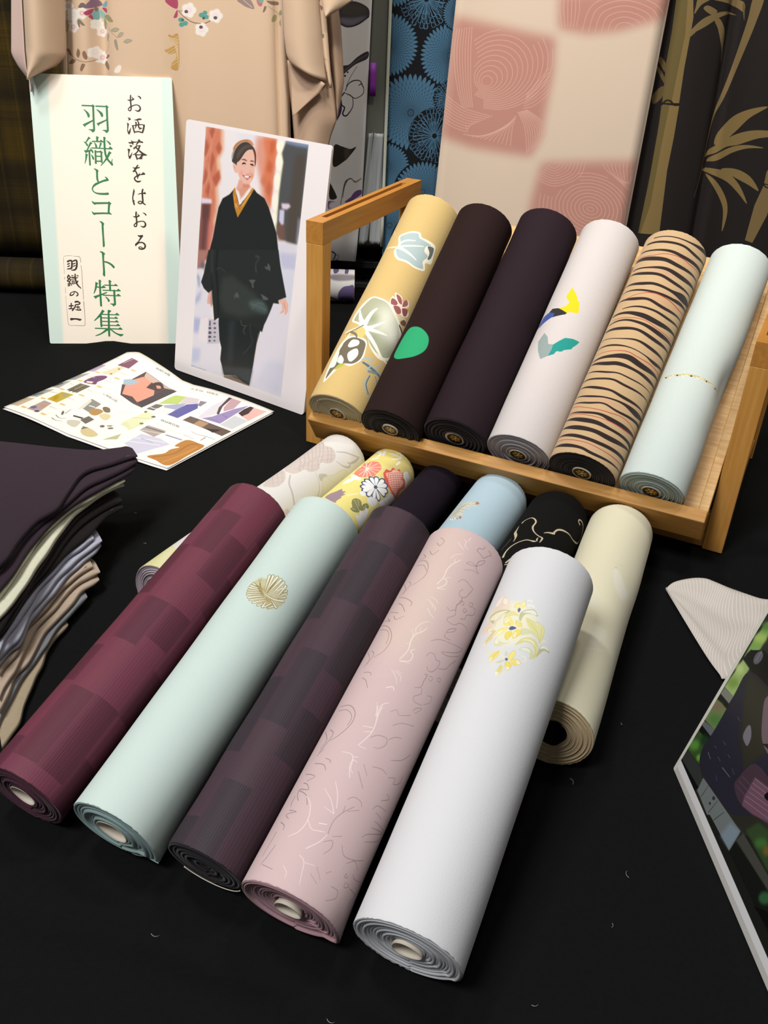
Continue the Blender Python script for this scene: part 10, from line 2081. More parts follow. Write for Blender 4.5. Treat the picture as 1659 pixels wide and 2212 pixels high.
# ------------------------------------------------------------------ leaflet
def leaflet():
    bot, top = [[[-0.6156,1.3457],[-0.5283,1.2888],[-0.437,1.2335],[-0.3902,1.2061],[-0.3383,1.1831],[-0.3149,1.1744]],[[-0.4787,1.5781],[-0.4573,1.5766],[-0.4081,1.5272],[-0.3345,1.4581],[-0.2632,1.4178],[-0.187,1.3767]]]
    nu, nv = 46, 26
    b = resample(bot, nu); t = resample(top, nu)
    P = np.array([b + (t - b) * (j / (nv - 1)) for j in range(nv)])
    x0, y0 = P[..., 0].min() - .005, P[..., 1].min() - .005; w, h = P[..., 0].max() - x0 + .005, P[..., 1].max() - y0 + .005
    c = Canvas(x0 * 1000, y0 * 1000, w * 1000, h * 1000, 4.0, '#f8f4ea'); c.draw(ART['leaflet'])
    img = c.image('leaflet_print')
    root = empty('leaflet', (float(P[..., 0].mean()), float(P[..., 1].mean()), 0)); tag(root, 'unfolded printed leaflet with many small pictures lying on the table', 'leaflet')
    o = root.location
    def sheet(nm, dz, dx, mat):
        V = []; U = []
        for j in range(nv):
            for i in range(nu):
                u, v = i / (nu - 1), j / (nv - 1); x, y = P[j, i]
                z = .0035 + .007 * abs(math.sin(math.pi * min(1, u / .44))) * (u < .44) + .006 * math.sin(math.pi * (u - .44) / .56) * (u >= .44)
                z += .006 * v ** 3 * math.exp(-(u / .16) ** 2)
                z = z * (.45 + .55 * v)
                V.append((x - o.x + dx[0], y - o.y + dx[1], z + dz)); U.append(((x - x0) / w, (y - y0) / h))
        return mesh(nm, V, grid_faces(nu, nv), mat, root, uvs=U, solid=.0003)
    sheet('page', 0, (0, 0), material('leaflet_print', image=img, rough=.4, spec=.3))
    sheet('under_page', -.0018, (-.001, -.004), material('leaflet_back', lin('#ece9ea'), rough=.45))
leaflet()

# ------------------------------------------------------------------ pile of folded cloths
PLIES = [["olive",[-0.3413,0.8048],[-0.3419,0.7991],[-0.3469,0.7785],[-0.3495,0.7588],[-0.346,0.7351],[-0.3469,0.7153],[-0.3446,0.6871],[-0.3435,0.672],[-0.3403,0.6517],[-0.3418,0.6332],[-0.3446,0.6193]],["grey",[-0.3321,0.8478],[-0.3386,0.8214],[-0.3442,0.8018],[-0.3479,0.7775],[-0.3493,0.7578],[-0.3512,0.7371],[-0.3552,0.7169],[-0.3562,0.6898],[-0.3561,0.6611],[-0.3558,0.6467],[-0.3546,0.6327]],["beige",[-0.325,0.873],[-0.3286,0.8636],[-0.3371,0.8495],[-0.3405,0.8267],[-0.3462,0.8061],[-0.3513,0.7847],[-0.3539,0.7688],[-0.3546,0.7274],[-0.3604,0.7041],[-0.3572,0.681],[-0.3568,0.6659],[-0.357,0.6527]],["beige",[-0.325,0.8793],[-0.3358,0.8655],[-0.3429,0.8541],[-0.3501,0.8273],[-0.3536,0.8068],[-0.3585,0.7853],[-0.3618,0.7662],[-0.3591,0.7096],[-0.3607,0.6935],[-0.3613,0.678],[-0.3592,0.6616]],["beige",[-0.3331,0.8803],[-0.3442,0.8609],[-0.3514,0.8407],[-0.3558,0.8162],[-0.36,0.7927],[-0.3638,0.7749],[-0.3666,0.7606],[-0.3624,0.7246],[-0.3684,0.7028],[-0.3689,0.6901]],["blue",[-0.3326,0.9149],[-0.335,0.8971],[-0.3431,0.8774],[-0.3502,0.8529],[-0.3542,0.8296],[-0.3565,0.809],[-0.3616,0.7856],[-0.3641,0.7649],[-0.3618,0.7318],[-0.367,0.7163],[-0.3708,0.6982],[-0.3734,0.6885]],["blue",[-0.3307,0.9149],[-0.3383,0.8927],[-0.3465,0.874],[-0.3514,0.856],[-0.3561,0.8351],[-0.359,0.8133],[-0.362,0.7898],[-0.3645,0.7689],[-0.3614,0.7306],[-0.366,0.7168],[-0.3704,0.7001],[-0.3724,0.6888]],["blue",[-0.338,0.9091],[-0.3449,0.8889],[-0.3539,0.8701],[-0.3595,0.8423],[-0.364,0.8191],[-0.367,0.7986],[-0.3669,0.7759],[-0.3682,0.7523],[-0.3712,0.7296],[-0.3694,0.7004],[-0.3714,0.6891]],["dark",[-0.319,0.97],[-0.3334,0.9451],[-0.3431,0.9034],[-0.354,0.8697],[-0.3599,0.8399],[-0.3661,0.8132],[-0.3689,0.7928],[-0.3711,0.7528],[-0.3723,0.7257],[-0.3747,0.7125]],["dark",[-0.3205,0.9743],[-0.3392,0.9486],[-0.3521,0.9182],[-0.3604,0.8762],[-0.3635,0.8231],[-0.3683,0.7938],[-0.3688,0.7678],[-0.3689,0.7369],[-0.37,0.7177],[-0.3716,0.7075]],["dark",[-0.3304,0.9799],[-0.3485,0.9453],[-0.3599,0.911],[-0.3652,0.8619],[-0.3662,0.8049],[-0.3674,0.767],[-0.3686,0.7315],[-0.3695,0.7095],[-0.37,0.7037]],["green",[-0.321,0.9898],[-0.3346,0.9771],[-0.3546,0.9317],[-0.362,0.8933],[-0.3641,0.8456],[-0.366,0.8015],[-0.3674,0.7565],[-0.3702,0.7363],[-0.3728,0.7212],[-0.3732,0.7153]],["green",[-0.3193,0.9898],[-0.3317,0.9693],[-0.3465,0.9437],[-0.3607,0.9191],[-0.3713,0.8859],[-0.3777,0.8528],[-0.3784,0.8037],[-0.3796,0.7671],[-0.3806,0.745],[-0.3811,0.7388]],["purple",[-0.3103,1.0152],[-0.3194,0.9884],[-0.3386,0.9572],[-0.3524,0.9299],[-0.3644,0.8998],[-0.3723,0.8609],[-0.3763,0.8283],[-0.3776,0.7775],[-0.3803,0.7469],[-0.3807,0.7407]],["purple",[-0.3092,1.0177],[-0.3238,0.9865],[-0.3481,0.9546],[-0.3596,0.9212],[-0.3693,0.8855],[-0.3776,0.8643],[-0.3845,0.8265],[-0.387,0.7931],[-0.388,0.7705],[-0.389,0.7655]],["purple",[-0.3094,1.0187],[-0.3316,0.997],[-0.3539,0.9771],[-0.3637,0.9546],[-0.365,0.9074],[-0.3675,0.8829],[-0.379,0.8565],[-0.3841,0.8282],[-0.3846,0.7895],[-0.3877,0.7726],[-0.3886,0.7676]]]
FAR = [[-0.3205,1.0372],[-0.3279,1.0389],[-0.338,1.0332],[-0.3675,1.0233],[-0.4087,1.0261],[-0.4445,1.0296],[-0.4865,1.0337],[-0.4937,1.0344]]
cloths = {
    'olive': ('olive beige patterned folded cloth at the bottom of the pile', '#a8997f'),
    'grey': ('blue grey folded cloth second from the bottom of the pile', '#85878a'),
    'beige': ('thick warm beige folded cloth between grey and pale blue', '#b9a692'),
    'blue': ('pale lavender blue folded cloth above the beige one', '#b3b6c6'),
    'dark': ('black brown folded cloth between pale blue and pale green', '#191313'),
    'green': ('pale green white folded cloth just under the dark purple one', '#d9dac2'),
    'purple': ('dark purple folded cloth on top of the pile', '#332630')}
roots = {}
ptop = resample(PLIES[-1][1:], 2)[0]
for k, ply in enumerate(PLIES):
    kind = ply[0]
    if kind not in roots:
        lb, cc = cloths[kind]
        rt = empty('folded_cloth', (float(ply[1][0]), float(ply[1][1]), 0)); tag(rt, lb, 'cloth', 'pile of folded cloths')
        roots[kind] = (rt, material('wool_' + kind, lin(cc), rough=.95, sheen=.12, spec=.08, bump='crepe', strength=.3, mottling=.08))
    rt, mt = roots[kind]
    n = 60
    F = resample(ply[1:], n, True); B = resample(FAR, n, True) + (np.array(ply[1]) - ptop)[None] * np.linspace(1, .4, n)[:, None]
    z = .005 + .0066 * k; r = .0029
    prof = [(1.0, r), (.75, r), (.5, r), (.3, r), (.18, r), (.09, r), (.04, r * .96)]
    V = []
    rr = random.Random(k)
    p1, p2, p3 = rr.uniform(0, 6), rr.uniform(0, 6), rr.uniform(.6, 1.4)
    cols = 0
    for i in range(n):
        u = i / (n - 1); f, b = F[i], B[i]; d = b - f; L = np.linalg.norm(d); d = d / max(L, 1e-6)
        ri = r * (.35 + .65 * min(1, u / .05)) * (1 + .10 * math.sin(9 * u + p1))
        wob = .0010 * math.sin(26 * u * p3 + p2) * min(1, u * 6)
        row = []
        for q in (1.0, .75, .5, .3, .18, .09): row.append((f[0] + d[0] * L * q, f[1] + d[1] * L * q, z + ri))
        for an in (90, 60, 30, 0, -30, -60, -90):
            a = math.radians(an); e = .0045 + wob
            off = e - ri * math.cos(a) - wob - .0045 + ri + wob
            row.append((f[0] + d[0] * (ri + wob - ri * math.cos(a)), f[1] + d[1] * (ri + wob - ri * math.cos(a)), z + ri * math.sin(a)))
        for q in (.09, .3, .6, 1.0): row.append((f[0] + d[0] * L * q, f[1] + d[1] * L * q, z - ri))
        V += [(x - rt.location.x, y - rt.location.y, zz) for x, y, zz in row]; cols = len(row)
    mesh('fold', V, grid_faces(cols, n), mt, rt)

# ------------------------------------------------------------------ scarf corner on the table
def scarf():
    S = [[0.3487,0.9338],[0.3625,0.9466],[0.3887,0.9528],[0.4074,0.9476],[0.4397,0.9313],[0.4584,0.9188],[0.4802,0.917],[0.4517,0.8316],[0.42,0.7975],[0.3764,0.7731],[0.371,0.7823],[0.3649,0.8103],[0.3566,0.8699]]
    top = resample([S[0], S[1], S[2], S[3], S[4], S[5], S[6]], 40, True); bot = resample([S[0], S[12], S[11], S[10], S[9], S[8], S[7]], 40, True)
    nv = 30; V = []; U = []
    for j in range(nv):
        v = j / (nv - 1)
        for i in range(40):
            x, y = top[i] * (1 - v) + bot[i] * v; u = i / 39
            z = .0035 + .017 * math.exp(-((v - .10 - .10 * u) / .13) ** 2) * min(1, u * 2.5) + .006 * math.exp(-((v - .55) / .16) ** 2) * u + .003 * math.exp(-((v - .85) / .1) ** 2)
            V.append((x, y, z)); U.append((u, v))
    # fine wavy pale lines woven across the cloth
    c = Canvas(0, 0, 100, 100, 8.0, '#cfc6bd')
    for k in range(46):
        xx = k * 2.3 - 3
        c.stroke([(xx + 2.0 * math.sin(q * .11 + k * .3) + q * .02, q, .55) for q in np.linspace(0, 100, 40)], rgb('#e2ddd4'))
    return mesh('folded_scarf', V, grid_faces(40, nv), material('scarf', image=c.image('scarf_lines'), rough=.9, sheen=.1, bump='crepe', strength=.15), solid=.0012, uvs=U)
tag(scarf(), 'pale taupe scarf corner with wavy lines beside the white edged print', 'scarf')

# ------------------------------------------------------------------ hanging cloths
HANG = {"pink":[[[0.0848,0.5754],[0.0715,0.2231]],[[0.4801,0.5923],[0.4741,0.1717]]],"blue":[[[-0.0363,0.5692],[-0.033,0.1085]],[[0.1076,0.5753],[0.1061,0.2194]]],"grey":[[[-0.0698,0.5683],[-0.0837,0.1393]],[[-0.0352,0.5698],[-0.0326,0.1089]]],"floral":[[[-0.2129,0.5622],[-0.2157,-0.0056]],[[-0.0715,0.5683],[-0.079,0.2059],[-0.0831,0.1518],[-0.0901,0.053]]],"plaid":[[[-0.8095,0.5368],[-0.8857,0.0123]],[[-0.6487,0.5436],[-0.6998,0.0188]]],"bamboo":[[[0.4785,0.5908],[0.4761,0.1543]],[[0.7368,0.6018],[0.8137,0.1061]]],"tag":[[[-0.0712,0.4633],[-0.0708,0.4041]],[[-0.0596,0.4637],[-0.059,0.4046]]]}
def vsheet(name, key, pk, mat, zlo, zhi, off=0.0, wave=None, nu=24, nv=30, canvas=None, parent=None, solid=.0012, side=None):
    P0, eu, ev, n = plane_basis(pk); nrm = Vector((n.x, n.y, 0)).normalized()
    if nrm.y > 0: nrm = -nrm
    Lp, Rp = HANG[key] if side is None else side
    def xat(P, z):
        P = sorted(P, key=lambda q: q[1])
        if len(P) > 2 and P[0][1] < z < P[-1][1]: return float(np.interp(z, [q[1] for q in P], [q[0] for q in P]))
        (xa, za), (xb, zb) = (P[0], P[1]) if z < P[1][1] and len(P) > 2 else (P[-2], P[-1])
        zc = min(max(z, -.1), .75)
        return xa + (xb - xa) * (zc - za) / (zb - za)
    V = []; U = []
    for j in range(nv):
        z = zlo + (zhi - zlo) * j / (nv - 1); xl, xr = xat(Lp, z), xat(Rp, z)
        for i in range(nu):
            u = i / (nu - 1); x = xl + (xr - xl) * u
            d = off + (wave(u, z) if wave else 0)
            V.append(P0 + eu * x + ev * z + nrm * d)
            if canvas: U.append(((x * 1000 - canvas.x0) * canvas.p / canvas.W, (z * 1000 - canvas.y0) * canvas.p / canvas.H))
    return mesh(name, V, grid_faces(nu, nv), mat, parent, uvs=U if canvas else None, solid=solid)
HG = 'bolts of cloth hung up behind the table'
# pink check
c = Canvas(40, -20, 470, 660, 2.6, '#f1dcc6'); c.draw(ART['pink'])
# the dotted drawing repeats upward out of view
pk = material('cloth_pink', image=c.image('pattern_pink'), rough=.9, sheen=.1, bump='crepe', strength=.15, spec=.1)
rt = tag(empty('hanging_cloth', (.28, 1.98, 0)), 'hanging cloth of cream and dusty pink squares with dotted swirls', 'cloth', HG)
def under(o, r):
    for ob in o:
        ob.parent = r; ob.matrix_parent_inverse = r.matrix_world.inverted() if False else Matrix.Translation(-Vector(r.location))
fr_ = vsheet('front_layer', 'pink', 'pink', pk, .004, 1.5, canvas=c, wave=lambda u, z: .003 * math.sin(3 * u + 2 * z))
Lq, Rq = HANG['pink']
bk_ = vsheet('back_layer', 'pink', 'pink', pk, .004, 1.5, off=-.014, canvas=c, side=([[x + .05, z] for x, z in Lq], [[x + .010, z] for x, z in Rq]))
under((fr_, bk_), rt)
# blue chrysanthemums
c = Canvas(-60, -20, 190, 680, 4.0, '#15171c')
def mum(cx, cy, R, kind):
    bl = rgb('#4c7593'); bk = rgb('#15171c')
    c.poly([(cx + R * 1.02 * math.cos(a), cy + R * 1.02 * math.sin(a)) for a in np.linspace(0, 2 * math.pi, 40)[:-1]], bk)
    if kind == 0:
        rows = [R * .86 ** q for q in range(14)]; n = 42
        for row, r in enumerate(rows):
            L = r * .27; off = .5 * (row % 2)
            for k in range(n):
                a = 2 * math.pi * (k + off) / n; ca, sa = math.cos(a), math.sin(a)
                if not (c.x0 - 4 < cx + ca * r < c.x0 + 194 and -4 < cy + sa * r < 664): continue
                w = 2 * math.pi * r / n * .36
                for g, col in ((1.0, bk), (0.0, bl)):
                    e, v = .28 * g + .04 * L * g, w + .34 * g
                    c.poly([(cx + ca * q - sa * s, cy + sa * q + ca * s) for q, s in ((r + e, 0), (r - L * .22, v * .72), (r - L * .5, v), (r - L * .8, v * .6), (r - L - e, 0), (r - L * .8, -v * .6), (r - L * .5, -v), (r - L * .22, -v * .72))], col)
        for k in range(22):
            a = 2 * math.pi * k / 22; c.stroke([(cx + R * .02 * math.cos(a), cy + R * .02 * math.sin(a), .5), (cx + R * .14 * math.cos(a), cy + R * .14 * math.sin(a), .8)], bl)
    else:
        q = random.Random(int(cx * 7 + cy))
        for ring in (1.0, .82, .64, .46):
            n = int(30 * ring + 8)
            for k in range(n):
                a = 2 * math.pi * (k + q.random() * .4) / n; r1 = R * ring; s = 1 if q.random() < .5 else -1
                h = R * .075
                pts = [(cx + R * .1 * math.cos(a), cy + R * .1 * math.sin(a), .6), (cx + r1 * .7 * math.cos(a), cy + r1 * .7 * math.sin(a), .9)]
                ex, ey = cx + r1 * .92 * math.cos(a), cy + r1 * .92 * math.sin(a); tx_, ty_ = -math.sin(a) * s, math.cos(a) * s
                for b in (0, .8, 1.6, 2.4, 3.3, 4.2):
                    pts.append((ex + math.cos(a) * h * math.sin(b) + tx_ * h * (1 - math.cos(b)), ey + math.sin(a) * h * math.sin(b) + ty_ * h * (1 - math.cos(b)), 1.1 if b < 3 else .9))
                c.stroke([tuple(v) for v in catmull(pts, 3, False)], bl)
for m_ in [[29.8,573.5,49.8,1],[-35.9,493.2,55.2,0],[80.0,479.2,56.0,0],[11.9,374.4,71.4,0],[62.6,332.5,52.0,1],[-30.9,269.9,46.4,0],[46.2,222.7,60.8,0],[88.0,402.3,33.2,1],[-19.8,152.0,66.9,0],[53.2,116.7,68.4,0],[-32.9,606.1,48.7,0],[92.9,552.2,30.5,0]]: mum(*m_)
bl_m = material('cloth_blue', image=c.image('pattern_blue'), rough=.8, bump='crepe', strength=.1, spec=.15)
o = vsheet('hanging_cloth', 'blue', 'blue', bl_m, .004, 1.5, canvas=c, wave=lambda u, z: .003 * math.sin(5 * u))
tag(o, 'hanging black cloth covered with large blue chrysanthemums', 'cloth', HG)
# bamboo
c = Canvas(440, -20, 420, 680, 3.0, '#262120'); c.draw(ART['bamboo'])  # darker half of the left stem is fold shading drawn into the pattern
bm_ = material('cloth_bamboo', image=c.image('pattern_bamboo'), rough=.75, bump='crepe', strength=.15, spec=.2)
o = vsheet('hanging_cloth', 'bamboo', 'bamboo', bm_, .004, 1.5, canvas=c, nu=60, wave=lambda u, z: -.022 * math.exp(-((u - .05) / .06) ** 2) + .012 * math.sin(u * 7.5 - .4) - .020 * math.exp(-((u - .52 - .12 * (z - .3)) / .035) ** 2))
tag(o, 'hanging black cloth with golden bamboo stems and leaves', 'cloth', HG)
# white floral with its roll resting on the table
c = Canvas(-240, -30, 190, 680, 4.0, '#dcdcdc'); c.draw(ART['floral'])  # grey band near the roll's top is junction shadow drawn into the pattern
fl_m = material('cloth_floral', image=c.image('pattern_floral'), rough=.75, sheen=.05, bump='crepe', strength=.12, spec=.2)
rt = tag(empty('hanging_cloth', (-.15, 1.97, 0)), 'hanging white cloth with black leaves and purple flowers', 'cloth', HG)
o = vsheet('sheet', 'floral', 'floral', fl_m, .075, 1.5, canvas=c, wave=lambda u, z: .004 * math.sin(6 * u + z) - .02 * max(0, (.12 - z) / .05) ** 2 * 0)
under((o,), rt)
def base_roll(name, pk, x0, x1, R, mat, canvas, r_root, yoff):
    P0, eu, ev, n = plane_basis(pk); f = Vector((n.x, n.y, 0)).normalized()
    if f.y > 0: f = -f
    V = []; U = []; nt = 48; nl = 16
    for i in range(nl):
        x = x0 + (x1 - x0) * i / (nl - 1)
        for j in range(nt + 1):
            a = math.pi * .5 - 2 * math.pi * j / nt
            p = P0 + eu * x + f * (yoff + R * math.cos(a)) + ev * (R + .001 + R * math.sin(a)); V.append(p)
            if canvas: U.append(((x * 1000 - canvas.x0) * canvas.p / canvas.W, ((R + R * math.sin(a)) * 1000 - canvas.y0) * canvas.p / canvas.H))
    nb = len(V)
    F = grid_faces(nt + 1, nl)
    o = mesh(name, V, F, mat, None, uvs=U if canvas else None)
    caps = []
    for x, fl in ((x0, 1), (x1, 0)):
        CV = [P0 + eu * x + f * yoff + ev * (R + .001)]
        for k in range(1, 8):
            for j in range(nt):
                a = 2 * math.pi * j / nt; rr_ = R * k / 7 * (.985 if k == 7 else 1)
                CV.append(P0 + eu * (x + (.0012 if fl == 0 else -.0012) * math.sin(k * 2.2)) + f * (yoff + rr_ * math.cos(a)) + ev * (R + .001 + rr_ * math.sin(a)))
        CF = [(0, 1 + j, 1 + (j + 1) % nt) for j in range(nt)]
        for k in range(6):
            for j in range(nt): CF.append((1 + k * nt + j, 1 + (k + 1) * nt + j, 1 + (k + 1) * nt + (j + 1) % nt, 1 + k * nt + (j + 1) % nt))
        caps.append(mesh('wound_edge', CV, CF, plain('edge_' + name + pk + str(fl), '#8d8a86' if canvas else '#2a2212'), None))
    under([o] + caps, r_root)
base_roll('rolled_end', 'floral', -.30, -.0905, .033, fl_m, c, rt, .036)
# grey strip
M_grey = material('grey_satin', lin('#63665f'), rough=.5, spec=.35, bump='ribs', strength=.05)
M_reflection = material('painted_reflection', lin('#a3a9ab'), rough=.42, spec=.5)
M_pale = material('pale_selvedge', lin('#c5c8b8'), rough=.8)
M_tag = material('purple_tag', lin('#8a35a8'), rough=.5)
rt = tag(empty('hanging_cloth', (-.05, 1.99, 0)), 'narrow grey satin strip between the white floral and blue cloths', 'cloth', HG)
Lg, Rg = HANG['grey']
gs = vsheet('sheet', 'grey', 'floral', M_grey, .11, 1.5, off=-.004, nu=8)
sv_ = vsheet('reflection_sheet', 'grey', 'floral', M_reflection, .115, .335, off=.001, nu=12, side=([[x + .002 + .012 * (z > .3), z] for x, z in Lg], [[x - .004, z] for x, z in Rg]), wave=lambda u, z: .004 * math.sin(9 * u + 5 * z) + .003 * math.sin(17 * u - 20 * z))  # added paler sheet, painting the reflection on the lower satin
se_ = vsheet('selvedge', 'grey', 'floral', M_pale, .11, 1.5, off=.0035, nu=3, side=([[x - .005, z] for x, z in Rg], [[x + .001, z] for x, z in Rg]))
tg_ = vsheet('tag', 'tag', 'floral', M_tag, .404, .4635, off=.009, nu=4, nv=4); tg_['label'] = 'purple tag clipped to the strip'
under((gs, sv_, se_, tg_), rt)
# plaid
c = Canvas(-1020, -20, 500, 700, 2.0, '#241d10')
r_ = np.random.RandomState(5); H_, W_ = c.H, c.W
fx = np.interp(np.arange(W_), np.arange(0, W_ + 40, 26), r_.uniform(.3, 1.25, len(np.arange(0, W_ + 40, 26)))) * (1 + .35 * r_.rand(W_)); fy = np.interp(np.arange(H_), np.arange(0, H_ + 80, 44), r_.uniform(.3, 1.25, len(np.arange(0, H_ + 80, 44)))) * (1 + .5 * r_.rand(H_))
ye = rgb('#5c4812'); k_ = np.clip(np.outer(fy, fx) - .35, 0, 1.3)
for x_ in (215, 330, 425, 520, 640): k_[:, x_:x_ + 9] += .35
for y_ in (1200, 1020, 900): k_[y_:y_ + 60] += .30
c.a += (ye - c.a) * np.clip(k_ * .55, 0, 1)[..., None].astype(np.float32)
pl_m = material('cloth_plaid', image=c.image('pattern_plaid'), rough=.85, bump='crepe', strength=.2, spec=.15)
rt = tag(empty('hanging_cloth', (-.85, 1.93, 0)), 'hanging dark brown and mustard plaid cloth at the far left', 'cloth', HG)
o = vsheet('sheet', 'plaid', 'floral', pl_m, .07, 1.5, canvas=c, nu=30, side=([[-1.0, 0], [-1.0, .6]], [[-.64, 0], [-.60, .6]]), wave=lambda u, z: .006 * math.sin(8 * u + z))
under((o,), rt)
base_roll('rolled_end', 'floral', -1.01, -.645, .034, pl_m, c, rt, .037)
# low black stand bars behind the rolls
st = tag(empty('stand_base', (.0, 2.07, 0)), 'low black stand behind the hanging grey strip', 'stand')
M_stand = material('stand_black', lin('#2b2c2d'), rough=.4, spec=.4)
box('bar', (-.12, -.012, .085), (.10, .012, .110), M_stand, st); box('bar', (-.12, -.03, .0), (.10, .03, .012), M_stand, st); box('bar', (-.12, -.030, .045), (.10, -.010, .060), M_stand, st)
for sx in (-.11, .09): box('upright', (sx - .008, -.010, .012), (sx + .008, .012, .085), M_stand, st)

# ------------------------------------------------------------------ kimono on its stand
KIM = {"left_sleeve_lining":[1.742,[[-0.6566,0.5929],[-0.6633,0.5527],[-0.6769,0.4706],[-0.6681,0.4517],[-0.6511,0.4286],[-0.6477,0.414]],[[-0.6346,0.5938],[-0.6409,0.5538],[-0.6482,0.4776],[-0.6495,0.4489],[-0.6464,0.4331],[-0.6469,0.4141]]],"left_sleeve":[1.735,[[-0.6335,0.5941],[-0.6399,0.5541],[-0.6472,0.4782],[-0.6475,0.4462],[-0.6446,0.434]],[[-0.576,0.5966],[-0.5815,0.5568],[-0.5856,0.5159],[-0.5904,0.4703],[-0.6084,0.4538],[-0.6389,0.4401]]],"body_edge":[1.795,[[-0.599,0.5942],[-0.6032,0.553],[-0.6108,0.4636],[-0.6152,0.4074],[-0.6308,0.2302],[-0.6481,0.0322]],[[-0.5802,0.595],[-0.5857,0.5538],[-0.5953,0.4643],[-0.6011,0.4081],[-0.6167,0.2309],[-0.6351,0.0329]]],"body":[1.8,[[-0.585,0.5947],[-0.5906,0.5533],[-0.5994,0.4636],[-0.6036,0.4073],[-0.6193,0.2297],[-0.6369,0.0312]],[[-0.2103,0.6115],[-0.2108,0.5706],[-0.21,0.4855],[-0.2075,0.4109],[-0.2064,0.3486],[-0.2052,0.0541]]],"front_fold":[1.77,[[-0.2145,0.612],[-0.215,0.5718],[-0.2126,0.5166],[-0.2089,0.4884],[-0.2035,0.4778]],[[-0.1519,0.6148],[-0.1516,0.5747],[-0.1456,0.5127],[-0.1427,0.4698],[-0.1393,0.448]]],"front_flap":[1.785,[[-0.2068,0.4798],[-0.2022,0.4433],[-0.1985,0.392]],[[-0.1413,0.4461],[-0.1517,0.4307],[-0.1977,0.3905]]],"sleeve_inside":[1.8,[[-0.2134,0.478],[-0.2027,0.3881],[-0.1996,0.349],[-0.195,0.251]],[[-0.1354,0.467],[-0.1283,0.4299],[-0.1226,0.3826],[-0.1338,0.3522],[-0.1516,0.2531]]],"back_strip":[1.79,[[-0.1582,0.614],[-0.1564,0.5735],[-0.1445,0.4822],[-0.1343,0.4384]],[[-0.1444,0.6147],[-0.1439,0.5741],[-0.1367,0.4971],[-0.131,0.4386]]],"back_sleeve":[1.83,[[-0.1523,0.6133],[-0.1519,0.5719],[-0.143,0.4932],[-0.1318,0.4027],[-0.1229,0.378]],[[-0.1271,0.6145],[-0.1264,0.573],[-0.119,0.5235],[-0.1124,0.4422],[-0.1199,0.3994]]],"upper_flap":[1.775,[[-0.1478,0.6149],[-0.1474,0.5746],[-0.1424,0.5495]],[[-0.0913,0.6174],[-0.0947,0.577],[-0.1409,0.5489]]]}
c = Canvas(-690, -30, 640, 680, 3.0, '#e2c5a8'); c.draw(ART['kimono'])
k_img = c.image('pattern_kimono')
M_kim = material('kimono_silk', image=k_img, rough=.55, sheen=.1, spec=.25, bump='crepe', strength=.08)
M_kip = material('kimono_plain_silk', lin('#e2c5a8'), rough=.55, sheen=.1, spec=.25, bump='crepe', strength=.08)
M_lin = material('kimono_lining', lin('#dcc1b6'), rough=.6, sheen=.1)
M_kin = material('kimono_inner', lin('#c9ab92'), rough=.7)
kroot = tag(empty('kimono', (-.4, 1.8, 0)), 'beige kimono with scattered plum blossoms hanging behind the sign', 'kimono')
def drape(name, key, mat, fn, nu=26, nv=30, up=.78, label=None):
    y0, Lp, Rp = KIM[key]
    def ext(P):
        if not up: return P
        a, b = np.array(P[0]), np.array(P[1]); d = (a - b) / max(1e-6, (a - b)[1]); d[0] *= .3
        return [list(a + d * (up)) + []] + P if False else [[a[0] + d[0] * up * .2, a[1] + up]] + P
    L_, R_ = ext(Lp), ext(Rp)
    def rs(P):
        if not up: return resample(P, nv)
        top = np.array(P[:2]); rest = resample(P[1:], nv - 4)
        return np.concatenate([[top[0] + (top[1] - top[0]) * k / 4 for k in range(4)], rest])
    L2, R2 = rs(L_), rs(R_)
    V = []; U = []
    for j in range(len(L2)):
        for i in range(nu):
            u = i / (nu - 1); x, z = L2[j] * (1 - u) + R2[j] * u
            y = y0 + fn(u, j / (len(L2) - 1), z)
            V.append((x - kroot.location.x, y - kroot.location.y, z)); U.append(((x * 1000 - c.x0) * c.p / c.W, (z * 1000 - c.y0) * c.p / c.H))
    o = mesh(name, V, grid_faces(nu, len(L2)), mat, kroot, uvs=U, solid=.0015)
    if label: o['label'] = label
    return o
def spl(pts):
    xs = [p[0] for p in pts]; ys = [p[1] for p in pts]
    P = np.array(catmull(np.array(pts, float), 8, False))
    return lambda u: float(np.interp(u, P[:, 0], P[:, 1]))
bodyf = spl([(0, .004), (.05, -.002), (.10, -.004), (.16, .018), (.22, -.004), (.32, -.012), (.44, -.008), (.55, .002), (.68, -.006), (.82, -.004), (.93, -.002), (.96, .014), (.975, -.002), (1, .012)])
drape('body_panel', 'body', M_kim, lambda u, v, z: bodyf(u), nu=90, nv=20)
drape('body_edge', 'body_edge', M_kim, lambda u, v, z: .012 * (1 - u) - .004 * math.sin(math.pi * u), nu=10, nv=20)
drape('sleeve', 'left_sleeve', M_kip, lambda u, v, z: .010 - .030 * math.sin(math.pi * min(1, u * 1.02)) ** .8 + .03 * u ** 4, nu=30, nv=34)
drape('sleeve_lining', 'left_sleeve_lining', M_lin, lambda u, v, z: .014 * (1 - u) - .002, nu=10, nv=30, label='pale pinkish sleeve lining')
drape('front_fold', 'front_fold', M_kip, lambda u, v, z: .016 - .030 * math.sin(math.pi * u) ** .7 + .012 * u, nu=24, nv=30)
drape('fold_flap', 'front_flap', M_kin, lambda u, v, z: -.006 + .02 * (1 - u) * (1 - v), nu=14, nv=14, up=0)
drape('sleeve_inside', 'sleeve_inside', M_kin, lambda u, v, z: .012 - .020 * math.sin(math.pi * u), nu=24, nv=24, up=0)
drape('back_strip', 'back_strip', M_kim, lambda u, v, z: .004 - .004 * math.sin(math.pi * u), nu=8, nv=24)
drape('back_sleeve', 'back_sleeve', M_kin, lambda u, v, z: .010 - .020 * math.sin(math.pi * u), nu=16, nv=24)
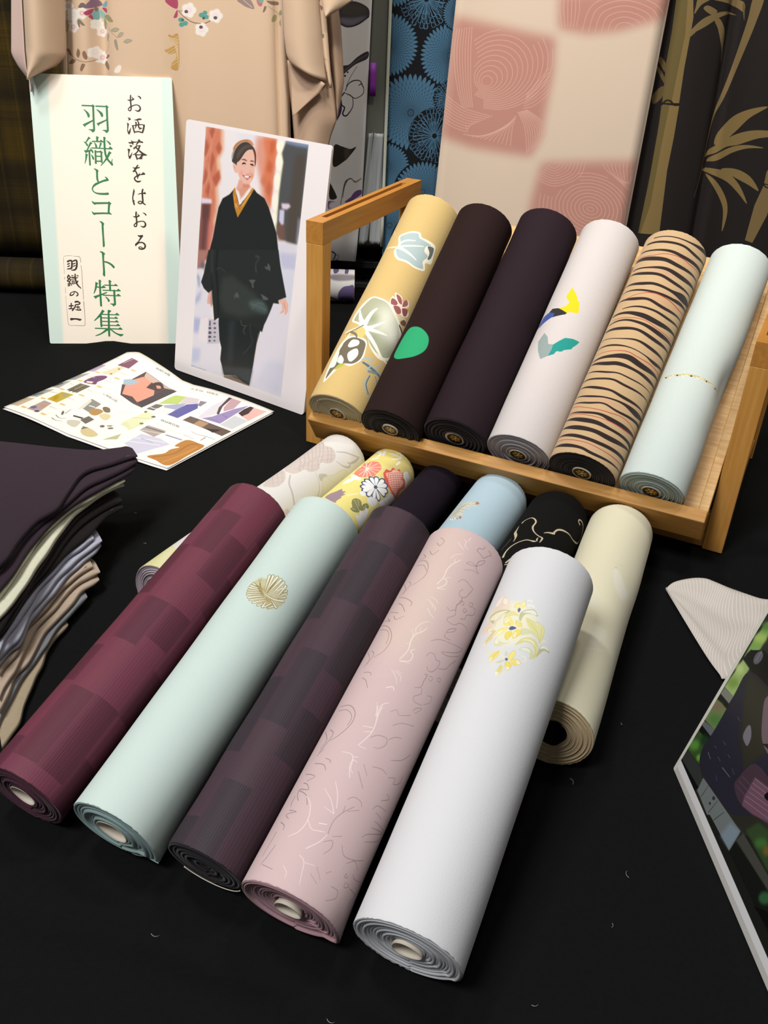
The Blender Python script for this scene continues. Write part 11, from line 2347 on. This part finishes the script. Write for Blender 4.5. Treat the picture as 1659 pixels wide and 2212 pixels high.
drape('upper_flap', 'upper_flap', M_kip, lambda u, v, z: -.006 * math.sin(math.pi * u), nu=14, nv=16)
# stands that carry the hangings, above the frame
M_rail = material('rail_black', lin('#242424'), rough=.4, spec=.4)
ks = tag(empty('kimono_stand', (-.4, 1.86, 0)), 'black T shaped stand inside the hanging kimono', 'stand')
def tube(name, a, b, r, mat, parent):
    v, f = tube_geo(a, b, r); return mesh(name, v, f, mat, parent)
tube('cross_bar', (-.42, -.05, 1.385), (.46, -.05, 1.385), .012, M_rail, ks); tube('post', (0, 0, .008), (0, 0, 1.385), .012, M_rail, ks)
box('foot', (-.12, -.015, 0), (.12, .10, .012), M_rail, ks)
hr = tag(empty('hanging_rail', (0, 2.06, 0)), 'black rail on two posts carrying the hung cloths', 'stand')
tube('cross_bar', (-1.1, -.058 - .055, 1.505), (1.1, .072 - .055, 1.505), .014, M_rail, hr)
for sx in (-1.08, 1.08): tube('post', (sx, .0574 * sx - .05, .0), (sx, .0574 * sx - .05, 1.505), .014, M_rail, hr)

# ------------------------------------------------------------------ lint on the black cloth
def lint():
    V = []; F = []
    r = random.Random(5)
    spots = [(.27, .86), (.25, .93), (.22, .52), (.13, .40), (-.02, .38), (.31, .99), (-.30, .98), (-.25, .92), (-.33, 1.05), (.19, .62), (.25, .70), (-.14, 1.18), (-.22, 1.12), (-.26, 1.26), (.2, .47), (-.16, .44)]
    for x, y in spots:
        a = r.uniform(0, 6.28); L = r.uniform(.0015, .0045); b = len(V)
        for k in range(5):
            t = k / 4 - .5; px_, py_ = x + math.cos(a + t) * L * t * 2, y + math.sin(a + t) * L * t * 2
            V += [(px_, py_, .0006), (px_ + .0002, py_ + .0002, .0007)]
            if k: F.append((b + 2 * k - 2, b + 2 * k - 1, b + 2 * k + 1, b + 2 * k))
    o = mesh('lint', V, F, material('lint_white', lin('#b8b8b8'), rough=1), solid=.0002)
    o['kind'] = 'stuff'; tag(o, 'tiny bits of white lint scattered on the black cloth', 'lint')
lint()
